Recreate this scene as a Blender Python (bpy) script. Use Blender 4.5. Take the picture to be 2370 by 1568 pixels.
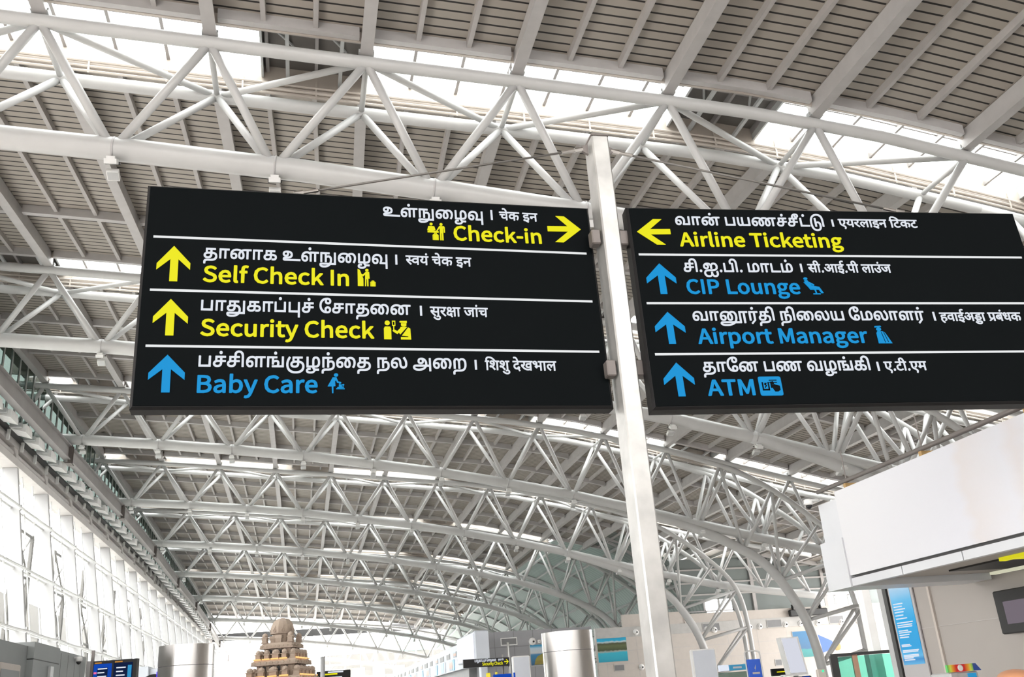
import bpy, bmesh, math, random
from mathutils import Vector, Matrix, geometry

scene = bpy.context.scene
C = scene.collection
for o in list(bpy.data.objects):
    bpy.data.objects.remove(o, do_unlink=True)

# ------------------------------------------------------------------ camera
EYE = 1.6
cam_d = bpy.data.cameras.new('camera')
cam = bpy.data.objects.new('camera', cam_d)
C.objects.link(cam)
cam_d.sensor_width = 36.0
cam_d.sensor_fit = 'HORIZONTAL'
cam_d.lens = 36.0 * 2150.0 / 2370.0
cam_d.clip_start = 0.05
cam_d.clip_end = 600.0
cam.matrix_world = Matrix(((0.975955, -0.009239, -0.217776, 0.0),
                           (-0.205863, -0.367433, -0.906980, 0.0),
                           (-0.071639, 0.930004, -0.360500, EYE),
                           (0, 0, 0, 1)))
scene.camera = cam

# ------------------------------------------------------------------ light, sky, exposure
EXPOSURE = 1.45
world = bpy.data.worlds.new('overcast_sky')
scene.world = world
world.use_nodes = True
wn = world.node_tree.nodes
bg = wn['Background']
bg.inputs['Color'].default_value = (1.0, 0.985, 0.97, 1)
bg.inputs['Strength'].default_value = 4.0
vs = scene.view_settings
vs.view_transform = 'Standard'
vs.look = 'None'
vs.gamma = 1.0
vs.use_curve_mapping = False
vs.exposure = EXPOSURE
scene.cycles.max_bounces = 9
scene.cycles.diffuse_bounces = 5
scene.cycles.glossy_bounces = 3
scene.cycles.transmission_bounces = 4
scene.cycles.transparent_max_bounces = 14
scene.cycles.caustics_reflective = False
scene.cycles.caustics_refractive = False
scene.cycles.sample_clamp_indirect = 6.0
EK = 1.0 / (2.0 ** EXPOSURE)

# ------------------------------------------------------------------ materials
MATS = {}


def new_mat(name):
    m = bpy.data.materials.new(name)
    m.use_nodes = True
    MATS[name] = m
    return m, m.node_tree.nodes, m.node_tree.links


def pm(name, col, rough=0.5, metal=0.0, var=0.06, scale=3.0, spec=0.5, coat=0.0):
    """painted surface with a faint mottled variation of its own colour"""
    m, n, l = new_mat(name)
    b = n['Principled BSDF']
    b.inputs['Roughness'].default_value = rough
    b.inputs['Metallic'].default_value = metal
    b.inputs['Specular IOR Level'].default_value = spec
    if coat:
        b.inputs['Coat Weight'].default_value = coat
    tc = n.new('ShaderNodeTexCoord')
    nz = n.new('ShaderNodeTexNoise')
    nz.inputs['Scale'].default_value = scale
    nz.inputs['Detail'].default_value = 4.0
    l.new(tc.outputs['Object'], nz.inputs['Vector'])
    rp = n.new('ShaderNodeValToRGB')
    e = rp.color_ramp.elements
    e[0].position, e[1].position = 0.3, 0.7
    e[0].color = tuple(c * (1 - var) for c in col) + (1,)
    e[1].color = tuple(min(1, c * (1 + var)) for c in col) + (1,)
    l.new(nz.outputs['Fac'], rp.inputs['Fac'])
    l.new(rp.outputs['Color'], b.inputs['Base Color'])
    return m


def em(name, col, strength=1.0):
    """backlit acrylic / screen: light comes out of the thing itself"""
    m, n, l = new_mat(name)
    b = n['Principled BSDF']
    b.inputs['Base Color'].default_value = tuple(c * 0.02 for c in col) + (1,)
    b.inputs['Specular IOR Level'].default_value = 0.05
    b.inputs['Roughness'].default_value = 0.4
    b.inputs['Emission Color'].default_value = tuple(col) + (1,)
    b.inputs['Emission Strength'].default_value = strength * EK
    return m


def glass(name, tint, gloss=0.08, haze=0.0, hazecol=(0.9, 0.95, 0.93)):
    m, n, l = new_mat(name)
    out = n['Material Output']
    n.remove(n['Principled BSDF'])
    tr = n.new('ShaderNodeBsdfTransparent')
    tr.inputs['Color'].default_value = tuple(tint) + (1,)
    gl = n.new('ShaderNodeBsdfGlossy')
    gl.inputs['Roughness'].default_value = 0.05
    mx = n.new('ShaderNodeMixShader')
    mx.inputs['Fac'].default_value = gloss
    l.new(tr.outputs[0], mx.inputs[1])
    l.new(gl.outputs[0], mx.inputs[2])
    last = mx
    if haze:
        df = n.new('ShaderNodeBsdfTranslucent')
        df.inputs['Color'].default_value = tuple(hazecol) + (1,)
        m2 = n.new('ShaderNodeMixShader')
        m2.inputs['Fac'].default_value = haze
        l.new(mx.outputs[0], m2.inputs[1])
        l.new(df.outputs[0], m2.inputs[2])
        last = m2
    l.new(last.outputs[0], out.inputs['Surface'])
    return m


pm('steel_white', (0.53, 0.53, 0.525), 0.38, var=0.04, scale=1.3)
pm('steel_white_b', (0.47, 0.46, 0.46), 0.45, var=0.05, scale=1.1)
pm('rafter_paint', (0.47, 0.455, 0.45), 0.5, var=0.05)
pm('tee_paint', (0.44, 0.42, 0.41), 0.5)
pm('lamp_white', (0.90, 0.90, 0.89), 0.4)
pm('bulkhead_end', (0.58, 0.60, 0.63), 0.4, var=0.02)
pm('curb_sheet', (0.46, 0.41, 0.365), 0.55, var=0.05)
pm('eave_paint', (0.30, 0.285, 0.28), 0.5, var=0.08, scale=1.0)
pm('fin_white', (0.42, 0.413, 0.418), 0.45, var=0.02)
pm('header_white', (0.60, 0.57, 0.555), 0.5, var=0.05)
pm('fixture_white', (0.74, 0.74, 0.73), 0.4)
pm('fixture_grey', (0.45, 0.46, 0.46), 0.35)
pm('dark_metal', (0.05, 0.05, 0.05), 0.4)
pm('blank_grey', (0.13, 0.12, 0.11), 0.6)
pm('black_panel', (0.0040, 0.0052, 0.0058), 0.55, var=0.03, spec=0.02)
pm('black_frame', (0.010, 0.0095, 0.010), 0.45, spec=0.18)
pm('galvanised', (0.44, 0.435, 0.42), 0.38, metal=0.45, var=0.16, scale=7.0)
pm('bracket_steel', (0.17, 0.15, 0.14), 0.5, metal=0.2)
pm('rod_steel', (0.16, 0.15, 0.14), 0.5, metal=0.3)
pm('stainless', (0.68, 0.66, 0.64), 0.30, metal=1.0, var=0.05, scale=2.0)
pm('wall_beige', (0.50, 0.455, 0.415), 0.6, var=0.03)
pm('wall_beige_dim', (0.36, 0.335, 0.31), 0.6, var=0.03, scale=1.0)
pm('band_grey', (0.43, 0.42, 0.405), 0.5)
pm('panel_grey', (0.30, 0.30, 0.315), 0.5, var=0.04)
pm('panel_light', (0.58, 0.61, 0.67), 0.5, var=0.02)
pm('partition_grey', (0.22, 0.235, 0.235), 0.5, var=0.05, scale=0.7)
pm('grille_grey', (0.20, 0.20, 0.205), 0.5)
pm('joint_dark', (0.05, 0.05, 0.05), 0.6)
pm('nozzle_white', (0.80, 0.79, 0.78), 0.35)
pm('greengrey', (0.17, 0.195, 0.19), 0.5, var=0.12, scale=0.4)
pm('rubber_black', (0.012, 0.012, 0.012), 0.5)
pm('timber', (0.40, 0.25, 0.09), 0.6)
pm('wood_brown', (0.34, 0.20, 0.13), 0.5)
pm('blue_board', (0.02, 0.10, 0.55), 0.35)
pm('cyan_board', (0.05, 0.35, 0.62), 0.4)
pm('yellow_plastic', (0.85, 0.72, 0.02), 0.4)
pm('skin', (0.50, 0.24, 0.13), 0.42, var=0.05)
pm('skin_b', (0.38, 0.21, 0.13), 0.5, var=0.05)
pm('hair_black', (0.012, 0.010, 0.010), 0.5)
pm('mask_teal', (0.40, 0.75, 0.72), 0.8)
pm('shirt_dark', (0.03, 0.06, 0.06), 0.8)
pm('shirt_pale', (0.55, 0.56, 0.60), 0.8)
pm('trousers', (0.04, 0.045, 0.06), 0.8)
pm('ext_pale', (0.11, 0.102, 0.095), 0.6)
pm('ext_dim', (0.075, 0.066, 0.058), 0.7, var=0.1, scale=0.3)
pm('ext_window', (0.03, 0.033, 0.033), 0.4)
pm('ext_teal', (0.25, 0.75, 0.68), 0.5)
pm('led_strip_body', (0.6, 0.6, 0.6), 0.4)
em('glow_yellow', (0.83, 0.79, 0.010))
em('glow_blue', (0.004, 0.29, 0.66))
em('glow_white', (0.74, 0.78, 0.85))
em('glow_rule', (0.80, 0.82, 0.83))
em('glow_warm', (1.0, 0.50, 0.18), 1.5)
em('screen_blue', (0.005, 0.06, 0.42), 1.0)
em('screen_navy', (0.004, 0.012, 0.05), 1.0)
em('screen_cyan', (0.03, 0.28, 0.55), 1.0)
em('screen_white', (0.75, 0.80, 0.9), 1.0)
em('screen_orange', (0.55, 0.25, 0.05), 1.0)
em('screen_pink', (0.9, 0.15, 0.35), 1.0)
em('neon_violet', (0.10, 0.05, 0.95), 1.3)
em('screen_dim', (0.24, 0.20, 0.24), 0.7)
em('lamp_green', (0.05, 0.9, 0.35), 1.5)
em('light_face', (0.78, 0.80, 0.90), 0.85)
em('soffit_yellow', (0.75, 0.70, 0.02), 0.9)
em('soffit_tube', (0.75, 0.74, 0.55), 0.8)
glass('roof_glass', (0.93, 0.95, 0.95), 0.05, 0.10)
glass('facade_glass', (0.95, 0.97, 0.965), 0.06)
glass('green_glass', (0.50, 0.60, 0.56), 0.10, 0.30, (0.35, 0.42, 0.39))
glass('green_pane', (0.19, 0.22, 0.21), 0.06)
glass('teal_glass', (0.42, 0.80, 0.72), 0.10)


def deck_material():
    """pressed metal deck: narrow dark perforated slots every 0.25 m, broken beside the rafters"""
    m, n, l = new_mat('deck')
    b = n['Principled BSDF']
    b.inputs['Roughness'].default_value = 0.6
    tc = n.new('ShaderNodeTexCoord')
    sp = n.new('ShaderNodeSeparateXYZ')
    l.new(tc.outputs['UV'], sp.inputs[0])       # U counts the bays between two tees, V is metres along the hall

    def mth(op, a, bb=None):
        q = n.new('ShaderNodeMath')
        q.operation = op
        for i, v in enumerate((a, bb)):
            if v is None:
                continue
            if isinstance(v, (int, float)):
                q.inputs[i].default_value = v
            else:
                l.new(v, q.inputs[i])
        return q.outputs[0]
    fy = mth('FRACT', mth('MULTIPLY', sp.outputs['Y'], 3.9))
    slot = mth('LESS_THAN', fy, 0.19)
    fx = mth('FRACT', sp.outputs['X'])
    gap = mth('MULTIPLY', mth('GREATER_THAN', fx, 0.06), mth('LESS_THAN', fx, 0.94))
    fac = mth('MULTIPLY', slot, gap)
    # each sheet between two joints has its own slight tone
    cell = n.new('ShaderNodeTexNoise')
    cell.inputs['Scale'].default_value = 0.7
    l.new(tc.outputs['Object'], cell.inputs['Vector'])
    rp = n.new('ShaderNodeValToRGB')
    rp.color_ramp.elements[0].color = (0.33, 0.297, 0.26, 1)
    rp.color_ramp.elements[1].color = (0.40, 0.362, 0.32, 1)
    l.new(cell.outputs['Fac'], rp.inputs['Fac'])
    mx = n.new('ShaderNodeMix')
    mx.data_type = 'RGBA'
    l.new(fac, mx.inputs['Factor'])
    l.new(rp.outputs['Color'], mx.inputs['A'])
    mx.inputs['B'].default_value = (0.012, 0.010, 0.009, 1)
    l.new(mx.outputs['Result'], b.inputs['Base Color'])
    return m


deck_material()


def ramp_board(name, axis, stops, interp='LINEAR', noise=0.0, nscale=4.0, rough=0.45):
    """printed board: colour bands along one generated axis, optionally broken up by noise"""
    m, n, l = new_mat(name)
    b = n['Principled BSDF']
    b.inputs['Roughness'].default_value = rough
    tc = n.new('ShaderNodeTexCoord')
    sp = n.new('ShaderNodeSeparateXYZ')
    l.new(tc.outputs['Generated'], sp.inputs[0])
    src = sp.outputs[axis]
    if noise:
        nz = n.new('ShaderNodeTexNoise')
        nz.inputs['Scale'].default_value = nscale
        nz.inputs['Detail'].default_value = 5
        l.new(tc.outputs['Generated'], nz.inputs['Vector'])
        ma = n.new('ShaderNodeMath')
        ma.operation = 'MULTIPLY_ADD'
        l.new(nz.outputs['Fac'], ma.inputs[0])
        ma.inputs[1].default_value = noise
        l.new(src, ma.inputs[2])
        sb = n.new('ShaderNodeMath')
        sb.operation = 'SUBTRACT'
        l.new(ma.outputs[0], sb.inputs[0])
        sb.inputs[1].default_value = noise * 0.5
        src = sb.outputs[0]
    rp = n.new('ShaderNodeValToRGB')
    rp.color_ramp.interpolation = interp
    els = rp.color_ramp.elements
    while len(els) < len(stops):
        els.new(0.5)
    for e, (p, c) in zip(els, stops):
        e.position = p
        e.color = tuple(c) + (1,)
    l.new(src, rp.inputs['Fac'])
    l.new(rp.outputs['Color'], b.inputs['Base Color'])
    return m


ramp_board('print_lake', 2, [(0.0, (0.02, 0.30, 0.42)), (0.36, (0.03, 0.40, 0.52)), (0.42, (0.30, 0.32, 0.28)), (0.46, (0.05, 0.07, 0.03)), (0.62, (0.10, 0.12, 0.05)), (0.74, (0.06, 0.07, 0.035)), (0.80, (0.45, 0.55, 0.58)), (0.84, (0.02, 0.38, 0.60)), (1.0, (0.01, 0.30, 0.52))], noise=0.10, nscale=7)
ramp_board('print_sky', 2, [(0.0, (0.02, 0.10, 0.20)), (0.45, (0.03, 0.20, 0.38)), (0.52, (0.05, 0.22, 0.42)), (0.60, (0.55, 0.58, 0.60)), (0.82, (0.45, 0.58, 0.66)), (0.93, (0.03, 0.30, 0.52)), (1.0, (0.02, 0.20, 0.40))])
ramp_board('print_hill', 2, [(0.0, (0.22, 0.17, 0.03)), (0.5, (0.30, 0.26, 0.04)), (1.0, (0.17, 0.17, 0.03))], noise=0.9, nscale=6)
ramp_board('print_reef', 2, [(0.0, (0.02, 0.20, 0.20)), (0.28, (0.03, 0.25, 0.25)), (0.33, (0.03, 0.12, 0.25)), (1.0, (0.02, 0.16, 0.34))], noise=0.1, nscale=5)
ramp_board('print_banner', 2, [(0.0, (0.10, 0.40, 0.70)), (0.06, (0.02, 0.22, 0.55)), (0.10, (0.10, 0.42, 0.72)), (0.2, (0.0, 0.30, 0.66)), (0.55, (0.0, 0.33, 0.70)), (0.78, (0.10, 0.45, 0.78)), (0.92, (0.32, 0.55, 0.78)), (1.0, (0.45, 0.58, 0.76))])
ramp_board('print_rainbow', 0, [(0.0, (0.10, 0.50, 0.12)), (0.12, (0.65, 0.75, 0.08)), (0.22, (0.85, 0.30, 0.03)), (0.34, (0.70, 0.02, 0.02)), (0.66, (0.70, 0.02, 0.02)), (0.80, (0.85, 0.35, 0.03)), (0.90, (0.70, 0.75, 0.10)), (1.0, (0.12, 0.50, 0.15))])
ramp_board('print_portrait', 2, [(0.0, (0.10, 0.22, 0.35)), (0.35, (0.45, 0.22, 0.14)), (0.7, (0.40, 0.30, 0.26)), (1.0, (0.35, 0.55, 0.70))], noise=0.5, nscale=3)
ramp_board('sandstone', 2, [(0.0, (0.36, 0.28, 0.225)), (0.5, (0.43, 0.345, 0.275)), (1.0, (0.46, 0.37, 0.30))], noise=0.9, nscale=14, rough=0.85)
ramp_board('bulkhead_white', 1, [(0.0, (0.60, 0.612, 0.665)), (0.46, (0.60, 0.612, 0.665)), (0.50, (0.595, 0.575, 0.59)), (0.53, (0.60, 0.612, 0.66)), (0.62, (0.595, 0.575, 0.585)), (0.645, (0.60, 0.612, 0.665)), (1.0, (0.63, 0.64, 0.665))], noise=0.05, nscale=6, rough=0.4)


def floor_material():
    m, n, l = new_mat('floor_tile')
    b = n['Principled BSDF']
    b.inputs['Roughness'].default_value = 0.25
    tc = n.new('ShaderNodeTexCoord')
    br = n.new('ShaderNodeTexBrick')
    br.offset = 0.0
    br.inputs['Scale'].default_value = 1.0
    br.inputs['Brick Width'].default_value = 0.9
    br.inputs['Row Height'].default_value = 0.9
    br.inputs['Mortar Size'].default_value = 0.006
    br.inputs['Color1'].default_value = (0.60, 0.58, 0.555, 1)
    br.inputs['Color2'].default_value = (0.64, 0.62, 0.59, 1)
    br.inputs['Mortar'].default_value = (0.25, 0.24, 0.23, 1)
    l.new(tc.outputs['Object'], br.inputs['Vector'])
    l.new(br.outputs['Color'], b.inputs['Base Color'])
    return m


floor_material()


def cladding_material():
    """pale green ribbed sheet closing the arches"""
    m, n, l = new_mat('green_sheet')
    b = n['Principled BSDF']
    b.inputs['Roughness'].default_value = 0.4
    tc = n.new('ShaderNodeTexCoord')
    wv = n.new('ShaderNodeTexWave')
    wv.bands_direction = 'Y'
    wv.inputs['Scale'].default_value = 0.55
    wv.inputs['Distortion'].default_value = 0.3
    l.new(tc.outputs['Object'], wv.inputs['Vector'])
    rp = n.new('ShaderNodeValToRGB')
    rp.color_ramp.elements[0].color = (0.24, 0.285, 0.27, 1)
    rp.color_ramp.elements[1].color = (0.33, 0.38, 0.36, 1)
    l.new(wv.outputs['Fac'], rp.inputs['Fac'])
    l.new(rp.outputs['Color'], b.inputs['Base Color'])
    out = n['Material Output']
    tl = n.new('ShaderNodeBsdfTranslucent')
    l.new(rp.outputs['Color'], tl.inputs['Color'])
    mx = n.new('ShaderNodeMixShader')
    mx.inputs['Fac'].default_value = 0.25
    l.new(b.outputs[0], mx.inputs[1])
    l.new(tl.outputs[0], mx.inputs[2])
    l.new(mx.outputs[0], out.inputs['Surface'])
    return m


cladding_material()

# ------------------------------------------------------------------ mesh helpers


class MB:
    def __init__(self):
        self.v, self.f, self.mi = [], [], []

    def add(self, vs, fs, mi=0):
        b = len(self.v)
        self.v += [tuple(p) for p in vs]
        self.f += [tuple(i + b for i in q) for q in fs]
        self.mi += [mi] * len(fs)

    def hexa(self, p, mi=0):
        """p: 8 corners, bottom ring of 4 then top ring of 4"""
        self.add(p, [(3, 2, 1, 0), (4, 5, 6, 7), (0, 1, 5, 4), (1, 2, 6, 5), (2, 3, 7, 6), (3, 0, 4, 7)], mi)

    def box(self, x0, x1, y0, y1, z0, z1, mi=0):
        self.hexa([(x0, y0, z0), (x1, y0, z0), (x1, y1, z0), (x0, y1, z0), (x0, y0, z1), (x1, y0, z1), (x1, y1, z1), (x0, y1, z1)], mi)

    def cbox(self, x0, x1, y0, y1, z0, z1, c=0.01, mi=0):
        """box with its long vertical edges and rims chamfered"""
        def ring(i, z):
            return [(x0 + c + i, y0 + i, z), (x1 - c - i, y0 + i, z), (x1 - i, y0 + c + i, z), (x1 - i, y1 - c - i, z), (x1 - c - i, y1 - i, z), (x0 + c + i, y1 - i, z), (x0 + i, y1 - c - i, z), (x0 + i, y0 + c + i, z)]
        self.loft([ring(c, z0), ring(0, z0 + c), ring(0, z1 - c), ring(c, z1)], mi=mi)

    def obox(self, c, u, v, w, hu, hv, hw, mi=0):
        c, u, v, w = Vector(c), Vector(u).normalized(), Vector(v).normalized(), Vector(w).normalized()
        p = []
        for s in (-1, 1):
            for a, b in ((-1, -1), (1, -1), (1, 1), (-1, 1)):
                p.append(c + u * a * hu + v * b * hv + w * s * hw)
        self.hexa(p, mi)

    def loft(self, rings, caps=True, mi=0, closed=True):
        n = len(rings[0])
        b = len(self.v)
        for r in rings:
            self.v += [tuple(p) for p in r]
        for i in range(len(rings) - 1):
            for k in range(n if closed else n - 1):
                a, d = b + i * n + k, b + i * n + (k + 1) % n
                self.f.append((a, d, d + n, a + n))
                self.mi.append(mi)
        if caps:
            self.f.append(tuple(b + k for k in reversed(range(n))))
            self.f.append(tuple(b + (len(rings) - 1) * n + k for k in range(n)))
            self.mi += [mi, mi]

    def tube(self, pts, r, n=10, mi=0, caps=True):
        pts = [Vector(p) for p in pts]
        rs = r if isinstance(r, (list, tuple)) else [r] * len(pts)
        rings = []
        d0 = (pts[1] - pts[0]).normalized()
        ref = Vector((0, 0, 1)) if abs(d0.z) < 0.9 else Vector((0, 1, 0))
        for i, p in enumerate(pts):
            if i == 0:
                d = pts[1] - p
            elif i == len(pts) - 1:
                d = p - pts[i - 1]
            else:
                d = (pts[i + 1] - p).normalized() + (p - pts[i - 1]).normalized()
            d.normalize()
            a = d.cross(ref)
            if a.length < 1e-4:
                a = d.cross(Vector((1, 0, 0)))
            a.normalize()
            bb = a.cross(d).normalized()
            ref = bb
            rings.append([p + (a * math.cos(2 * math.pi * k / n) + bb * math.sin(2 * math.pi * k / n)) * rs[i] for k in range(n)])
        self.loft(rings, caps, mi)

    def lathe(self, c, prof, n=24, mi=0, axis='Z', caps=True):
        rings = []
        for r, h in prof:
            ring = []
            for k in range(n):
                a = 2 * math.pi * k / n
                if axis == 'Z':
                    ring.append((c[0] + r * math.cos(a), c[1] + r * math.sin(a), c[2] + h))
                else:   # axis pointing to -Y (towards the camera side)
                    ring.append((c[0] + r * math.cos(a), c[1] - h, c[2] + r * math.sin(a)))
            rings.append(ring)
        self.loft(rings, caps, mi)

    def grid(self, rows, mi=0):
        n = len(rows[0])
        b = len(self.v)
        for r in rows:
            self.v += [tuple(p) for p in r]
        for i in range(len(rows) - 1):
            for k in range(n - 1):
                a = b + i * n + k
                self.f.append((a, a + 1, a + n + 1, a + n))
                self.mi.append(mi)


ORG = {}


def obj(name, mb, mats, parent=None, smooth=False, loc=None):
    """one mesh object; vertices are given in world space and stored about its own origin"""
    if not isinstance(mats, (list, tuple)):
        mats = [mats]
    if parent is not None:
        org = Vector(ORG[parent.name])
    else:
        org = Vector(loc) if loc is not None else Vector((0, 0, 0))
    me = bpy.data.meshes.new(name)
    me.from_pydata([(p[0] - org.x, p[1] - org.y, p[2] - org.z) for p in mb.v], [], mb.f)
    for m in mats:
        me.materials.append(MATS[m])
    if len(mats) > 1:
        me.polygons.foreach_set('material_index', mb.mi)
    if smooth:
        me.polygons.foreach_set('use_smooth', [len(f) <= 4 for f in mb.f])
    bm = bmesh.new()
    bm.from_mesh(me)
    bmesh.ops.recalc_face_normals(bm, faces=bm.faces)
    bm.to_mesh(me)
    bm.free()
    me.update()
    o = bpy.data.objects.new(name, me)
    C.objects.link(o)
    if parent is not None:
        o.parent = parent
    else:
        o.location = org
    ORG[o.name] = tuple(org)
    return o


def tag(o, label, cat, group=None, kind=None):
    o['label'] = label
    o['category'] = cat
    if group:
        o['group'] = group
    if kind:
        o['kind'] = kind
    return o


def thing(name, label, cat, loc=(0, 0, 0), group=None):
    o = bpy.data.objects.new(name, None)
    o.empty_display_size = 0.1
    C.objects.link(o)
    o.location = loc
    ORG[o.name] = tuple(loc)
    return tag(o, label, cat, group)


def struct_(o, label=None):
    o['kind'] = 'structure'
    if label:
        o['label'] = label
    return o


def dup(root, loc, label, rotz=None):
    r = root.copy()
    C.objects.link(r)
    r.location = loc
    if rotz is not None:
        r.rotation_euler = (0, 0, rotz)
    r['label'] = label
    ORG[r.name] = tuple(loc)
    for ch in list(root.children):
        c = ch.copy()
        C.objects.link(c)
        c.parent = r
        for g in list(ch.children):
            d = g.copy()
            C.objects.link(d)
            d.parent = c
    return r


ORD = 'first second third fourth fifth sixth seventh eighth ninth tenth eleventh twelfth thirteenth fourteenth fifteenth sixteenth seventeenth eighteenth nineteenth twentieth'.split()


def nth(i):
    if i < 20:
        return ORD[i]
    t = ['twenty', 'thirty', 'forty', 'fifty', 'sixty'][(i + 1) // 10 - 2]
    u = (i + 1) % 10
    return (t + '-' + ORD[u - 1]) if u else t[:-1] + 'ieth'


def lerp_tab(tab, x):
    if x <= tab[0][0]:
        (x0, y0), (x1, y1) = tab[0], tab[1]
    elif x >= tab[-1][0]:
        (x0, y0), (x1, y1) = tab[-2], tab[-1]
    else:
        for i in range(len(tab) - 1):
            if tab[i][0] <= x <= tab[i + 1][0]:
                (x0, y0), (x1, y1) = tab[i], tab[i + 1]
                break
    return y0 + (y1 - y0) * (x - x0) / (x1 - x0)


def smooth_path(pts, n=4):
    """Catmull-Rom through the points"""
    P = [Vector(p) for p in pts]
    P = [P[0] * 2 - P[1]] + P + [P[-1] * 2 - P[-2]]
    out = []
    for i in range(1, len(P) - 2):
        for k in range(n):
            t = k / n
            a, b, c, d = P[i - 1], P[i], P[i + 1], P[i + 2]
            out.append(0.5 * ((2 * b) + (c - a) * t + (2 * a - 5 * b + 4 * c - d) * t * t + (3 * b - a - 3 * c + d) * t ** 3))
    out.append(P[-2])
    return out


def in_view(p, m=60):
    """is this place inside the camera's field of view (used only to leave out what the photo cannot show)"""
    q = cam.matrix_world.inverted() @ Vector(p)
    if q.z > -0.2:
        return False
    x, y = 2150 * q.x / -q.z, 2150 * q.y / -q.z
    return abs(x) < 1185 + m and abs(y) < 784 + m
# ------------------------------------------------------------------ floor
mb = MB()
mb.grid([[(-60, -40, 0), (70, -40, 0)], [(-60, 200, 0), (70, 200, 0)]])
struct_(obj('floor', mb, 'floor_tile'))

# ------------------------------------------------------------------ roof profile
STR = [(-13.2, 13.97), (-9.6, 13.7), (-6.35, 13.45), (-3.17, 13.15), (0, 12.8), (3.2, 12.35), (6.4, 11.87), (9.6, 11.27), (12.85, 10.6), (15.8, 9.86), (18.7, 9.07), (21.8, 8.3), (25.2, 7.5), (28.5, 6.95), (34, 6.2)]
ARCH_IN = [(15.8, 9.86), (18.7, 8.85), (20.9, 7.82), (22.3, 6.9), (23.2, 5.75), (23.9, 4.4), (24.25, 3.1), (24.42, 1.5), (24.45, 0)]
TOP = [(-13.2, 16.1), (-9.6, 15.85), (-6.35, 15.6), (-3.17, 15.3), (0, 15.0), (3.2, 14.72), (6.4, 14.42), (9.6, 14.1), (12.85, 13.6), (16.7, 12.75), (20.8, 11.75), (25.9, 10.45), (34, 8.9)]
ARCH_OUT = [(16.7, 12.75), (19.5, 11.95), (21.6, 11.15), (23.4, 10.05), (24.9, 8.9), (26.1, 7.75), (26.8, 6.5), (27.1, 4.8), (27.15, 3.0), (27.15, 0)]
#        y      a      b     dx   straight branch continues to the right
TRUSS = [(16.95, -0.80, 0.026, -0.5, True), (30.1, -0.22, 0.012, 0.0, True), (43.2, 0, 0, 0, True), (56.4, -0.05, 0, 0, True), (69.5, -0.22, 0, 0, False),
         (83.1, -0.5, 0, 0, False), (98.0, -0.75, 0, 0, False), (113.5, -1.45, 0, 0, False), (127.5, -2.45, 0, 0, False), (143.0, -3.5, 0, 0, False)]
BOT1 = [-12.95, -9.85, -6.8, -3.72, -0.62, 2.62, 5.9, 9.55, 13.2, 17.0, 20.7, 24.4, 28.1, 31.8]     # panel points of the nearest truss, wider to the right
TOP1 = [-11.4, -8.3, -5.1, -1.92, 1.2, 4.4, 7.81, 11.35, 15.15, 18.9, 22.6, 26.3, 30.0]


def node_x(k, j):
    """upper panel points, where the rafters land"""
    if k == 0:
        return TOP1[j] if j < len(TOP1) else TOP1[-1] + 3.7 * (j - len(TOP1) + 1)
    return -11.2 + 3.2 * j


HB = 0.9          # half width between the two upper chords


def adj(k):
    y, a, b, dx, st = TRUSS[k]
    return lambda X, Z: Z + (a + b * X if X < 18 else a + b * 18) * (1 if Z > 8 else max(0.0, Z / 8))


def topz(k, X):
    return adj(k)(X, lerp_tab(TOP, X))


TR_NAME = ['nearest white tubular roof truss, crossing behind the tops of both black signs',
           'second white roof truss from the camera, crossing behind the middle of the black signs',
           'third white roof truss, its thick lower tube passing just below the black signs',
           'fourth white roof truss, next one beyond the truss just below the black signs',
           'fifth white roof truss, second one beyond the truss just below the black signs',
           'sixth white roof truss, third one beyond the truss just below the black signs',
           'seventh white roof truss, crossing the view just above the temple model',
           'eighth white roof truss, crossing behind the dome of the temple model',
           'ninth white roof truss, last one before the glazed end wall',
           'flat white truss standing against the glazed end wall of the hall']
TR_SHORT = ['nearest roof truss', 'second roof truss', 'third roof truss', 'fourth roof truss', 'fifth roof truss', 'sixth roof truss', 'seventh roof truss', 'eighth roof truss', 'ninth roof truss', 'end wall truss']


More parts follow.
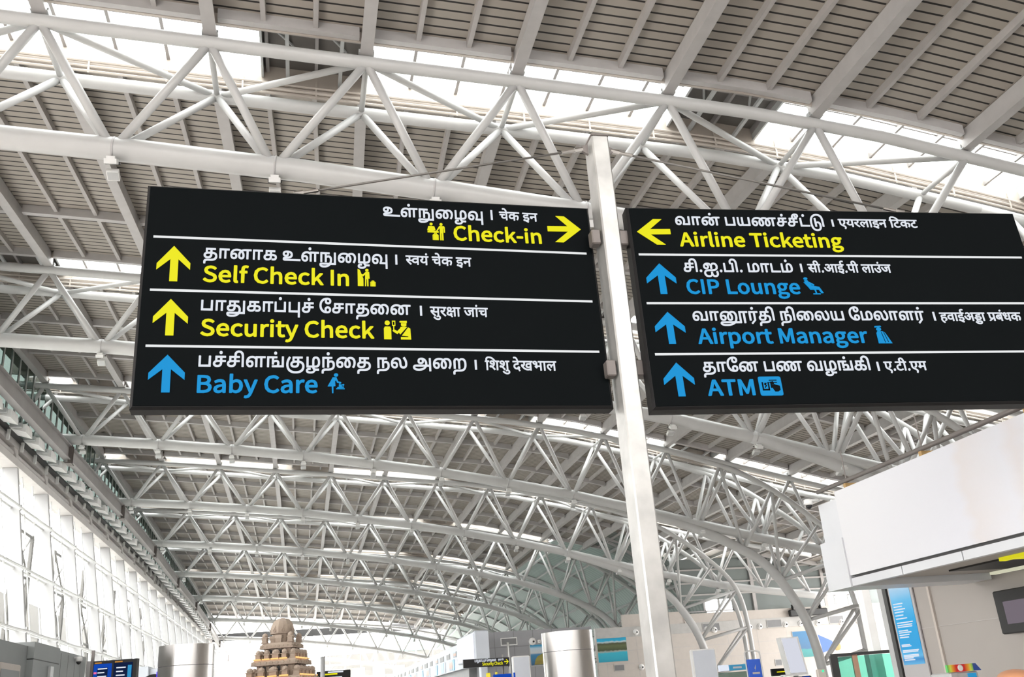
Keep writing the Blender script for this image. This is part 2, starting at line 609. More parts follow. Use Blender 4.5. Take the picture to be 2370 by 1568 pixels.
def build_truss(k):
    Y, a, b, dx, straight = TRUSS[k]
    A = adj(k)
    nb = 18 if k == 0 else 14 if k < 3 else 10
    nw = 12 if k < 2 else 8 if k < 4 else 6
    t = thing('roof_truss', TR_NAME[k], 'truss', (0, Y, 12), 'white tubular roof trusses')
    xr = 33.5 if straight else 16.0

    def B(X):
        return Vector((X, Y, A(X, lerp_tab(STR, X))))

    def T(X, s):
        return Vector((X, Y + s * HB, A(X, lerp_tab(TOP, X))))

    def IN(p):
        return Vector((p[0], Y, A(*p)))

    def OU(p, s):
        return Vector((p[0], Y + s * HB * max(0.45, min(1, p[1] / 10)), A(*p)))
    xs = [-12.8 + 0.8 * i for i in range(int((xr + 12.8) / 0.8) + 1)]
    mb = MB()
    path = [B(x) for x in xs]
    if not straight and k < 9:
        path = [B(x) for x in xs if x < 15.5] + smooth_path([IN(p) for p in ARCH_IN], 4)
    mb.tube(path, 0.235 if k < 9 else 0.2, nb)
    bc = obj('bottom_chord', mb, 'steel_white', t, True)
    for s in (-1, 1):
        mb = MB()
        xt = [-12.6 + 0.8 * i for i in range(int(((33 if straight else 16.6) + 12.6) / 0.8) + 1)]
        path = [T(x, s) for x in xt]
        if not straight and k < 9:
            path = [T(x, s) for x in xt if x < 16.4] + smooth_path([OU(p, s) for p in ARCH_OUT], 4)
        mb.tube(path, 0.14, nb - 4)
        obj('top_chord', mb, 'steel_white', t, True)
    if straight:
        mb = MB()
        mb.tube(smooth_path([IN(p) for p in ARCH_IN], 4), 0.235, nb)
        obj('arch_leg', mb, 'steel_white', t, True)
        for s in (-1, 1):
            mb = MB()
            mb.tube(smooth_path([OU(p, s) for p in ARCH_OUT], 4), 0.14, nb - 4)
            obj('arch_outer_chord', mb, 'steel_white', t, True)
    bn = [-12.8 + 3.2 * i for i in range(10 if k < 9 else 9)]
    tn = [x + 1.6 for x in bn]
    if k == 0:
        bn, tn = BOT1[:9], TOP1[:9]
    if straight:
        bs = [19.2, 22.4, 25.6, 28.8, 32.0]
        ts = [20.8, 24.0, 27.2, 30.4]
        if k == 0:
            bs, ts = BOT1[9:], TOP1[9:]

    def web(p, q, r=0.088):
        mb = MB()
        mb.tube([p, q], r, nw)
        obj('web_brace', mb, 'steel_white', t, True)
    for i, x in enumerate(bn):
        for s in (-1, 1):
            r = 0.09 if s < 0 else 0.082
            off = Vector((0, s * 0.1, 0.12))
            if x < -12.5 and k > 0:
                web(B(x) + off + Vector((0.2, 0, 0)), T(tn[i], s), r)
                continue
            web(B(x) + off + Vector((0.12, 0, 0)), T(tn[i], s), r)
            if i:
                web(B(x) + off - Vector((0.12, 0, 0)), T(tn[i - 1], s), r)
    for i, x in enumerate(tn):
        if k == 9:
            break
        mb = MB()
        mb.tube([T(x, -1), T(x, 1)], 0.062, nw)
        obj('cross_strut', mb, 'steel_white', t, True)
        if i % 2 == 1:
            for j in (i - 1, i + 1):
                if j < len(tn):
                    mb = MB()
                    mb.tube([T(x, 1), T(tn[j], -1)], 0.075, nw)
                    obj('cross_brace', mb, 'steel_white', t, True)
    if k < 9:
        I = [(18.9, 8.76), (21.3, 7.58), (23.0, 6.05), (24.0, 4.1), (24.38, 2.0)]
        O = [(17.6, 12.5), (20.3, 11.68), (22.9, 10.4), (25.2, 8.62), (26.6, 6.95), (27.1, 4.7), (27.15, 2.6)]
        prs = [((16.0, 9.8), O[0]), (I[0], O[0]), (I[0], O[1]), (I[1], O[1]), (I[1], O[2]), (I[2], O[2]), (I[2], O[3]), (I[2], O[4]), (I[3], O[4]), (I[3], O[5]), (I[4], O[5]), (I[4], O[6])]
        for p, q in prs:
            for s in (-1, 1):
                web(IN(p), OU(q, s), 0.085)
    if straight:
        for i, x in enumerate(bs):
            for s in (-1, 1):
                if i < len(ts):
                    web(B(x), T(ts[i], s))
                if i:
                    web(B(x), T(ts[i - 1], s))
    # strap rings where the lower tube is spliced
    for x in bn[1:]:
        if x > (15 if not straight else 30) or not in_view(B(x)):
            continue
        mb = MB()
        d = (B(x + 0.03) - B(x - 0.03))
        mb.tube([B(x) - d * 0.35, B(x) + d * 0.35], 0.245, nb)
        obj('strap', mb, 'steel_white_b', bc, True)
    return t


TRUSS_OBJ = [build_truss(k) for k in range(10)]

# ------------------------------------------------------------------ ceiling bays, rafters, roof lights
SLOT0, SLOT1 = -1.0, 1.0       # roof light slot around a truss line
RH = 0.5


def deckz(k, X, y):
    """underside of the deck between truss k-1 and truss k (k = 0: the bay over the camera)"""
    if k == 0:
        return topz(0, X) + 0.14 + RH
    y0, y1 = TRUSS[k - 1][0], TRUSS[k][0]
    f = (y - y0) / (y1 - y0)
    return topz(k - 1, X) * (1 - f) + topz(k, X) * f + 0.14 + RH


def bay_range(k):
    y0 = -16.0 if k == 0 else TRUSS[k - 1][0] + SLOT1
    y1 = TRUSS[k][0] + SLOT0
    xr = 41.0 if k <= 4 else 19.0
    return y0, y1, xr


BAY = ['roof bay before the nearest truss', 'first roof bay behind the nearest truss', 'bay behind the second truss', 'bay behind the third truss', 'bay behind the fourth truss',
       'bay behind the fifth truss', 'bay behind the sixth truss', 'bay behind the seventh truss', 'bay behind the eighth truss']
for k in range(9):
    y0, y1, xr = bay_range(k)
    xs = [-12.6 + 0.8 * i for i in range(int((xr + 12.6) / 0.8) + 1)]
    # tee lines: three per rafter bay, running from the truss behind to the truss in front
    lines = []
    for j in range(-1, 18):
        for q in range(3):
            def px(kk):
                p0 = node_x(kk, j) if j >= 0 else node_x(kk, 0) - 3.2
                p1 = node_x(kk, j + 1)
                return p0 + (p1 - p0) * q / 3
            lines.append((px(k - 1) if k else px(0), px(k), j * 3 + q, q == 0))
    lines = [t_ for t_ in lines if -13.0 < t_[1] < xr + 0.6 and t_[0] > -13.4]
    rows, uvs = [], []
    for f in (0, 0.25, 0.5, 0.75, 1.0):
        y = y0 + (y1 - y0) * f
        rows.append([(t_[0] + (t_[1] - t_[0]) * f, y, deckz(k, t_[0] + (t_[1] - t_[0]) * f, y)) for t_ in lines])
        uvs.append([(t_[2], y) for t_ in lines])
    mb = MB()
    mb.grid(rows)
    mb.grid([[(p[0], p[1], p[2] + 0.12) for p in r] for r in rows])
    ceil = struct_(obj('ceiling', mb, 'deck'), 'slotted beige metal roof deck, ' + BAY[k])
    uvf = [u for r in uvs for u in r] * 2
    ul = ceil.data.uv_layers.new(name='UVMap')
    for lp in ceil.data.loops:
        ul.data[lp.index].uv = uvf[lp.vertex_index]
    # edge channels and cross beams run with the trusses, in lengths between the rafters
    nx = [0.0, 1.0] if k == 0 else [0.0, 0.36, 0.70, 1.0]
    raf = [t_ for t_ in lines if t_[3]]
    for f in nx:
        w = 0.07 if f in (0, 1) else 0.09
        h = 0.24 if f in (0, 1) else 0.26
        yc = y0 + (y1 - y0) * f + (w + 0.07 if f == 0 else -w - 0.07 if f == 1 else 0)
        for t0, t1 in zip(raf[:-1], raf[1:]):
            xa_ = t0[0] + (t0[1] - t0[0]) * f + 0.15
            xb_ = t1[0] + (t1[1] - t1[0]) * f - 0.15
            if not (in_view((xa_, yc, deckz(k, xa_, yc)), 100) or in_view((xb_, yc, deckz(k, xb_, yc)), 100)):
                continue
            mb = MB()
            mb.loft([[(x, yc - w, deckz(k, x, yc) - h), (x, yc + w, deckz(k, x, yc) - h), (x, yc + w, deckz(k, x, yc) + 0.02), (x, yc - w, deckz(k, x, yc) + 0.02)] for x in (xa_, (xa_ + xb_) / 2, xb_)])
            obj('cross_beam', mb, 'rafter_paint', ceil)
    # rafters along the hall, two light tees between each pair
    dx = TRUSS[k][3] if k else TRUSS[0][3]
    n = 0
    for j in range(18):
        xa = node_x(k - 1, j) if k else node_x(0, j)
        xb = node_x(k, j)
        X = xb
        if X > xr - 0.5:
            break
        ys = -16.0 if k == 0 else TRUSS[k - 1][0] + HB + 0.12
        ye = TRUSS[k][0] - HB + 0.05
        if any(in_view((xa + (xb - xa) * f, ys + (ye - ys) * f, deckz(k, X, ys + (ye - ys) * f) - 0.3), 150) for f in [i / 24 for i in range(25)]):
            mb = MB()
            rings = []
            for f in (0, 0.5, 1):
                y = ys + (ye - ys) * f
                x = xa + (xb - xa) * f
                z = deckz(k, x, y) - 0.02
                rings.append([(x - 0.13, y, z - RH + 0.022), (x + 0.13, y, z - RH + 0.022), (x + 0.13, y, z - RH + 0.06), (x + 0.07, y, z - RH + 0.07), (x + 0.07, y, z), (x - 0.07, y, z), (x - 0.07, y, z - RH + 0.07), (x - 0.13, y, z - RH + 0.06)])
            mb.loft(rings)
            r = obj('rafter', mb, 'rafter_paint')
            tag(r, 'pale steel rafter, %s from the facade, %s' % (nth(n), BAY[k]), 'rafter', 'steel rafters under the roof deck')
            # bolted shoe on the truss chord
            mb = MB()
            mb.box(xb - 0.16, xb + 0.16, ye - 0.2, ye + 0.0, deckz(k, xb, ye) - RH + 0.008, deckz(k, xb, ye) - RH + 0.03)
            mb.box(xb - 0.16, xb - 0.12, ye - 0.14, ye - 0.02, deckz(k, xb, ye) - RH + 0.025, deckz(k, xb, ye) - RH + 0.13)
            mb.box(xb + 0.12, xb + 0.16, ye - 0.14, ye - 0.02, deckz(k, xb, ye) - RH + 0.025, deckz(k, xb, ye) - RH + 0.13)
            obj('shoe', mb, 'fixture_grey', r)
        n += 1
        for q in (1 / 3, 2 / 3):
            xe = xb + (node_x(k, j + 1) - xb) * q
            xs_ = xa + ((node_x(k - 1, j + 1) if k else node_x(0, j + 1)) - xa) * q
            if xe > xr:
                continue
            mb = MB()
            rings = []
            for f in (0, 0.5, 1):
                y = y0 + 0.09 + (y1 - y0 - 0.18) * f
                xx = xs_ + (xe - xs_) * f
                z = deckz(k, xx, y)
                rings.append([(xx - 0.05, y, z - 0.17), (xx + 0.05, y, z - 0.17), (xx + 0.05, y, z + 0.02), (xx - 0.05, y, z + 0.02)])
            mb.loft(rings)
            obj('purlin', mb, 'tee_paint', ceil)

for k in range(8):
    Y, xr = TRUSS[k][0], (41.0 if k <= 3 else 19.0)
    ya, yb = Y + SLOT0, Y + SLOT1

    def zz(x, y):
        return topz(k, x) + 0.14 + RH
    xs = [-12.6 + 0.8 * i for i in range(int((xr + 12.6) / 0.8) + 1)]
    H = 0.42
    mb = MB()
    for y, s in ((ya, -1), (yb, 1)):
        mb.loft([[(x, y, zz(x, y) - 0.25), (x, y + 0.06 * s, zz(x, y) - 0.25), (x, y + 0.06 * s, zz(x, y) + H), (x, y, zz(x, y) + H)] for x in xs])
    w = struct_(obj('window_%d' % (k + 1), mb, 'curb_sheet'), 'roof light with cream upstands over the ' + TR_SHORT[k])
    mb = MB()
    x = -12.6
    i = 0
    while x < xr:
        mb.box(x - 0.035, x + 0.035, ya, yb, zz(x, Y) + H - 0.16, zz(x, Y) + H)
        x += 1.0667
    for y in (ya + 0.75, yb - 0.7):
        mb.loft([[(x, y - 0.02, zz(x, y) + H - 0.06), (x, y + 0.02, zz(x, y) + H - 0.06), (x, y + 0.02, zz(x, y) + H), (x, y - 0.02, zz(x, y) + H)] for x in xs])
    obj('glazing_bars', mb, 'eave_paint', w)
    d = TRUSS[k][3] * 0.6
    segs = []
    for c in range(-2, 5):
        segs.append((c * 9.6 + 1.6 + d, c * 9.6 + 8.9 + d, 'pane'))
        segs.append((c * 9.6 + 8.9 + d, c * 9.6 + 11.2 + d, 'blank_panel'))
    for x0, x1, nm in segs:
        x0, x1 = max(x0, -12.6), min(x1, xr)
        if x1 - x0 < 0.3:
            continue
        m = max(2, int((x1 - x0) / 0.8))
        px = [x0 + (x1 - x0) * i / m for i in range(m + 1)]
        mb = MB()
        mb.loft([[(x, ya - 0.06, zz(x, 0) + H), (x, yb + 0.06, zz(x, 0) + H), (x, yb + 0.06, zz(x, 0) + H + 0.02), (x, ya - 0.06, zz(x, 0) + H + 0.02)] for x in px])
        obj(nm, mb, 'roof_glass' if nm == 'pane' else 'blank_grey', w)
        if nm == 'blank_panel':
            mb = MB()
            for q in (0.25, 0.75):
                x = x0 + (x1 - x0) * q
                mb.box(x - 0.04, x + 0.04, ya, yb, zz(x, 0) + 0.05, zz(x, 0) + 0.13)
                mb.tube([(x - 0.4, ya + 0.1, zz(x, 0) + 0.1), (x + 0.4, yb - 0.2, zz(x, 0) + 0.6)], 0.03, 6)
            mb.box(x0, x0 + 0.05, ya, yb, zz(x0, 0) + 0.1, zz(x0, 0) + H)
            mb.box(x1 - 0.05, x1, ya, yb, zz(x1, 0) + 0.1, zz(x1, 0) + H)
            obj('vent_frame', mb, 'fixture_grey', w)
    # cable tray / walkway rail along the back of the slot
    mb = MB()
    for yy, h in ((yb - 0.06, -0.08), (yb - 0.05, -0.21), (yb - 0.06, -0.34)):
        mb.tube([(x, yy, zz(x, 0) + h) for x in xs], 0.032, 6)
    x = xs[0]
    while x < xr:
        mb.box(x - 0.02, x + 0.02, yb - 0.08, yb - 0.05, zz(x, 0) - 0.38, zz(x, 0) + 0.12)
        x += 1.6
    if k < 4:
        tag(obj('cable_tray', mb, 'curb_sheet'), 'pale cable tray and rails along the roof light over the ' + TR_SHORT[k], 'cable tray', 'cable trays along the roof lights')
    else:
        obj('service_rail', mb, 'curb_sheet', w)

# ------------------------------------------------------------------ floodlights hung under the lower chords
def make_floodlight(loc):
    t = thing('floodlight', '', 'floodlight', loc, 'twin floodlights under the trusses')
    x, y, z = loc
    mb = MB()
    mb.box(x - 0.02, x + 0.02, y - 0.02, y + 0.02, z - 0.1, z + 0.02)
    mb.box(x - 0.14, x + 0.14, y - 0.03, y + 0.03, z - 0.12, z - 0.09)
    obj('bracket', mb, 'dark_metal', t)
    for dy, dz, tilt in ((-0.16, -0.16, 0.5), (0.13, -0.29, -0.4)):
        mb = MB()
        c = Vector((x, y + dy, z + dz))
        v = Vector((0, math.cos(tilt), math.sin(tilt)))
        w_ = Vector((0, -math.sin(tilt), math.cos(tilt)))
        mb.obox(c, (1, 0, 0), v, w_, 0.115, 0.11, 0.05)
        mb.obox(c + w_ * 0.07, (1, 0, 0), v, w_, 0.08, 0.07, 0.03)
        h = obj('lamp_head', mb, 'fixture_white', t)
        mb = MB()
        mb.obox(c - w_ * 0.052, (1, 0, 0), v, w_, 0.10, 0.095, 0.004)
        obj('lens', mb, 'fixture_grey', h)
    return t


fl = None
for k in range(10):
    Y, a, b, dx, st = TRUSS[k]
    q = 0
    for i in range(1, 15):
        X = -12.8 + 3.2 * i if k else BOT1[min(i, 13)]
        if X > (15 if not st else 26):
            break
        z = adj(k)(X, lerp_tab(STR, X)) - 0.225
        if k == 9 or not in_view((X, Y, z - 0.3), 10):
            continue
        lb = 'white twin floodlight under the %s, %s from the facade' % (TR_SHORT[k], nth(q))
        q += 1
        if fl is None:
            fl = make_floodlight((X, Y, z))
            fl['label'] = lb
        else:
            dup(fl, (X, Y, z), lb)
# ------------------------------------------------------------------ glazed facade on the left
DROP = [(0, 0), (60, 0), (85, -0.15), (110, -0.5), (143, -1.1)]
EDROP = [(0, -0.9), (17, -0.7), (30, -0.1), (43, 0), (56, 0.1), (69.5, -0.08), (83, -0.5), (98, -0.85), (113, -1.5), (127, -2.35), (143, -3.3)]


def fx(z):
    return -9.2 - 0.153 * z          # inner face of the leaning facade


FY = [24.6 + 4.8 * i for i in range(25)]
mb = MB()
ys = [20 + 4.0 * i for i in range(32)]
for prof in ([(-11.62, 11.42), (-10.92, 11.42), (-10.92, 11.70), (-11.62, 11.70)], [(-11.62, 11.70), (-11.42, 11.70), (-11.42, 12.22), (-11.62, 12.22)], [(-11.62, 12.22), (-11.08, 12.22), (-11.18, 12.56), (-11.62, 12.56)]):
    mb.loft([[(x, y, z + lerp_tab(DROP, y)) for x, z in prof] for y in ys])
wall = struct_(obj('wall_left', mb, 'header_white'), 'white header beam over the leaning glazed facade')
mb = MB()
mb.tube([(-11.2, y, 11.98 + lerp_tab(DROP, y)) for y in ys], 0.11, 8)
obj('gutter_pipe', mb, 'header_white', wall, True)
mb = MB()
mb.loft([[(-11.2, y, 12.57 + lerp_tab(DROP, y)), (-10.96, y, 12.57 + lerp_tab(DROP, y)), (-10.96, y, 12.66 + lerp_tab(DROP, y)), (-11.2, y, 12.66 + lerp_tab(DROP, y))] for y in ys])
obj('gutter', mb, 'dark_metal', wall)

fin0 = None
for i, y in enumerate(FY):
    zt = 11.41 + lerp_tab(DROP, y)
    mb = MB()
    rings = []
    for z in (0.0, zt):
        x = fx(z)
        rings.append([(x - 0.56, y - 0.08, z), (x - 0.02, y - 0.08, z), (x, y - 0.06, z), (x, y + 0.06, z), (x - 0.02, y + 0.08, z), (x - 0.56, y + 0.08, z)])
    mb.loft(rings)
    f = obj('facade_fin', mb, 'fin_white', loc=(fx(0), y, 0))
    tag(f, 'tall leaning white fin of the glazed facade, %s from the camera' % nth(i), 'facade fin', 'white fins of the glazed facade')
    mb = MB()     # bracket in the cove above the fin
    d = lerp_tab(DROP, y)
    mb.hexa([(-11.5, y - 0.16, 11.66 + d), (-10.98, y - 0.16, 11.66 + d), (-10.98, y + 0.16, 11.66 + d), (-11.5, y + 0.16, 11.66 + d), (-11.5, y - 0.3, 12.26 + d), (-11.12, y - 0.3, 12.26 + d), (-11.12, y + 0.3, 12.26 + d), (-11.5, y + 0.3, 12.26 + d)])
    obj('haunch', mb, 'header_white', f)
    for z in (2.9, 5.25, 7.55, 9.85):
        mb = MB()
        mb.tube([(fx(z) - 0.02, y, z), (fx(z) + 0.10, y, z - 0.04)], 0.035, 6)
        mb.obox((fx(z) + 0.02, y, z), (1, 0, 0), (0, 1, 0), (0, 0, 1), 0.02, 0.09, 0.11)
        obj('bracket', mb, 'fin_white', f)
for i in range(len(FY) - 1):
    ya, yb = FY[i], FY[i + 1]
    if i < 1 or i > 25:
        pass
    zt = 11.43 + lerp_tab(DROP, (ya + yb) / 2)
    mb = MB()
    for z in (2.9, 5.25, 7.55, 9.85):        # bowed horizontal rails
        mb.tube(smooth_path([(fx(z) + 0.08, ya, z - 0.04), (fx(z) + 0.16, (ya * 3 + yb) / 4, z - 0.1), (fx(z) + 0.18, (ya + yb) / 2, z - 0.12), (fx(z) + 0.16, (ya + yb * 3) / 4, z - 0.1), (fx(z) + 0.08, yb, z - 0.04)], 2), 0.05, 6)
    for f_ in (0.33, 0.66):
        y = ya + (yb - ya) * f_
        mb.tube([(fx(0) - 0.25, y, 0), (fx(zt) - 0.25, y, zt)], 0.03, 6)
    for z in (2.9, 5.25, 7.55, 9.85):
        mb.box(fx(z) - 0.36, fx(z) - 0.28, ya + 0.07, yb - 0.07, z - 0.04, z + 0.04)
        for f_ in (0.33, 0.66):
            y = ya + (yb - ya) * f_
            mb.lathe((fx(z) - 0.27, y, z), [(0.02, -0.1), (0.06, -0.03), (0.06, 0.03), (0.02, 0.1)], 8)
    w = struct_(obj('window_%d' % (20 + i), mb, 'fixture_white'), 'leaning facade bay of clear glass with bowed rails')
    mb = MB()
    mb.hexa([(fx(0) - 0.52, ya + 0.07, 0), (fx(0) - 0.50, ya + 0.07, 0), (fx(0) - 0.50, yb - 0.07, 0), (fx(0) - 0.52, yb - 0.07, 0),
             (fx(zt) - 0.52, ya + 0.07, zt), (fx(zt) - 0.50, ya + 0.07, zt), (fx(zt) - 0.50, yb - 0.07, zt), (fx(zt) - 0.52, yb - 0.07, zt)])
    obj('pane', mb, 'facade_glass', w)

# green strip of clerestory panes between facade header and roof edge
mb = MB()
cy = [20 + 1.1 * i for i in range(112)]
for y in cy:
    z0, z1 = 12.6 + lerp_tab(DROP, y), 16.6 + lerp_tab(EDROP, y)
    mb.box(-11.62, -11.54, y - 0.03, y + 0.03, z0, z1)
w = struct_(obj('window_50', mb, 'tee_paint'), 'strip of greenish clerestory panes above the facade header')
for y in cy[:-1]:
    z0, z1 = 12.6 + lerp_tab(DROP, y), 16.6 + lerp_tab(EDROP, y)
    mb = MB()
    mb.box(-11.60, -11.58, y + 0.03, y + 1.07, z0, z1)
    p = obj('pane', mb, 'green_pane', w)
    if cy.index(y) >= 99:
        break

# eave girder carried along the truss ends
gy = [18 + 3.1 * i for i in range(41)]
mb = MB()
rings = []
for y in gy:
    z = 13.1 + lerp_tab(EDROP, y)
    rings.append([(-10.32, y, z - 0.33), (-10.02, y, z - 0.33), (-10.02, y, z - 0.28), (-10.12, y, z - 0.26), (-10.12, y, z + 0.26), (-10.02, y, z + 0.28), (-10.02, y, z + 0.33), (-10.32, y, z + 0.33)])
mb.loft(rings)
g = tag(obj('eave_girder', mb, 'eave_paint'), 'long grey steel girder along the truss ends beside the glazed facade', 'girder')
for k in range(1, 10):
    y = TRUSS[k][0]
    z = 13.1 + lerp_tab(EDROP, y)
    mb = MB()
    mb.box(-10.13, -9.97, y - 0.14, y - 0.10, z - 0.5, z + 0.33)
    mb.box(-10.13, -9.97, y + 0.10, y + 0.14, z - 0.5, z + 0.33)
    mb.box(-10.2, -9.95, y - 0.3, y + 0.3, z - 0.52, z - 0.47)
    obj('hanger_plate', mb, 'bracket_steel', g)


def make_eave_lamp(loc, arm=True):
    x, y, z = loc
    t = thing('facade_floodlight', '', 'floodlight', loc, 'floodlights along the eave girder')
    mb = MB()
    mb.hexa([(x - 0.30, y - 0.50, z - 0.16), (x + 0.22, y - 0.50, z - 0.30), (x + 0.22, y + 0.50, z - 0.30), (x - 0.30, y + 0.50, z - 0.16),
             (x - 0.24, y - 0.42, z + 0.02), (x + 0.20, y - 0.42, z + 0.04), (x + 0.20, y + 0.42, z + 0.04), (x - 0.24, y + 0.42, z + 0.02)])
    obj('lamp_head', mb, 'lamp_white', t)
    mb = MB()
    mb.box(x - 0.30, x + 0.12, y - 0.72, y - 0.56, z - 0.16, z + 0.0)
    mb.tube([(x - 0.05, y - 0.64, z), (x - 0.05, y - 0.64, z + 0.16)], 0.05, 6)
    obj('gear_box', mb, 'fixture_grey', t)
    if not arm:
        return t
    mb = MB()
    mb.tube([(x - 0.3, y, z - 0.02), (x - 0.95, y, z + 0.05)], 0.04, 6)
    mb.box(x - 0.55, x - 0.45, y - 0.06, y + 0.06, z - 0.45, z + 0.1)
    obj('bracket', mb, 'fixture_white', t)
    return t


el = el2 = None
n = 0
for i in range(60):
    y = 23.8 + 1.96 * i
    if y > 118 or not in_view((-10.4, y, 12.6 + lerp_tab(EDROP, y)), 20):
        continue
    p = (-10.52, y, 12.66 + lerp_tab(EDROP, y))
    lb = 'white slanted floodlight on the eave girder, %s in the row from the camera' % nth(n)
    n += 1
    if y < 88:
        if el is None:
            el = make_eave_lamp(p)
            el['label'] = lb
        else:
            dup(el, p, lb)
    else:
        p = (-10.44, p[1], p[2])
        if el2 is None:
            el2 = make_eave_lamp(p, False)
            el2['label'] = lb
        else:
            dup(el2, p, lb)

# ------------------------------------------------------------------ building outside the facade
t = thing('outside_building', 'dull beige building seen through the upper facade glass', 'building', (-26, 80, 0))
mb = MB()
mb.box(-30, -26, 20, 150, 6.0, 13.6)
obj('upper_wall', mb, 'ext_dim', t)
for i in range(14):
    mb = MB()
    mb.box(-26, -25.9, 26 + 8 * i, 31 + 8 * i, 8.2, 11.0)
    obj('window', mb, 'ext_window', t)
for i in range(15):
    mb = MB()
    mb.box(-26.6, -25.8, 22 + 8 * i, 22.8 + 8 * i, 0, 6.0)
    obj('column', mb, 'ext_dim', t)

# ------------------------------------------------------------------ pale lattice frames outside the facade
fr = None
for i in range(9):
    y = 31.5 + 8.8 * i
    p = (-15.5, y, 0)
    lb = 'pale steel lattice frame standing outside the facade, %s from the camera' % nth(i)
    if fr is None:
        t = thing('lattice_frame', lb, 'frame', p, 'pale frames outside the facade')
        for s in (-1, 1):
            mb = MB()
            mb.tube([(-15.5, y + s * 1.7, 0), (-15.5, y + s * 1.7, 12.5)], 0.13, 6)
            obj('post', mb, 'ext_pale', t)
        for z in (2.5, 5.0, 7.5, 10.0, 12.4):
            mb = MB()
            mb.tube([(-15.5, y - 1.7, z), (-15.5, y + 1.7, z)], 0.09, 6)
            obj('rail', mb, 'ext_pale', t)
            if z < 12:
                for s in (-1, 1):
                    mb = MB()
                    mb.tube([(-15.5, y - 1.7 * s, z), (-15.5, y + 1.7 * s, z + 2.5)], 0.06, 6)
                    obj('brace', mb, 'ext_pale', t)
        fr = t
    else:
        dup(fr, p, lb)

# ------------------------------------------------------------------ glazed end wall
mb = MB()
for x in [-9.5, 1.35, 6.2, 10.6, 16.5]:
    w_ = 0.22 if x in (1.35, 10.6) else 0.12
    mb.box(x - w_, x + w_, 144.6, 144.9, 0, 13)
for x in [-4, 4.0, 8.4, 13.5, 19]:
    mb.box(x - 0.06, x + 0.06, 144.65, 144.85, 0, 13)
for z, h in ((7.9, 0.14), (6.1, 0.09), (3.9, 0.12), (10.6, 0.08)):
    mb.box(-13, 28, 144.62, 144.88, z - h, z + h)
w = struct_(obj('window_60', mb, 'tee_paint'), 'glazed end wall of the hall with white daylight behind it')
mb = MB()
mb.box(-13, 28, 144.73, 144.76, 0, 13)
obj('pane', mb, 'facade_glass', w)
mb = MB()
mb.box(-12.5, 19, 129.0, 129.3, 11.0, 11.9)
struct_(obj('trim_1', mb, 'joint_dark'), 'dark band across the roof before the end wall')
mb = MB()
mb.box(-12, 16, 136, 136.4, 2.2, 3.55)
mb.box(-12, 16, 135.9, 136.0, 3.2, 3.3)
struct_(obj('wall_back', mb, 'band_grey'), 'low pale grey partition across the far end of the hall')
t = thing('outside_building', 'pale building with a teal board far outside the end wall', 'building', (14, 200, 0))
mb = MB()
mb.box(4, 30, 200, 212, 0, 12.2)
obj('facade', mb, 'ext_pale', t)
mb = MB()
mb.box(17.5, 24.5, 199.8, 200, 12.2, 15.6)
obj('signboard', mb, 'ext_teal', t)
for i in range(6):
    mb = MB()
    mb.box(6 + i * 4, 8.4 + i * 4, 199.9, 200.05, 7.5, 9.5)
    obj('window', mb, 'fixture_grey', t)

# ------------------------------------------------------------------ cladding outside the arches on the right
CL = smooth_path([(18.9, 0, 13.05), (21.2, 0, 12.35), (23.5, 0, 11.2), (25.5, 0, 9.7), (26.9, 0, 8.0), (27.6, 0, 6.2), (27.8, 0, 4.3), (27.85, 0, 0)], 3)


def clz(p, y):
    d = lerp_tab([(60, -0.1), (69.5, -0.22), (83.1, -0.5), (98, -0.75), (113.5, -1.45), (127.5, -2.45), (143, -3.5)], y)
    return p.z + d * min(1, p.z / 9)


mb = MB()
yy = [63.2, 69.5, 83.1, 98, 113.5, 127.5, 144]
mb.grid([[(p.x, y, clz(p, y)) for p in CL] for y in yy])
mb.grid([[(p.x + 0.08, y, clz(p, y) + 0.04) for p in CL] for y in yy])
cw = struct_(obj('wall_right', mb, 'green_sheet'), 'curved pale green cladding outside the arches')
for i in range(1, len(CL) - 1, 2):
    p = CL[i]
    mb = MB()
    mb.loft([[(p.x - 0.24, y, clz(p, y) - 0.14), (p.x - 0.1, y, clz(p, y) - 0.2), (p.x + 0.02, y, clz(p, y) - 0.02), (p.x - 0.1, y, clz(p, y) + 0.03)] for y in yy])
    obj('purlin', mb, 'steel_white', cw)
for y in [66 + 6.6 * i for i in range(12)]:
    mb = MB()
    mb.loft([[(p.x - 0.16, y - 0.05, clz(p, y) - 0.1), (p.x - 0.16, y + 0.05, clz(p, y) - 0.1), (p.x + 0.02, y + 0.05, clz(p, y) - 0.01), (p.x + 0.02, y - 0.05, clz(p, y) - 0.01)] for p in CL])
    obj('rib', mb, 'steel_white_b', cw)

# ------------------------------------------------------------------ beige cross wall on the right, glazing and dark wall above it
WY = 62.0
mb = MB()
mb.box(19.0, 46, WY, WY + 0.3, 0, 4.86)
mb.box(19.0, 46, WY - 0.05, WY + 0.3, 4.86, 5.5, 1)
mb.box(19.0, 21.2, WY, WY + 0.3, 5.5, 5.52)
mb.box(21.0, 25.4, WY + 0.05, WY + 0.3, 5.5, 6.3)
mb.box(25.4, 46, WY, WY + 0.3, 5.5, 6.1)
for x in [19.6 + 2.2 * i for i in range(12)]:
    mb.box(x - 0.012, x + 0.012, WY - 0.004, WY, 0, 4.86, 2)
for z in (1.6, 3.2, 4.0):
    mb.box(19.0, 46, WY - 0.004, WY, z - 0.012, z + 0.012, 2)
struct_(obj('wall_far_right', mb, ['wall_beige', 'band_grey', 'tee_paint']), 'beige tiled cross wall with a grey band of air nozzles')
mb = MB()
Y1 = WY + 0.5
ops = [(25.7, 29.4, 6.25, 7.05), (35.8, 39.4, 5.9, 6.85)]
mb.box(25.4, 25.7, Y1, Y1 + 0.2, 6.0, 7.05)
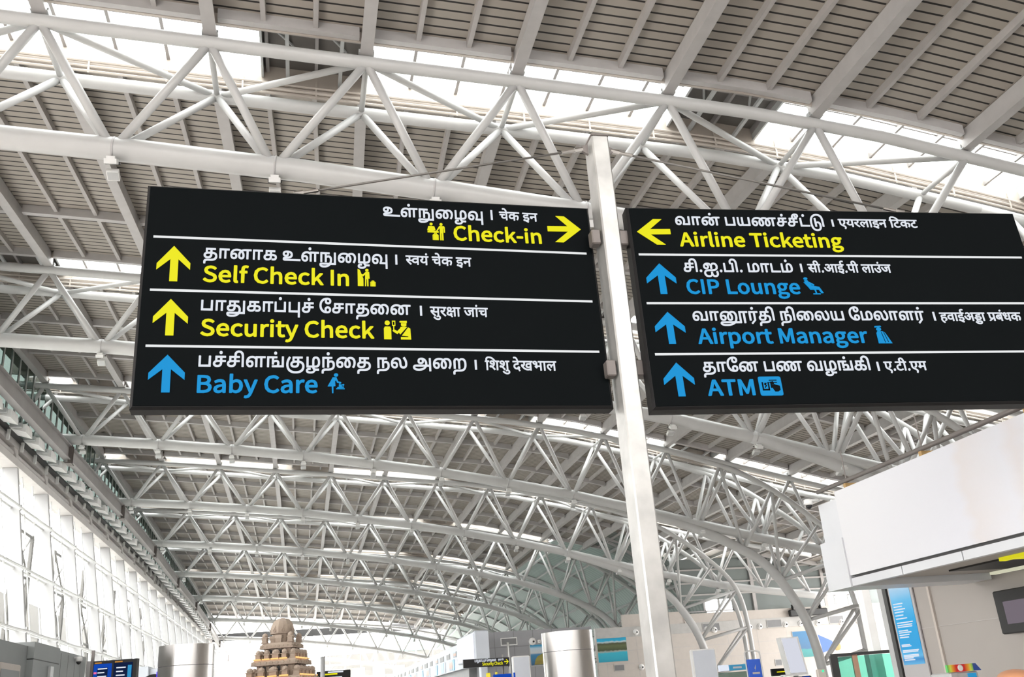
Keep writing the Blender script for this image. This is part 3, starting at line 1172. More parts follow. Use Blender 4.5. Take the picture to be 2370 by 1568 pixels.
mb.box(29.4, 35.8, Y1, Y1 + 0.2, 6.0, 7.05)
mb.box(39.4, 50, Y1, Y1 + 0.2, 6.0, 7.05)
mb.box(25.4, 50, Y1, Y1 + 0.2, 7.05, 9.8)
for z in (7.3, 8.1, 9.0):
    mb.box(25.4, 50, Y1 - 0.12, Y1, z, z + 0.1, 1)
for x in (31, 36.5, 42):
    mb.box(x - 0.12, x + 0.12, Y1 - 0.14, Y1, 6.1, 9.8, 1)
struct_(obj('wall_far_right_upper', mb, ['greengrey', 'tee_paint']), 'dark greenish upper wall behind the branching trusses')
for i, (x0, x1, z0, z1) in enumerate(ops):
    mb = MB()
    for q in (0.0, 0.42, 0.72, 1.0):
        x = x0 + (x1 - x0) * q
        mb.box(x - 0.06, x + 0.06, Y1 + 0.05, Y1 + 0.15, z0, z1)
    mb.box(x0, x1, Y1 + 0.05, Y1 + 0.15, z0 - 0.04, z0 + 0.04)
    mb.box(x0, x1, Y1 + 0.05, Y1 + 0.15, z1 - 0.04, z1 + 0.04)
    w = struct_(obj('window_%d' % (70 + i), mb, 'steel_white_b'), 'small bright window under the branching trusses')
    mb = MB()
    mb.box(x0, x1, Y1 + 0.09, Y1 + 0.11, z0, z1)
    obj('pane', mb, 'facade_glass', w)


def make_nozzle(x, y, z, r, lb):
    t = thing('air_nozzle', lb, 'air nozzle', (x, y, z), 'round white air nozzles')
    mb = MB()
    mb.lathe((x, y, z), [(r, -0.02), (r, 0.02), (r * 0.86, 0.06), (r * 0.55, 0.07), (r * 0.5, 0.13), (r * 0.34, 0.14)], 20, axis='Y')
    obj('ring', mb, 'nozzle_white', t, True)
    mb = MB()
    mb.lathe((x + r * 0.18, y - 0.14, z - r * 0.05), [(r * 0.26, 0.0), (r * 0.26, 0.03), (r * 0.1, 0.04)], 14, axis='Y')
    obj('throat', mb, 'rubber_black', t)
    return t


nz = None
for i, (x, z) in enumerate([(21.82, 5.13), (22.73, 5.11), (26.9, 5.02), (27.47, 4.96), (30.09, 5.0), (30.83, 5.0), (32.78, 5.02), (33.93, 5.02), (35.25, 5.0), (37.09, 4.95), (38.43, 4.95)]):
    lb = 'round white air nozzle in the grey wall band, %s from the steel post' % nth(i)
    if nz is None:
        nz = make_nozzle(x, WY - 0.05, z, 0.2, lb)
    else:
        dup(nz, (x, WY - 0.05, z), lb)
dup(nz, (21.96, WY, 2.91), 'round white air nozzle low on the beige wall right of the lake poster')


def grille(x0, x1, y, z0, z1, lb, frame=None):
    t = thing('vent_grille', lb, 'vent grille', ((x0 + x1) / 2, y, z0), 'grey vent grilles')
    mb = MB()
    mb.box(x0, x1, y - 0.02, y, z0, z1)
    n = max(3, int((z1 - z0) / 0.07))
    for i in range(n):
        z = z0 + (z1 - z0) * (i + 0.5) / n
        mb.box(x0 + 0.02, x1 - 0.02, y - 0.03, y - 0.02, z - 0.012, z + 0.012)
    obj('louvre', mb, 'grille_grey', t)
    w = 0.04
    mb = MB()
    mb.box(x0 - w, x1 + w, y - 0.035, y, z1, z1 + w)
    mb.box(x0 - w, x1 + w, y - 0.035, y, z0 - w, z0)
    mb.box(x0 - w, x0, y - 0.035, y, z0, z1)
    mb.box(x1, x1 + w, y - 0.035, y, z0, z1)
    obj('frame', mb, frame or 'band_grey', t)
    return t


grille(26.66, 27.85, WY - 0.05, 4.92, 5.38, 'grey vent grille in the nozzle band just right of the steel post')
grille(31.42, 32.47, WY - 0.05, 4.9, 5.36, 'grey vent grille in the nozzle band between two pairs of nozzles')
grille(36.2, 37.25, WY - 0.05, 4.9, 5.36, 'grey vent grille in the nozzle band right of the thick arch leg')
grille(20.1, 20.74, WY, 2.8, 3.13, 'small grey vent grille below the lake poster')
grille(31.6, 32.05, WY, 2.4, 2.75, 'small dark vent grille left of the white light box')


def poster(name, lb, cat, x0, x1, y, z0, z1, mat):
    t = thing(name, lb, cat, ((x0 + x1) / 2, y, z0), None)
    mb = MB()
    mb.box(x0, x1, y - 0.03, y, z0, z1)
    obj('print', mb, mat, t)
    mb = MB()
    for a in ((x0 - 0.03, x1 + 0.03, z1, z1 + 0.03), (x0 - 0.03, x1 + 0.03, z0 - 0.03, z0), (x0 - 0.03, x0, z0, z1), (x1, x1 + 0.03, z0, z1)):
        mb.box(a[0], a[1], y - 0.035, y, a[2], a[3])
    obj('frame', mb, 'band_grey', t)
    return t


poster('lake_poster', 'poster of a green island in a turquoise lake on the beige wall', 'poster', 19.05, 21.08, WY, 3.37, 4.93, 'print_lake')
pz = poster('reef_poster', 'blue reef poster with an orange fish behind the thick arch leg', 'poster', 33.2, 34.6, WY, 2.8, 4.5, 'print_reef')
mb = MB()
mb.add([(34.6, WY - 0.031, 4.45), (36.1, WY - 0.031, 3.75), (36.35, WY - 0.031, 3.3), (35.3, WY - 0.031, 3.0), (34.6, WY - 0.031, 2.95), (34.6, WY, 4.45), (36.1, WY, 3.75), (36.35, WY, 3.3), (35.3, WY, 3.0), (34.6, WY, 2.95)],
       [(0, 1, 2, 3, 4), (9, 8, 7, 6, 5), (0, 5, 6, 1), (1, 6, 7, 2), (2, 7, 8, 3), (3, 8, 9, 4), (4, 9, 5, 0)])
obj('blue_shape', mb, 'blue_board', pz)
mb = MB()
mb.lathe((36.45, WY, 3.35), [(0.28, 0), (0.28, 0.03), (0.1, 0.04)], 10, axis='Y')
obj('fish', mb, 'timber', pz)
t = thing('signboard', 'black hanging board high on the cross wall behind the arch leg', 'board', (34, WY - 0.3, 5.55))
mb = MB()
mb.cbox(33.1, 36.0, WY - 0.45, WY - 0.12, 5.5, 5.95, 0.05)
obj('casing', mb, 'rubber_black', t)
mb = MB()
for x in (33.5, 35.6):
    mb.box(x - 0.03, x + 0.03, WY - 0.3, WY, 5.95, 6.3)
obj('hanger', mb, 'dark_metal', t)

# hall goes on behind the camera; unseen walls added to cut sky light
mb = MB()
mb.box(-13, 41, -16.4, -16.0, 0, 9.0)
struct_(obj('wall_behind', mb, 'wall_beige'), 'unseen beige wall added to close off sky light behind the camera')
mb = MB()
mb.box(-13.2, -12.8, -16, 20, 5.0, 15.5)  # added light block, open below, where the glazed facade would run on
for y in (-14, -8, -2, 4, 10, 16):
    mb.box(-13.2, -12.8, y - 0.3, y + 0.3, 0, 5.0)
struct_(obj('wall_left_blocker', mb, 'wall_beige'), 'unseen beige wall added to hold back light left of the camera')
mb = MB()
mb.box(41, 41.4, -16, 40, 0, 9.0)  # added light block, stopped short so the far hall stays brighter
struct_(obj('wall_right_blocker', mb, 'wall_beige'), 'unseen beige wall added to hold back light far right of the camera')

# ------------------------------------------------------------------ outlines of the sign lettering (Tamil, Devanagari, Latin)
GLYPH_OUTLINES = [
[[355,24,-1,3,-4,2,-290,0,-4,1,-1,1,1,3,64,7,27,6,20,6,13,8,13,11,6,11,3,8,3,11,1,9,-1,17,-4,16,-7,12,-8,11,-11,8,-15,9,-21,6,-19,3,-17,1,-23,-1,-10,-1,-16,-5,-10,-4,-10,-7,-8,-8,-7,-9,-5,-13,-1,-11,1,-13,4,-12,5,-10,9,-10,8,-6,12,-6,18,-2,20,1,16,5,12,9,9,13,5,14,1,9,0,8,-1,11,-3,10,1,1,12,-4,13,-9,6,-8,5,-13,0,-12,-4,-12,-4,-6,-4,-4,-10,-5,-10,-4,-16,-4,-18,-3,-38,-3,-22,-5,-6,-3,-8,-6,-5,-5,-4,-7,-1,-6,0,-12,1,-7,4,-8,7,-7,8,-5,11,-3,13,-1,287,0,5,1,3,3],[91,154,4,-12,0,-15,-2,-7,-6,-7,-7,-3,-6,-1,-7,1,-7,3,-4,3,-4,11,-1,5,1,8,3,7,5,5,8,5,10,2,9,0]],
[[352,190,-168,0,-4,-1,-2,-2,-2,-8,-13,7,-11,4,-21,4,-17,0,-22,-3,-12,-3,-12,-6,-12,-7,-6,-5,-14,-14,-8,-12,-11,-28,-3,-18,-1,-22,1,-13,3,-17,6,-18,6,-10,9,-10,11,-9,10,-5,9,-2,20,-1,10,1,10,2,10,4,9,7,6,6,5,8,4,9,3,12,1,11,-2,23,-5,13,-6,8,-6,6,-9,7,-14,5,-12,2,-14,-1,-14,-2,-6,-3,-2,0,4,11,7,12,7,9,9,7,11,6,9,3,11,1,16,0,12,-3,10,-5,11,-7,8,-7,2,-4,0,-130,1,-4,5,-3,31,0,2,3,1,4,1,153,45,0,1,-3,0,-152,2,-3,4,-2,30,0,3,3,1,4,0,153,52,1,3,2,1,2,0,24,-1,3],[66,76,9,4,15,0,6,-3,6,-6,5,-11,0,-16,-2,-8,-6,-7,-8,-4,-8,-1,-9,2,-6,3,-8,8,-4,9,-4,13,0,9],[205,238,1,6,-1,12,-3,8,-8,8,-10,4,-13,0,-8,-4,-10,-10,-2,-11,0,-7,1,-6,3,-6,8,-8,9,-3,14,0,9,4,7,7]],
[[322,190,-28,0,-3,-2,-2,-4,0,-206,-45,-1,-2,1,6,21,3,17,1,11,0,24,-1,12,-3,15,-4,10,-7,12,-8,10,-9,7,-11,5,-9,3,-19,1,-16,-2,-13,-5,-2,0,0,36,51,0,4,1,3,3,0,25,-2,4,-2,2,-174,0,-4,-1,-2,-3,0,-187,2,-3,4,-1,28,0,3,1,2,3,1,156,46,0,1,-156,2,-3,4,-1,29,0,3,3,1,4,0,78,11,6,9,4,7,0,12,-1,9,-5,4,-4,6,-10,3,-14,1,-17,-1,-19,-3,-17,-7,-20,-3,-5,-153,-1,-13,-1,-10,-4,-11,-10,-4,-12,0,-10,2,-9,4,-12,5,-6,10,-9,10,-7,11,-4,11,-3,16,-2,42,1,14,1,20,5,13,4,15,6,13,8,15,11,17,18,97,1,4,1,2,3,1,3,0,233,-2,5],[161,-64,-15,-6,-18,-5,-27,-2,-17,0,-19,3,-12,5,-5,5,-2,4,2,2,5,1,112,0,5,-1]],
[[28,19,10,-11,11,-9,18,-7,12,-1,20,1,17,5,11,8,6,6,5,8,4,9,3,12,1,11,-1,19,-6,17,-8,11,-13,10,-14,5,-12,2,-13,0,-15,-3,-6,-3,-1,1,0,1,3,7,5,9,7,8,10,8,12,7,12,5,13,3,40,-1,13,-3,15,-6,0,-1,-11,-17,-10,-23,-5,-23,-1,-17,1,-21,4,-18,6,-12,6,-8,9,-8,10,-5,11,-4,27,0,10,3,7,3,8,6,6,7,9,14,3,10,3,17,0,27,-5,22,-6,18,-10,16,-14,17,0,1,6,3,13,3,20,0,18,-6,10,-8,8,-9,4,-8,6,-23,0,-29,-3,-15,-8,-24,-6,-12,-6,-9,-1,-5,1,-3,3,-3,20,-12,4,-1,4,1,8,10,11,21,4,9,6,24,3,19,1,19,-2,20,-3,16,-5,14,-7,12,-13,15,-11,9,-14,7,-20,6,-25,1,-19,-2,-21,-7,-13,-9,-3,-1,-28,13,-20,4,-17,2,-35,-1,-21,-4,-22,-8,-18,-12,-14,-13,-12,-16,-8,-17,-4,-16,-3,-24,1,-20,2,-9,1,-10,5,-13],[66,76,9,4,15,0,6,-3,6,-6,5,-11,0,-16,-2,-8,-6,-7,-9,-4,-6,-1,-5,1,-12,5,-6,6,-5,10,-4,13,0,9],[225,116,6,-10,4,-11,4,-16,2,-20,-3,-20,-3,-7,-5,-5,-8,-3,-12,4,-4,4,-5,11,-2,20,4,32,6,19,3,6,4,6]],
[[25,187,-1,-4,0,-181,1,-4,2,-2,4,-1,96,0,2,-1,2,-12,4,-11,5,-8,13,-13,-6,-10,-5,-5,-10,-7,-6,-3,-26,-4,-21,2,-12,2,-4,2,-6,5,-2,7,2,5,3,4,8,2,10,1,16,0,4,1,2,4,2,23,-2,3,-4,2,-21,1,-19,-1,-10,-3,-11,-6,-8,-7,-4,-5,-6,-12,-1,-11,0,-12,4,-11,8,-11,15,-10,25,-7,10,-1,37,0,11,1,26,8,11,7,11,11,17,24,55,0,4,2,2,3,0,26,-2,3,-4,1,-46,0,-16,2,-8,4,-3,3,-3,5,-2,6,2,1,18,0,14,1,14,2,12,4,11,6,9,7,9,11,5,9,4,11,4,22,0,42,-2,14,-4,18,-7,16,-10,13,-8,9,-16,9,-15,4,-18,1,-18,-2,-13,-5,-9,-6,-8,-7,-8,-14,-5,-22,-1,-14,-1,-94,-61,-1,-2,1,-1,2,0,152,-2,4,-3,2,-27,0,-4,-1],[167,32,0,90,3,16,4,12,6,6,11,3,9,-1,8,-3,6,-5,8,-14,5,-12,3,-14,1,-10,0,-24,-2,-13,-3,-9,-4,-8,-6,-6,-5,-4,-9,-4,-20,-3,-14,0]],
[[324,-96,0,282,-2,3,-4,1,-28,0,-5,-4,0,-155,-2,-2,-72,1,-1,1,7,20,5,25,1,27,-3,19,-7,21,-11,17,-12,13,-14,9,-12,6,-22,5,-23,1,-16,-1,-19,-4,-16,-7,-16,-10,-13,-13,-11,-16,-8,-17,-4,-19,-3,-23,1,-21,4,-23,4,-9,5,-9,11,-14,9,-8,12,-6,11,-3,18,0,11,1,17,5,11,8,7,7,6,11,4,11,2,14,0,10,-2,16,-5,13,-6,8,-6,6,-9,7,-14,5,-12,2,-14,-1,-14,-2,-6,-3,-2,0,4,11,7,12,12,12,13,9,12,4,16,1,11,0,13,-4,10,-4,6,-4,9,-10,5,-9,5,-12,2,-8,1,-19,-1,-21,-7,-25,-9,-20,1,-20,1,-4,3,-2,4,-1,110,-1,1,-90,5,-4,28,0,4,1],[66,76,9,4,15,0,6,-3,5,-5,3,-4,3,-9,0,-15,-3,-8,-4,-5,-4,-3,-11,-4,-9,2,-8,3,-8,8,-4,9,-4,13,0,9]],
[[19,-112,24,1,6,2,2,4,-1,19,2,12,4,7,10,6,10,3,8,1,67,0,25,2,18,3,13,4,17,8,15,11,11,12,6,9,5,12,3,18,0,17,-2,15,-4,14,-5,11,-4,5,-9,9,-14,9,-14,6,-17,4,-24,3,0,40,59,1,2,2,1,2,0,24,-2,5,-4,1,-172,0,-4,-1,-2,-2,-1,-4,0,-77,-17,-11,-8,-8,-8,-13,-3,-12,-1,-14,2,-14,7,-15,9,-9,10,-8,9,-5,12,-4,11,-2,21,0,18,1,16,4,10,4,11,7,7,7,10,16,3,8,4,26,0,15,1,1,12,-2,14,-4,10,-5,7,-6,4,-5,4,-10,2,-9,0,-11,-4,-14,-6,-11,-8,-8,-5,-4,-10,-5,-26,-6,-28,-3,-70,0,-13,-2,-9,-2,-10,-4,-15,-14,-5,-9,-4,-10,-1,-8,0,-24,1,-10,3,-5],[131,62,-2,-12,-3,-7,-4,-7,-8,-5,-8,-3,-15,-3,-15,2,-8,2,-6,3,-7,6,-2,4,-2,10,1,7,4,8,7,6,11,4,22,4,35,-1],[86,155,45,0,0,-40,-45,-1]],
[[209,190,-178,0,-5,-2,-2,-5,0,-184,2,-3,5,-1,27,0,3,1,2,4,1,155,53,0,0,-155,2,-4,4,-1,27,0,4,1,2,3,0,156,54,1,2,2,1,2,0,24,-1,3]],
[[408,189,-4,1,-117,0,-23,-2,-20,-4,-25,-11,-24,12,-21,5,-24,4,-35,-1,-27,-6,-16,-6,-13,-8,-17,-15,-14,-18,-8,-17,-5,-24,-2,-21,1,-15,3,-17,5,-15,6,-12,10,-11,11,-9,18,-7,12,-1,20,1,17,5,11,8,6,6,5,8,4,9,3,12,1,11,-1,19,-6,17,-8,11,-13,10,-14,5,-12,2,-13,0,-15,-3,-6,-3,-1,1,0,1,3,7,5,9,9,10,17,12,9,4,20,5,27,0,21,-3,14,-4,7,-4,-10,-15,-8,-14,-7,-20,-2,-8,-2,-22,0,-12,2,-18,5,-14,4,-8,15,-16,10,-5,11,-4,27,0,12,4,8,4,6,5,10,12,4,8,3,8,3,20,0,26,-4,21,-7,17,-7,14,-14,17,9,4,17,3,18,1,22,0,1,-3,0,-152,1,-3,4,-2,31,0,3,3,1,4,0,153,52,1,4,4,-1,26],[66,76,9,4,15,0,6,-3,6,-6,5,-11,0,-16,-2,-8,-7,-8,-14,-4,-8,2,-9,4,-6,6,-5,10,-4,13,0,9],[225,116,6,-10,3,-8,5,-19,2,-20,-3,-20,-3,-7,-5,-5,-8,-3,-12,4,-4,4,-5,11,-2,20,1,16,4,19,7,17,5,9,2,1]],
[[48,183,0,-77,-17,-11,-8,-8,-8,-13,-3,-12,-1,-14,2,-14,7,-15,9,-9,10,-8,9,-5,12,-4,11,-2,21,0,18,1,16,4,10,4,11,7,7,6,8,14,4,9,3,14,2,30,8,1,20,-3,12,-4,6,-3,3,-4,3,-7,2,-9,-1,-8,-2,-5,-4,-6,-6,-3,-6,-2,-18,0,-13,2,-5,-1,-2,-2,-6,-22,0,-4,1,-2,3,-2,6,-2,20,-2,26,1,17,5,13,11,10,13,4,12,2,12,0,12,-2,12,-8,16,-4,5,-7,7,-16,9,-21,6,-16,2,-19,0,0,40,59,1,2,2,1,2,0,24,-2,5,-4,1,-175,0,-2,-2],[131,62,-2,-12,-3,-7,-4,-7,-8,-5,-8,-3,-15,-3,-15,2,-8,2,-6,3,-7,6,-2,4,-2,10,1,7,4,8,7,6,11,4,22,4,35,-1],[86,155,45,0,0,-40,-45,-1]],
[],
[[24,183,0,-184,2,-3,5,-1,200,0,3,2,1,5,0,184,-2,2,-5,2,-26,0,-4,-2,-2,-4,-1,-154,-129,-1,-2,1,-1,2,0,152,-2,4,-3,2,-27,0,-5,-2]],
[[334,190,-29,0,-3,-2,-2,-4,0,-206,-40,-1,-3,2,4,12,3,17,-1,30,-2,10,-4,12,-7,14,-6,9,-6,6,-16,12,-18,8,-16,4,-16,2,-1,1,0,39,55,0,4,1,3,3,0,25,-1,4,-3,2,-175,0,-4,-1,-2,-3,0,-80,-16,-10,-10,-10,-7,-11,-3,-11,-1,-13,1,-13,3,-10,7,-12,7,-7,12,-8,8,-4,11,-4,10,-1,22,-1,25,2,21,8,10,7,8,8,7,12,4,10,3,18,1,23,2,0,19,-5,10,-6,8,-6,10,-18,3,-13,1,-12,-1,-16,-4,-16,-5,-9,-169,-1,-13,-1,-7,-2,-8,-6,-6,-6,-4,-12,0,-10,2,-9,4,-11,6,-8,10,-8,11,-6,18,-6,26,-4,46,1,15,1,21,5,30,10,13,8,15,11,10,10,7,8,92,1,5,1,2,3,0,236,-2,5],[169,-67,-12,-4,-25,-5,-26,-1,-24,1,-14,2,-11,3,-7,4,-4,7,2,2,5,1,128,0,5,-1],[132,68,-3,-17,-3,-8,-3,-5,-5,-5,-4,-2,-12,-4,-13,-2,-11,1,-8,2,-10,6,-5,4,-3,5,-1,11,1,5,4,8,8,6,13,5,19,3,36,-1],[86,155,46,0,0,-40,-44,-1,-2,1]],
[[24,183,0,-184,2,-3,5,-1,200,0,3,2,1,5,0,184,-2,2,-5,2,-26,0,-4,-2,-2,-4,-1,-154,-129,-1,-2,1,-1,2,0,152,-2,4,-3,2,-27,0,-5,-2],[115,224,7,-3,13,0,9,3,9,8,4,10,0,14,-3,7,-8,9,-4,2,-7,2,-13,-1,-7,-2,-9,-9,-3,-8,-1,-13,2,-8,6,-7]],
[[234,-97,1,4,0,275,-1,5,-4,3,-28,0,-4,-2,-2,-4,-1,-154,-129,-1,-2,1,-1,2,0,152,-2,4,-3,2,-27,0,-4,-1,-2,-2,-1,-4,0,-181,1,-4,2,-2,4,-1,164,-1,1,-2,0,-88,2,-2,4,-2,26,0,4,1]],
[[227,190,-175,0,-2,-2,-2,-5,0,-77,-17,-11,-8,-8,-8,-13,-3,-12,-1,-12,1,-11,4,-12,5,-9,11,-11,16,-10,14,-4,18,-2,14,0,22,2,20,7,12,8,8,9,6,10,4,9,4,22,1,22,57,1,3,1,2,2,0,26,-1,2,-2,2,-59,1,0,40,59,1,2,2,1,2,0,24,-2,4],[131,62,-2,-12,-3,-7,-4,-7,-8,-5,-8,-3,-15,-3,-15,2,-8,2,-6,3,-7,6,-2,4,-2,10,1,7,4,8,7,6,11,4,22,4,35,-1],[86,155,45,0,0,-40,-45,-1],[172,244,-1,10,-3,9,-4,5,-5,4,-9,4,-14,-1,-8,-3,-8,-9,-3,-7,-1,-10,4,-12,4,-6,12,-7,14,0,9,3,4,3,4,5]],
[[187,284,-19,3,-17,0,-15,-2,-16,-3,-20,-5,-21,-11,-9,-6,-13,-10,-14,-15,-11,-16,-5,-11,-8,-22,-5,-27,-1,-24,1,-17,4,-26,6,-17,7,-16,11,-17,13,-16,12,-10,15,-9,20,-9,22,-5,10,-1,21,-1,23,2,13,4,15,7,13,14,8,12,4,12,1,14,-3,26,-5,10,-6,8,-7,7,-10,7,-9,4,-8,2,-20,1,-8,-1,-12,-4,-9,-4,-8,-5,-11,-13,-5,-11,-2,-7,-1,-9,0,-11,3,-22,-8,4,-16,12,-9,10,-8,11,-6,12,-5,13,-3,11,-3,16,0,29,2,11,5,20,7,16,10,16,12,12,18,13,12,5,2,-1,-4,-12,-1,-10,0,-8,2,-15,4,-9,5,-7,9,-10,16,-8,18,-2,10,0,16,2,7,3,12,7,6,5,8,10,4,9,3,13,0,22,-3,13,-6,11,-10,10,-7,6],[152,30,-3,8,-4,18,1,10,3,8,5,6,8,5,8,1,8,-1,8,-5,5,-9,3,-13,-3,-14,-5,-9,-7,-5,-19,-5,-5,1],[174,250,12,-4,6,-6,5,-8,1,-5,0,-9,-2,-8,-5,-7,-9,-6,-12,0,-10,6,-4,5,-3,12,3,19,7,12]],
[[227,190,-175,0,-2,-2,-2,-5,0,-77,-17,-11,-8,-8,-8,-13,-3,-12,-1,-12,1,-11,4,-12,5,-9,11,-11,16,-10,14,-4,18,-2,14,0,22,2,20,7,12,8,8,9,6,10,4,9,4,22,1,22,57,1,3,1,2,2,0,26,-1,2,-2,2,-59,1,0,40,59,1,2,2,1,2,0,24,-2,4],[131,62,-2,-12,-3,-7,-4,-7,-8,-5,-8,-3,-15,-3,-15,2,-8,2,-6,3,-7,6,-2,4,-2,10,1,7,4,8,7,6,11,4,22,4,35,-1],[86,155,45,0,0,-40,-45,-1]],
[[62,-2,1,4,0,169,-1,23,-2,20,-2,9,-6,17,-9,14,-11,12,-13,10,-11,5,-21,5,-21,1,-18,-3,-22,-10,-12,-10,-8,-9,-6,-11,-5,-20,0,-21,2,-13,4,-15,4,-7,3,-1,31,0,4,3,1,5,-8,19,-2,20,1,8,3,10,5,7,7,5,16,6,13,0,15,-4,8,-5,3,-3,5,-7,6,-12,5,-17,2,-18,1,-184,2,-4,4,-1,29,0]],
[[352,190,-168,0,-4,-1,-2,-2,-2,-8,-13,7,-11,4,-21,4,-17,0,-22,-3,-12,-3,-12,-6,-12,-7,-6,-5,-14,-14,-8,-12,-11,-28,-3,-18,-1,-22,1,-13,3,-17,6,-18,6,-10,9,-10,11,-9,10,-5,9,-2,20,-1,10,1,10,2,10,4,9,7,6,6,5,8,4,9,3,12,1,11,-2,23,-5,13,-6,8,-6,6,-9,7,-14,5,-12,2,-14,-1,-14,-2,-6,-3,-2,0,4,11,7,12,7,9,9,7,11,6,9,3,11,1,16,0,12,-3,10,-5,11,-7,8,-7,2,-4,0,-130,1,-4,5,-3,31,0,2,3,1,4,1,153,45,0,1,-3,0,-152,2,-3,4,-2,30,0,3,3,1,4,0,153,52,1,3,2,1,2,0,24,-1,3],[66,76,9,4,15,0,6,-3,6,-6,5,-11,0,-16,-2,-8,-6,-7,-8,-4,-8,-1,-9,2,-6,3,-8,8,-4,9,-4,13,0,9]],
[[319,190,-28,0,-4,-1,-2,-3,-1,-156,-45,-1,-2,1,0,1,5,12,2,9,1,12,-1,16,-2,10,-3,7,-5,8,-7,7,-12,9,-13,4,-11,1,-20,-1,-7,-1,-13,-6,-2,1,0,36,54,1,4,4,0,24,-3,5,-5,1,-168,0,-4,-1,-2,-2,-1,-4,0,-181,1,-4,5,-3,28,0,3,1,2,4,1,155,45,0,0,-105,2,-6,5,-1,28,0,3,1,2,4,0,28,1,3,12,7,10,4,15,0,11,-4,6,-11,1,-11,-2,-16,-3,-9,-5,-9,-79,-1,-4,-1,-3,-4,0,-21,1,-4,2,-3,4,-1,200,0,6,1,2,3,0,184,-1,4],[199,236,2,6,-1,16,-2,5,-3,4,-8,7,-12,2,-7,0,-6,-2,-8,-6,-5,-6,-2,-12,1,-12,3,-6,3,-3,8,-6,10,-2,11,1,5,2,6,4]],
[[306,190,-172,0,-4,-1,-3,-3,0,-80,-1,-2,-6,-2,-9,-6,-11,-12,-6,-10,-4,-18,0,-10,4,-18,6,-10,7,-8,9,-7,8,-4,15,-6,33,-2,18,1,10,2,15,6,11,7,7,7,9,14,4,10,3,18,0,20,1,2,18,-5,10,-6,9,-7,7,-9,4,-9,4,-14,1,-18,-1,-12,-3,-12,-5,-12,-6,-11,-14,-15,-12,-8,-26,-10,-16,-3,-29,-3,-29,1,-16,3,-20,6,-14,6,-15,10,-11,10,-9,12,-8,14,-6,17,-6,25,0,20,2,28,2,14,9,26,12,24,16,26,1,4,-1,3,-3,3,-21,13,-6,1,-4,-3,-8,-12,-13,-23,-15,-34,-8,-32,-3,-27,0,-21,3,-27,7,-27,5,-13,7,-13,8,-12,9,-12,12,-12,15,-10,15,-8,18,-8,16,-4,20,-3,16,-1,39,0,13,1,28,5,28,10,24,14,17,17,12,16,6,13,4,12,3,15,1,28,-2,19,-4,14,-5,11,-6,11,-8,9,-10,9,-12,8,-12,6,-16,5,-17,3,-2,2,1,39,58,1,3,2,1,2,0,24,-2,5],[210,62,-2,-12,-6,-13,-4,-4,-6,-3,-10,-3,-14,-2,-10,1,-8,2,-11,5,-5,5,-2,4,-2,9,1,9,4,7,9,7,11,4,20,3,35,-1],[164,155,46,0,0,-40,-46,-1]],
[[19,-112,24,1,6,2,2,4,-1,19,2,12,4,7,10,6,10,3,8,1,52,0,38,3,17,4,17,8,10,6,10,9,11,14,6,9,4,12,3,20,0,18,-1,16,-2,14,-5,14,-6,9,-8,10,-10,7,-12,6,-9,3,-17,1,-16,-2,-15,-5,-1,1,1,35,53,1,3,2,1,2,0,24,-2,5,-4,1,-171,0,-4,-1,-2,-2,-1,-4,0,-181,2,-6,5,-1,27,0,4,2,1,3,0,152,1,3,46,0,1,-1,0,-152,2,-6,5,-1,25,0,4,1,2,2,1,4,0,77,1,2,7,4,9,4,8,2,11,-1,12,-4,5,-6,5,-9,4,-17,1,-10,-2,-20,-4,-12,-3,-6,-9,-11,-5,-4,-12,-6,-12,-4,-35,-4,-67,0,-8,-1,-10,-3,-11,-5,-15,-14,-6,-11,-2,-7,-1,-8,0,-24,1,-10,3,-5],[158,238,1,6,0,12,-4,8,-8,8,-9,4,-14,0,-8,-4,-10,-10,-2,-11,0,-7,1,-6,3,-6,8,-8,10,-3,13,0,9,4,7,7]],
[[19,-112,24,1,6,2,2,4,-1,19,2,12,4,7,10,6,10,3,8,1,52,0,38,3,17,4,17,8,10,6,10,9,11,14,6,9,4,12,3,20,0,18,-1,16,-2,14,-5,14,-6,9,-8,10,-10,7,-12,6,-9,3,-17,1,-16,-2,-15,-5,-1,1,1,35,53,1,3,2,1,2,0,24,-2,5,-4,1,-171,0,-4,-1,-2,-2,-1,-4,0,-181,2,-6,5,-1,27,0,4,2,1,3,0,152,1,3,46,0,1,-1,0,-152,2,-6,5,-1,25,0,4,1,2,2,1,4,0,77,1,2,7,4,9,4,8,2,11,-1,12,-4,5,-6,5,-9,4,-17,1,-10,-2,-20,-4,-12,-3,-6,-9,-11,-5,-4,-12,-6,-12,-4,-35,-4,-67,0,-8,-1,-10,-3,-11,-5,-15,-14,-6,-11,-2,-7,-1,-8,0,-24,1,-10,3,-5]],
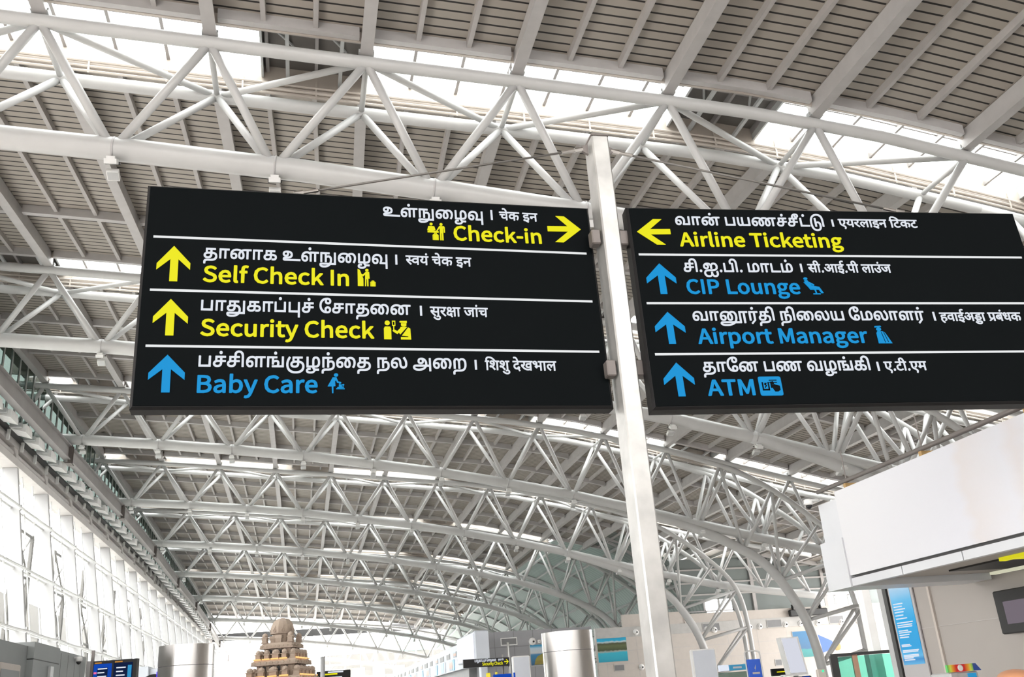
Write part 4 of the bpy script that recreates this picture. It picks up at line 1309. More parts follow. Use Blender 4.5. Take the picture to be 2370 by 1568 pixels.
[[29,18,7,-9,4,-4,15,-9,13,-4,20,-1,16,2,12,4,11,8,11,14,4,9,3,11,1,11,-1,22,-6,15,-5,7,-5,5,-9,7,-16,7,-12,2,-14,-1,-14,-2,-6,-3,-2,0,4,11,6,11,7,9,10,8,9,6,11,3,16,1,15,-1,10,-3,10,-7,4,-4,6,-11,3,-9,3,-16,2,-37,3,-22,6,-21,12,-16,6,-6,9,-6,10,-5,22,-3,23,1,12,3,12,5,13,11,7,9,7,11,5,15,2,13,1,13,-1,30,-4,25,-7,20,-11,23,-21,32,-3,2,-7,0,-24,-15,-2,-3,-1,-4,1,-3,9,-11,11,-17,7,-12,7,-19,5,-18,1,-35,-4,-20,-4,-7,-8,-8,-7,-4,-7,-1,-12,0,-8,2,-4,2,-6,7,-6,10,-4,16,-2,43,-3,24,-2,9,-5,12,-8,12,-5,6,-11,9,-11,7,-26,7,-15,1,-32,-2,-25,-10,-11,-7,-11,-9,-10,-11,-14,-25,-4,-15,-2,-15,-2,-22,1,-15,3,-17,5,-15],[66,76,9,4,15,0,6,-3,6,-6,5,-11,0,-16,-2,-8,-7,-8,-14,-4,-8,2,-9,4,-6,6,-5,10,-4,13,0,9]],
[[9,-4,6,-10,10,-10,13,-9,14,-6,16,-5,22,-2,33,-1,40,4,23,6,20,8,15,9,18,13,12,12,13,17,3,7,43,0,1,-3,0,-78,2,-3,3,-2,30,1,2,2,1,4,0,236,-2,3,-3,1,-28,0,-4,-2,-1,-3,0,-119,-3,-2,-32,1,1,12,0,19,-3,17,-4,13,-9,19,-8,11,-11,12,-14,10,-13,7,-12,5,-21,4,-28,-1,-18,-4,-12,-5,-10,-7,-10,-10,-5,-10,-3,-12,-1,-12,0,-15,6,-16,7,-9,8,-7,8,-5,12,-4,10,-2,16,0,9,1,16,6,7,4,6,6,7,9,3,5,3,12,1,11,0,14,5,-5,7,-9,6,-12,3,-11,3,-21,0,-7,-2,-13,-2,-1,-176,0,-22,-3,-8,-2,-9,-7,-7,-7,-3,-4,-3,-8,-2,-11,1,-13],[218,26,-10,-10,-10,-7,-12,-7,-17,-6,-13,-3,-29,-4,-15,-1,-16,1,-25,4,-12,5,-8,6,-6,8,-1,6,0,4,3,4,4,2,8,1,160,0],[174,150,3,-9,0,-15,-3,-6,-4,-6,-8,-4,-10,-1,-9,2,-8,9,-2,5,-1,12,4,9,7,8,5,3,11,3,9,0]],
[[16,-112,27,1,5,2,2,4,-1,23,3,9,2,4,9,7,12,4,8,1,64,0,32,3,13,3,14,5,18,9,10,7,12,13,9,13,7,14,7,21,4,29,0,39,-3,25,-5,18,-5,9,-2,6,-10,13,-10,9,-15,9,-11,4,-8,1,-20,1,-17,-2,-9,-3,-15,-10,-9,-9,-2,0,-7,9,-6,6,-8,4,-13,4,-15,1,-15,-1,-12,-4,-8,-5,-12,-12,-8,-16,-3,-10,-2,-15,0,-129,1,-4,3,-3,31,0,3,1,1,3,1,119,1,16,2,7,4,10,4,4,6,3,6,1,8,-1,8,-4,5,-10,3,-10,2,-19,0,-113,1,-4,2,-2,4,-1,27,0,3,1,2,3,0,116,2,15,3,9,4,7,7,7,7,4,9,2,13,-1,7,-2,7,-4,9,-9,7,-13,5,-18,2,-12,0,-40,-3,-17,-3,-13,-5,-14,-5,-9,-9,-9,-21,-12,-17,-5,-43,-4,-55,0,-16,-1,-12,-3,-10,-6,-9,-7,-11,-14,-4,-15,-1,-13,3,-26]],
[[319,190,-28,0,-4,-1,-2,-3,-1,-156,-73,0,-1,1,6,15,4,17,2,13,1,16,-3,30,-9,24,-12,18,-9,9,-14,9,-10,5,-15,4,-11,2,-21,1,-23,-2,-12,-3,-16,-7,-14,-9,-8,-7,-8,-8,-10,-15,-9,-20,-3,-16,-3,-23,1,-21,3,-17,6,-18,6,-10,9,-10,11,-9,10,-5,9,-2,20,-1,10,1,10,2,10,4,9,7,6,6,5,8,4,9,3,12,1,11,-2,23,-5,13,-6,8,-6,6,-9,7,-14,5,-12,2,-14,-1,-14,-2,-6,-3,-2,0,4,11,7,12,8,9,9,7,10,6,10,3,16,1,11,0,13,-4,10,-4,6,-5,9,-9,4,-6,6,-16,3,-16,0,-22,-3,-16,-4,-16,-9,-21,0,-21,2,-5,6,-2,146,0,3,3,1,4,0,181,-1,4],[66,76,9,4,15,0,6,-3,5,-5,3,-4,3,-9,0,-15,-3,-8,-4,-5,-4,-3,-11,-4,-9,2,-8,3,-8,8,-4,9,-4,13,0,9]],
[[408,189,-4,1,-117,0,-23,-2,-20,-4,-25,-11,-24,12,-21,5,-24,4,-35,-1,-27,-6,-16,-6,-13,-8,-17,-15,-14,-18,-8,-17,-5,-24,-2,-21,1,-15,3,-17,5,-15,6,-12,10,-11,11,-9,18,-7,12,-1,20,1,17,5,11,8,6,6,5,8,4,9,3,12,1,11,-1,19,-6,17,-8,11,-13,10,-14,5,-12,2,-13,0,-15,-3,-6,-3,-1,1,0,1,3,7,5,9,9,10,17,12,9,4,20,5,27,0,21,-3,14,-4,7,-4,-10,-15,-8,-14,-7,-20,-2,-8,-2,-22,0,-12,2,-18,5,-14,4,-8,15,-16,10,-5,11,-4,27,0,12,4,8,4,6,5,10,12,4,8,3,8,3,20,0,26,-4,21,-7,17,-7,14,-14,17,9,4,17,3,18,1,22,0,1,-3,0,-152,1,-3,4,-2,31,0,3,3,1,4,0,153,52,1,4,4,-1,26],[66,76,9,4,15,0,6,-3,6,-6,5,-11,0,-16,-2,-8,-7,-8,-14,-4,-8,2,-9,4,-6,6,-5,10,-4,13,0,9],[225,116,6,-10,3,-8,5,-19,2,-20,-3,-20,-3,-7,-5,-5,-8,-3,-12,4,-4,4,-5,11,-2,20,1,16,4,19,7,17,5,9,2,1],[231,236,2,6,-1,16,-2,5,-3,4,-8,7,-12,2,-7,0,-6,-2,-8,-6,-5,-6,-2,-12,1,-12,3,-6,3,-3,8,-6,10,-2,11,1,5,2,6,4]],
[[292,190,-29,0,-4,-2,-2,-4,0,-154,-103,-1,-2,1,0,156,-5,4,-28,0,-4,-1,-2,-3,0,-144,-6,-7,-5,-4,-9,-4,-7,-1,-10,2,-4,3,-4,5,-3,8,-2,23,0,119,-5,4,-27,0,-4,-1,-2,-2,-1,-4,0,-131,1,-9,4,-17,8,-16,7,-8,8,-5,12,-5,12,-1,8,0,10,1,12,4,6,4,3,-4,4,-1,172,0,4,1,2,3,0,184,-1,4]],
[[547,189,-4,1,-116,0,-24,-2,-20,-4,-9,-3,-14,-7,-17,10,-19,6,-22,4,-19,0,-21,-2,-12,-3,-15,-5,-17,-10,-23,11,-21,5,-24,4,-35,-1,-21,-4,-22,-8,-17,-11,-14,-12,-13,-18,-8,-17,-5,-24,-2,-21,1,-15,3,-19,6,-16,7,-12,17,-16,8,-4,13,-4,19,-1,12,1,19,6,9,7,7,7,7,14,4,13,1,11,-1,20,-6,17,-8,10,-4,4,-9,7,-14,5,-12,2,-13,0,-15,-3,-6,-3,-1,1,0,1,3,7,5,9,9,10,17,12,9,4,18,5,29,0,22,-3,14,-5,4,-2,0,-1,-8,-12,-6,-11,-6,-16,-5,-18,-2,-22,0,-12,2,-18,5,-14,4,-8,15,-16,10,-5,11,-4,27,0,10,3,10,5,6,5,7,8,6,10,4,10,3,19,-1,32,-3,16,-6,15,-10,17,-14,19,12,5,17,3,20,1,9,-1,15,-4,10,-4,-10,-14,-9,-16,-9,-26,-1,-11,-1,-27,2,-18,4,-14,4,-8,7,-8,8,-8,10,-5,10,-3,8,-1,12,0,10,1,9,3,8,4,8,6,7,7,6,11,3,9,4,19,-1,27,-1,9,-3,12,-8,23,-10,16,-7,10,2,2,12,3,20,2,29,0,1,-3,0,-152,2,-3,4,-2,28,0,3,1,2,4,0,155,54,1,2,2,1,2,0,26],[66,76,9,4,15,0,6,-3,6,-6,5,-11,0,-16,-2,-8,-7,-8,-14,-4,-8,2,-9,4,-6,6,-5,10,-4,13,0,9],[358,127,5,-8,7,-13,5,-14,4,-22,0,-16,-4,-18,-7,-9,-9,-3,-9,3,-6,5,-5,16,-2,12,2,19,4,20,8,20,5,8],[218,125,5,-6,10,-17,6,-22,2,-21,-3,-20,-3,-7,-5,-5,-8,-3,-12,4,-4,4,-5,11,-2,20,2,24,7,23,8,16]],
[[48,-3,12,-4,23,-2,23,0,20,5,10,4,12,8,7,7,7,12,4,9,3,14,2,30,57,1,4,2,1,3,0,24,-1,2,-2,2,-59,1,0,40,59,1,2,2,1,2,0,24,-1,3,-2,3,-78,0,-1,1,-3,11,0,13,4,14,6,9,8,7,4,2,1,-1,-2,-14,2,-10,4,-10,9,-9,10,-6,9,-3,9,-1,15,0,7,2,10,4,8,5,8,8,5,11,1,11,0,10,-1,10,-6,10,-8,9,-13,8,-14,4,-22,2,-16,-1,-14,-2,-10,-3,-14,-7,-12,-8,-9,-10,-7,-9,-4,-9,-4,-18,-1,-14,1,-15,-2,-1,-55,0,-5,-2,-2,-5,0,-77,-18,-12,-8,-8,-8,-14,-2,-9,-1,-9,1,-15,4,-12,5,-9,10,-10],[131,62,-2,-12,-3,-7,-4,-7,-8,-5,-8,-3,-15,-3,-15,2,-8,2,-6,3,-7,6,-2,4,-2,10,1,7,4,8,7,6,11,4,22,4,35,-1],[86,155,45,0,0,-40,-45,-1],[212,254,14,-4,3,-3,2,-4,1,-7,-4,-8,-5,-3,-7,-1,-5,1,-5,3,-3,7,0,7,1,6,3,6]],
[[231,0,0,24,-3,4,-2,1,-162,1,-1,154,-2,4,-3,2,-28,0,-4,-2,-2,-5,0,-184,2,-3,5,-1,196,0,3,3],[142,238,1,6,0,12,-4,8,-8,8,-9,4,-14,0,-8,-4,-10,-10,-2,-11,0,-7,1,-6,3,-6,8,-8,10,-3,13,0,9,4,7,7]],
[[235,280,-15,3,-28,4,-13,0,-33,-5,-16,-4,-12,-5,-18,-9,-14,-10,-10,-9,-16,-17,-12,-18,-8,-15,-8,-20,-6,-20,-4,-20,-2,-23,-1,-20,0,-33,1,-19,2,-22,5,-22,6,-21,7,-16,9,-16,15,-17,12,-10,14,-9,16,-6,16,-4,25,-1,24,3,16,4,10,4,17,11,8,8,8,10,7,12,5,12,7,27,2,17,-1,38,-3,17,-4,12,-6,12,-8,11,-11,9,-12,6,-16,3,-12,0,-11,-2,-9,-3,-4,-2,-1,1,-1,80,-1,2,-4,2,-27,0,-5,-2,-2,-5,1,-184,2,-3,4,-1,27,0,4,2,2,5,0,65,15,8,7,2,5,0,10,-2,6,-4,8,-9,5,-18,1,-26,-2,-27,-5,-20,-5,-11,-6,-8,-5,-5,-12,-8,-12,-5,-12,-2,-21,0,-14,4,-9,4,-11,7,-8,8,-7,9,-8,15,-5,15,-8,37,-3,43,3,42,5,27,6,19,6,16,7,13,9,15,10,11,11,9,12,8,12,6,21,8,13,2,22,0,13,-2,17,-5,9,-4,14,-11,9,-10,6,-12,5,-15,6,-29,2,-32,1,-131,1,-3,3,-1,31,0,3,4,1,153,-6,43,-7,21,-4,10,-4,8,-7,9,-16,17,-23,14]],
[[44,47,-12,-2,-6,-5,-4,-5,-3,-12,0,-13,3,-8,9,-8,11,-3,10,0,10,5,5,6,3,10,0,15,-3,8,-6,7,-3,2]],
[[21,146,-4,-16,-1,-19,3,-17,6,-14,10,-10,11,-7,18,-6,18,-1,12,1,16,5,13,10,11,13,4,13,2,12,-1,16,-2,8,-4,8,-7,8,-10,9,14,-1,14,-6,8,-6,5,-8,3,-7,5,-15,0,-48,2,-4,4,-1,29,0,4,3,1,4,0,46,3,16,2,6,3,6,6,7,4,3,9,4,15,1,9,-2,8,-3,10,-8,5,-8,3,-8,3,-15,0,-11,-2,-9,-1,-8,-7,-12,-4,-5,-13,-9,-18,-5,-22,-4,-26,-1,-58,0,-38,-3,-16,-3,-21,-7,-9,-5,-11,-8,-6,-6,-5,-7,-7,-12,-4,-17,-1,-20,4,-23,5,-10,9,-12,12,-12,14,-9,15,-5,17,-3,35,-1,19,4,14,5,14,10,10,11,2,0,10,-13,16,-10,11,-4,9,-2,23,-1,11,1,13,3,17,9,11,10,8,11,6,13,3,12,1,12,0,20,-3,17,-5,19,-2,3,-3,2,-5,0,-24,-8,-4,-4,-1,-2,0,-4,4,-14,3,-18,0,-14,-6,-17,-3,-5,-8,-6,-9,-4,-11,-1,-16,3,-10,5,-6,7,-6,10,-3,14,-2,13,0,21,-2,4,-3,1,-29,0,-4,-2,-2,-4,0,-33,-3,-14,-5,-9,-6,-6,-5,-4,-11,-4,-15,-2,-9,0,-19,3,-8,2,-5,2,-9,7,-9,10,-4,11,-1,10,1,14,3,8,3,4,8,8,15,8,20,4,14,1,82,1,20,1,20,3,14,3,16,5,16,8,11,8,8,8,6,8,6,12,3,12,3,28,0,11,-3,15,-5,14,-8,14,-10,10,-12,8,-12,5,-17,4,-20,1,-16,-2,-10,-3,-8,-4,-8,-7,-13,-14,-12,13,-9,6,-8,4,-14,4,-10,2,-27,1,-19,-2,-21,-7,-15,-8,-9,-8,-10,-10],[75,142,12,-5,6,-5,5,-6,4,-14,-1,-8,-4,-6,-7,-6,-11,-3,-9,1,-8,4,-4,4,-5,12,0,10,4,14,3,5,4,4]],
[[24,183,0,-181,1,-4,2,-2,5,-1,155,0,12,1,23,4,14,6,12,9,9,11,5,8,3,8,4,17,2,13,-1,38,-2,14,-4,18,-6,13,-10,15,-10,11,-12,7,-14,4,-22,2,-18,-2,-13,-5,-14,-11,-6,-8,-5,-8,-5,-24,-1,-12,-1,-94,-61,-1,-2,1,-1,2,0,152,-2,4,-3,2,-28,0,-4,-2],[167,32,0,90,3,16,4,12,6,6,11,3,9,-1,8,-3,6,-5,8,-14,5,-12,3,-14,1,-10,0,-24,-2,-13,-3,-9,-4,-8,-6,-6,-5,-4,-9,-4,-20,-3,-14,0]],
[[231,0,0,24,-3,4,-2,1,-162,1,-1,154,-2,4,-3,2,-28,0,-4,-2,-2,-5,0,-184,2,-3,5,-1,196,0,3,3]],
[[24,183,0,-181,1,-4,2,-2,5,-1,155,0,12,1,23,4,14,6,12,9,9,11,5,8,3,8,4,17,2,13,-1,38,-2,14,-4,18,-6,13,-10,15,-10,11,-12,7,-14,4,-22,2,-18,-2,-13,-5,-14,-11,-6,-8,-5,-8,-5,-24,-1,-12,-1,-94,-61,-1,-2,1,-1,2,0,152,-2,4,-3,2,-28,0,-4,-2],[167,32,0,90,3,16,4,12,6,6,11,3,9,-1,8,-3,6,-5,8,-14,5,-12,3,-14,1,-10,0,-24,-2,-13,-3,-9,-4,-8,-6,-6,-5,-4,-9,-4,-20,-3,-14,0],[169,236,2,11,-1,11,-6,9,-8,7,-12,2,-6,0,-7,-2,-13,-12,-2,-12,1,-12,3,-6,3,-3,8,-6,11,-2,10,1,6,2,5,4]],
[[593,189,-4,1,-171,0,-4,-2,-2,-2,0,-208,-2,-1,-64,1,10,20,7,20,4,16,3,17,1,15,-1,30,-4,27,-6,16,-7,15,-12,15,-13,12,-14,6,-18,6,-19,1,-19,-1,-18,-4,-12,-6,-12,-8,-18,8,-17,6,-13,3,-20,2,-16,0,-20,-1,-22,-5,-17,-7,-20,-12,-16,-17,-9,-12,-6,-12,-3,-8,-4,-18,-2,-15,0,-13,2,-16,3,-16,4,-12,7,-12,10,-11,9,-7,10,-5,11,-4,19,0,12,1,16,5,8,6,8,8,8,12,3,8,3,13,-1,23,-1,8,-4,10,-10,13,-12,9,-14,6,-11,2,-16,-1,-19,-5,-2,1,10,18,15,15,12,7,11,4,14,4,28,0,26,-4,15,-6,1,-1,-9,-12,-7,-13,-6,-18,-4,-18,-2,-23,1,-15,2,-12,3,-10,7,-12,13,-14,11,-6,9,-3,20,0,15,2,12,6,8,6,7,9,6,9,4,13,2,20,-1,24,-3,19,-8,19,-5,9,-18,24,4,3,9,3,7,1,15,0,8,-1,13,-6,7,-5,5,-6,5,-8,4,-8,5,-13,4,-32,-2,-25,-4,-20,-6,-20,-11,-22,-8,-10,-4,-4,-250,-1,-14,-1,-11,-5,-6,-5,-5,-6,-3,-10,0,-11,2,-8,7,-13,9,-9,16,-9,17,-6,22,-4,22,-2,59,0,27,2,18,3,47,12,17,7,19,10,16,10,13,10,130,1,2,3,1,4,0,204,1,1,46,0,1,-207,2,-4,3,-1,30,0,4,3,1,4,0,205,50,0,4,1,3,4,0,26],[221,-68,-21,-4,-26,-4,-32,-1,-34,0,-28,2,-22,6,-9,5,-3,4,2,2,5,1,187,0,8,-1],[61,74,13,6,10,1,5,-1,7,-3,4,-3,3,-4,4,-10,1,-9,-2,-11,-2,-5,-3,-4,-4,-3,-8,-3,-5,-1,-6,1,-10,4,-6,5,-6,12,-3,9,-1,12],[219,126,15,-26,5,-16,2,-21,0,-8,-5,-21,-7,-7,-8,-3,-7,2,-4,2,-5,6,-3,6,-3,23,3,28,6,20,9,16]],
[[207,190,-176,0,-4,-1,-2,-2,-1,-4,0,-181,1,-4,3,-3,30,0,3,1,2,4,1,155,53,0,0,-144,-64,-61,0,-4,2,-4,19,-17,5,-1,4,3,73,71,0,157,54,1,2,2,1,2,0,24,-2,4],[134,244,0,10,-3,9,-4,5,-5,4,-10,4,-13,-1,-8,-3,-8,-9,-3,-7,-1,-10,4,-12,3,-6,13,-7,13,0,10,3,4,3,4,5]],
[[185,-2,1,3,0,178,29,0,4,2,2,4,-1,24,-3,2,-4,1,-210,0,-5,-1,-2,-4,0,-22,1,-4,3,-2,150,0,0,-90,-11,-11,-15,-8,-8,-2,-8,-1,-9,1,-7,2,-11,9,-2,6,-1,8,2,7,3,6,5,5,7,4,13,4,19,0,4,2,1,3,1,24,-2,2,-119,0,-3,-1,-1,-4,0,-22,3,-4,39,0,-5,-12,-2,-8,0,-12,1,-11,7,-14,10,-13,11,-7,15,-5,17,-2,24,2,8,2,13,7,2,-1,0,-42,1,-6,1,-1,3,-1,27,1]],
[[-28,204,0,5,-11,38,-8,17,-6,9,-11,14,-11,8,-8,4,-12,4,-24,0,-12,-2,-5,-2,-3,-2,-1,-4,7,-24,2,-3,4,0,8,2,15,2,11,-3,5,-3,4,-4,6,-8,5,-10,14,-40,4,-1,26,0]],
[[260,211,-4,1,-253,0,-4,-1,-2,-2,-1,-2,0,-20,1,-6,3,-2,120,0,0,-87,-1,-4,-18,-14,-17,-6,-9,-1,-7,1,-8,4,-10,9,-3,14,1,10,4,8,12,10,19,3,12,-1,14,-2,4,1,2,3,2,17,0,9,-2,2,-4,1,-22,3,-14,0,-15,-2,-15,-5,-13,-9,-12,-12,-6,-12,-3,-22,0,-12,5,-14,4,-8,7,-10,10,-8,11,-5,13,-4,15,-1,16,1,13,5,14,7,1,-1,0,-44,1,-6,4,-2,27,1,3,2,1,86,11,12,10,7,10,2,5,0,5,-2,6,-6,3,-8,1,-10,0,-10,-4,-14,-4,-10,-9,-14,0,-6,2,-3,21,-12,4,-1,3,1,7,10,4,8,7,17,3,12,2,11,0,21,-1,8,-4,11,-2,4,-8,11,-11,8,-12,5,-14,1,-16,-1,-15,-6,-4,-3,-1,2,1,50,104,1,3,2,0,27]],
[],
[[133,-37,9,19,1,4,-1,3,-2,2,-26,8,1,2,12,5,10,7,10,12,5,12,1,14,-1,15,-5,11,-3,4,-11,10,-10,6,-14,4,-8,1,-21,0,-19,-4,-2,0,-9,9,-2,10,3,6,6,3,77,1,2,3,1,3,0,45,2,1,28,0,4,2,2,4,-1,24,-3,2,-170,0,-2,-2,-1,-3,0,-20,1,-4,2,-2,4,-1,96,0,1,-1,0,-17,-1,-2,-36,0,-14,-1,-14,-5,-11,-7,-3,-3,-7,-12,-2,-13,0,-4,2,-9,3,-10,7,-10,12,-12,15,-11,5,0,16,5,13,2,11,0,8,-2,8,-3,4,-6,1,-4,-1,-9,-5,-9,-11,-5,-16,-4,-16,0,-19,13,-5,2,-11,1,-10,-2,-7,-6,-3,-6,-1,-11,2,-5,5,-7,6,-4,11,-3,21,-4,31,-18,24,-12,12,-5,5,0]],
[[159,-1,1,4,0,174,1,2,27,0,4,2,2,2,-1,26,-2,2,-4,1,-184,0,-5,-1,-2,-4,0,-22,1,-4,3,-2,124,0,0,-51,-1,-1,-100,-1,-8,-3,-4,-4,-3,-8,0,-10,3,-10,3,-6,8,-10,10,-10,11,-6,16,0,4,2,6,6,3,8,1,19,50,1,1,-2,0,-94,3,-3,2,-1,28,1]],
[[-4,207,0,-24,3,-3,65,-1,4,-16,0,-14,-3,-16,-3,-8,-2,-1,-8,7,-8,3,-16,1,-5,-1,-4,-2,-4,-4,-5,-7,-1,-5,1,-13,5,-12,7,-11,15,-19,51,-53,16,-14,4,-2,4,1,18,18,0,6,-37,34,-17,17,-10,11,-2,4,8,4,23,-5,12,-2,37,-1,15,2,4,1,2,2,2,4,-3,23,-3,3,-4,1,-18,-3,-18,0,-22,1,-3,2,6,17,2,19,0,9,-3,19,32,0,4,2,2,2,0,26,-3,2,-4,1,-129,0,-5,-1]],
[[160,-2,1,3,0,178,28,0,4,2,2,2,0,26,-3,2,-4,1,-185,0,-5,-1,-2,-4,0,-22,1,-4,3,-2,125,0,0,-88,-1,-3,-7,-6,-9,-6,-11,-6,-8,-2,-14,-1,-12,3,-7,4,-5,6,-3,7,-1,12,2,9,7,9,8,5,12,3,9,1,14,-1,16,-2,4,1,1,1,3,24,-1,4,-2,2,-5,2,-15,2,-23,0,-14,-2,-16,-5,-16,-9,-11,-14,-7,-14,-2,-19,0,-12,4,-13,10,-16,8,-7,11,-6,9,-4,12,-3,30,1,14,3,15,7,1,-1,0,-42,1,-6,5,-2,26,1]],
[[168,-2,1,3,0,178,28,0,4,2,2,2,0,26,-3,2,-4,1,-193,0,-5,-1,-2,-6,0,-20,1,-4,4,-2,38,0,9,-19,1,-8,-1,-5,-3,-7,-3,-4,-5,-4,-13,-7,-13,-4,-2,-4,4,-22,8,-18,10,-14,16,-14,18,-8,14,-1,18,0,16,3,18,8,1,-48,1,-6,4,-2,28,1],[132,177,0,-84,-11,-9,-17,-9,-13,-2,-8,0,-10,1,-6,3,-10,8,-7,12,1,2,15,8,14,18,4,19,0,9,-2,14,-3,12,52,0]],
[[-45,281,-6,-1,-8,-6,-4,-4,-2,-4,0,-13,1,-6,5,-7,8,-5,12,-1,7,2,8,8,3,6,0,12,-1,5,-8,10,-6,3]],
[[232,211,-4,1,-225,0,-4,-1,-2,-2,-1,-24,1,-4,2,-1,65,-1,4,-16,0,-14,-3,-16,-3,-8,-2,-1,-8,7,-8,3,-16,1,-5,-1,-4,-2,-4,-4,-5,-7,-1,-5,1,-13,8,-18,21,-26,37,-39,29,-27,4,-1,3,1,17,16,1,4,0,4,-37,34,-17,17,-10,11,-2,4,8,4,23,-5,12,-2,34,-1,22,3,1,-1,1,-82,2,-3,2,-1,29,1,2,2,1,3,0,178,28,0,4,2,2,2,0,26],[164,117,-16,-4,-12,-1,-23,0,-17,2,6,18,2,19,0,9,-3,13,0,6,63,0]],
[[-155,-38,15,-16,15,-13,14,-11,19,-9,17,-5,15,-1,19,0,8,1,16,5,10,6,11,11,2,3,4,10,2,14,-2,15,-4,11,-10,11,-9,7,-4,2,-11,3,-13,2,-12,0,-18,-3,-15,-6,-1,-4,8,-22,3,-3,5,0,12,5,15,2,11,-2,7,-4,4,-8,-2,-12,-1,-3,-10,-6,-21,-3,-16,2,-12,4,-7,4,-14,11,-13,12,-11,13,-3,0,-4,-1,-19,-15,-1,-2]],
[[135,10,1,3,-1,4,-36,31,-31,29,-4,6,23,13,15,13,5,7,6,12,3,13,0,24,-3,14,27,0,4,2,2,2,-1,26,-2,2,-4,1,-136,0,-4,-1,-2,-2,-1,-2,0,-24,3,-3,76,-1,2,-1,3,-9,1,-10,-1,-11,-2,-8,-7,-10,-10,-7,-9,8,-7,3,-17,1,-5,-1,-5,-3,-6,-7,-3,-7,1,-13,3,-8,6,-11,22,-27,27,-27,41,-38,4,-1,3,0]],
[[241,212,-88,0,-5,-1,-2,-6,0,-20,1,-4,4,-2,25,0,0,-38,-7,-5,-16,-7,-10,-2,-21,-2,-10,2,-1,1,12,13,5,8,3,12,0,18,-1,6,-4,8,-11,12,-12,6,-18,4,-16,0,-10,-1,-12,-4,-10,-7,-10,-10,-4,-9,-2,-9,0,-16,3,-12,10,-16,11,-10,0,-1,-5,-3,-17,-16,-7,-9,-4,-11,-1,-9,1,-15,3,-8,6,-11,9,-9,9,-7,8,-4,22,-5,10,-1,18,0,13,-17,16,-19,4,-1,4,1,19,13,1,3,-2,4,-15,15,-7,9,8,9,4,10,0,8,-1,6,-2,7,-4,5,-8,7,-8,4,-14,0,-8,-2,-9,-6,-2,-4,-3,-11,0,-8,-12,0,-9,3,-10,7,-3,6,-1,6,0,9,4,8,5,5,18,14,24,-6,20,-4,31,1,25,7,2,-1,0,-101,2,-3,3,-1,28,1,2,3,1,4,0,174,1,2,28,0,4,2,1,4,0,20,-1,5],[67,145,-5,6,-4,6,-3,11,3,8,5,4,10,4,9,0,7,-2,6,-7,2,-6,-3,-10,-8,-12,-11,-8]],
[[56,-5,3,1,2,3,0,178,2,2,26,0,5,2,1,4,0,24,-3,2,-89,1,-4,-1,-2,-2,-1,-22,1,-6,4,-2,23,0,1,-2,0,-174,1,-6,3,-2]],
[[253,211,-4,1,-246,0,-5,-1,-2,-4,0,-22,1,-4,3,-2,186,0,1,-27,-2,-1,-82,0,-4,-1,-3,-2,-9,-19,0,-6,12,-8,13,-14,6,-9,3,-9,1,-7,-3,-12,-6,-6,-5,-2,-5,-1,-12,3,-11,7,-10,11,-13,23,-8,17,-10,25,-3,4,-3,1,-2,0,-22,-9,-2,-4,0,-4,11,-28,16,-32,11,-16,12,-12,10,-8,10,-5,10,-3,10,-2,15,0,11,2,9,4,8,5,10,10,6,15,1,12,0,12,-3,10,-5,12,-9,12,0,1,45,1,2,-2,0,-118,2,-3,3,-1,27,1,2,2,1,3,0,178,29,0,4,2,2,4,-1,24]],
[[57,-4,3,1,1,3,1,179,29,0,3,2,1,3,0,23,-1,4,-5,1,-30,0,-2,1,-4,7,-4,15,1,9,3,8,7,8,13,7,10,2,10,1,39,-8,37,-22,35,-38,4,-1,28,0,2,2,0,5,-4,7,-14,19,-19,20,-26,23,-26,14,-25,8,-11,2,-28,2,-20,-2,-16,-5,-14,-9,-12,-13,-5,-9,-3,-9,-2,-17,2,-15,3,-11,-1,-1,-17,0,-3,-3,-1,-26,3,-3,25,-1,1,-2,0,-174,1,-6,3,-2]],
[[197,-5,2,1,3,3,0,178,1,2,28,0,4,2,2,4,0,22,-1,2,-3,2,-90,1,-4,-1,-2,-2,-1,-22,1,-6,4,-2,23,0,1,-2,0,-174,2,-6,2,-1],[140,11,2,2,0,4,-16,22,-33,34,8,6,11,11,9,11,6,15,4,15,1,8,0,21,-3,13,-6,12,-7,10,-7,6,-12,8,-20,6,-17,0,-20,-5,-9,-7,-8,-8,-4,-10,-1,-14,2,-12,5,-12,9,-11,13,-9,17,-5,19,-3,4,1,2,3,4,16,1,6,-1,4,-2,2,-12,1,-11,2,-8,3,-6,6,-2,4,-1,4,1,6,4,5,7,2,10,-1,10,-4,5,-5,5,-7,3,-8,1,-7,-1,-17,-4,-11,-5,-9,-7,-8,-8,-6,-5,-3,-3,0,-11,7,-14,4,-12,-1,-10,-4,-4,-4,-3,-7,-1,-10,1,-7,3,-5,4,-5,8,-5,10,-2,13,0,8,1,3,-1,23,-22,17,-21,13,-18,3,-1,5,0]],
[[161,-13,2,3,1,3,-14,21,-6,12,8,8,6,12,0,7,-1,10,-2,6,-12,12,-8,3,-11,1,-11,-2,-6,-4,-5,-5,-3,-4,-2,-9,0,-9,-6,-1,-11,2,-13,4,-10,6,-5,7,-4,8,-1,13,2,10,4,6,7,7,5,3,11,4,13,2,35,0,4,2,2,4,0,49,2,1,44,0,4,1,2,2,1,3,-1,24,-2,2,-181,0,-2,-2,-1,-3,0,-20,1,-4,2,-2,4,-1,89,0,3,-1,0,-20,-2,-1,-26,-3,-8,-2,-8,-3,-12,-6,-9,-6,-6,-7,-7,-11,-5,-12,-1,-18,2,-16,2,-10,7,-13,8,-9,9,-8,17,-9,17,-4,22,-2,16,1,22,-40,3,-2,5,0]],
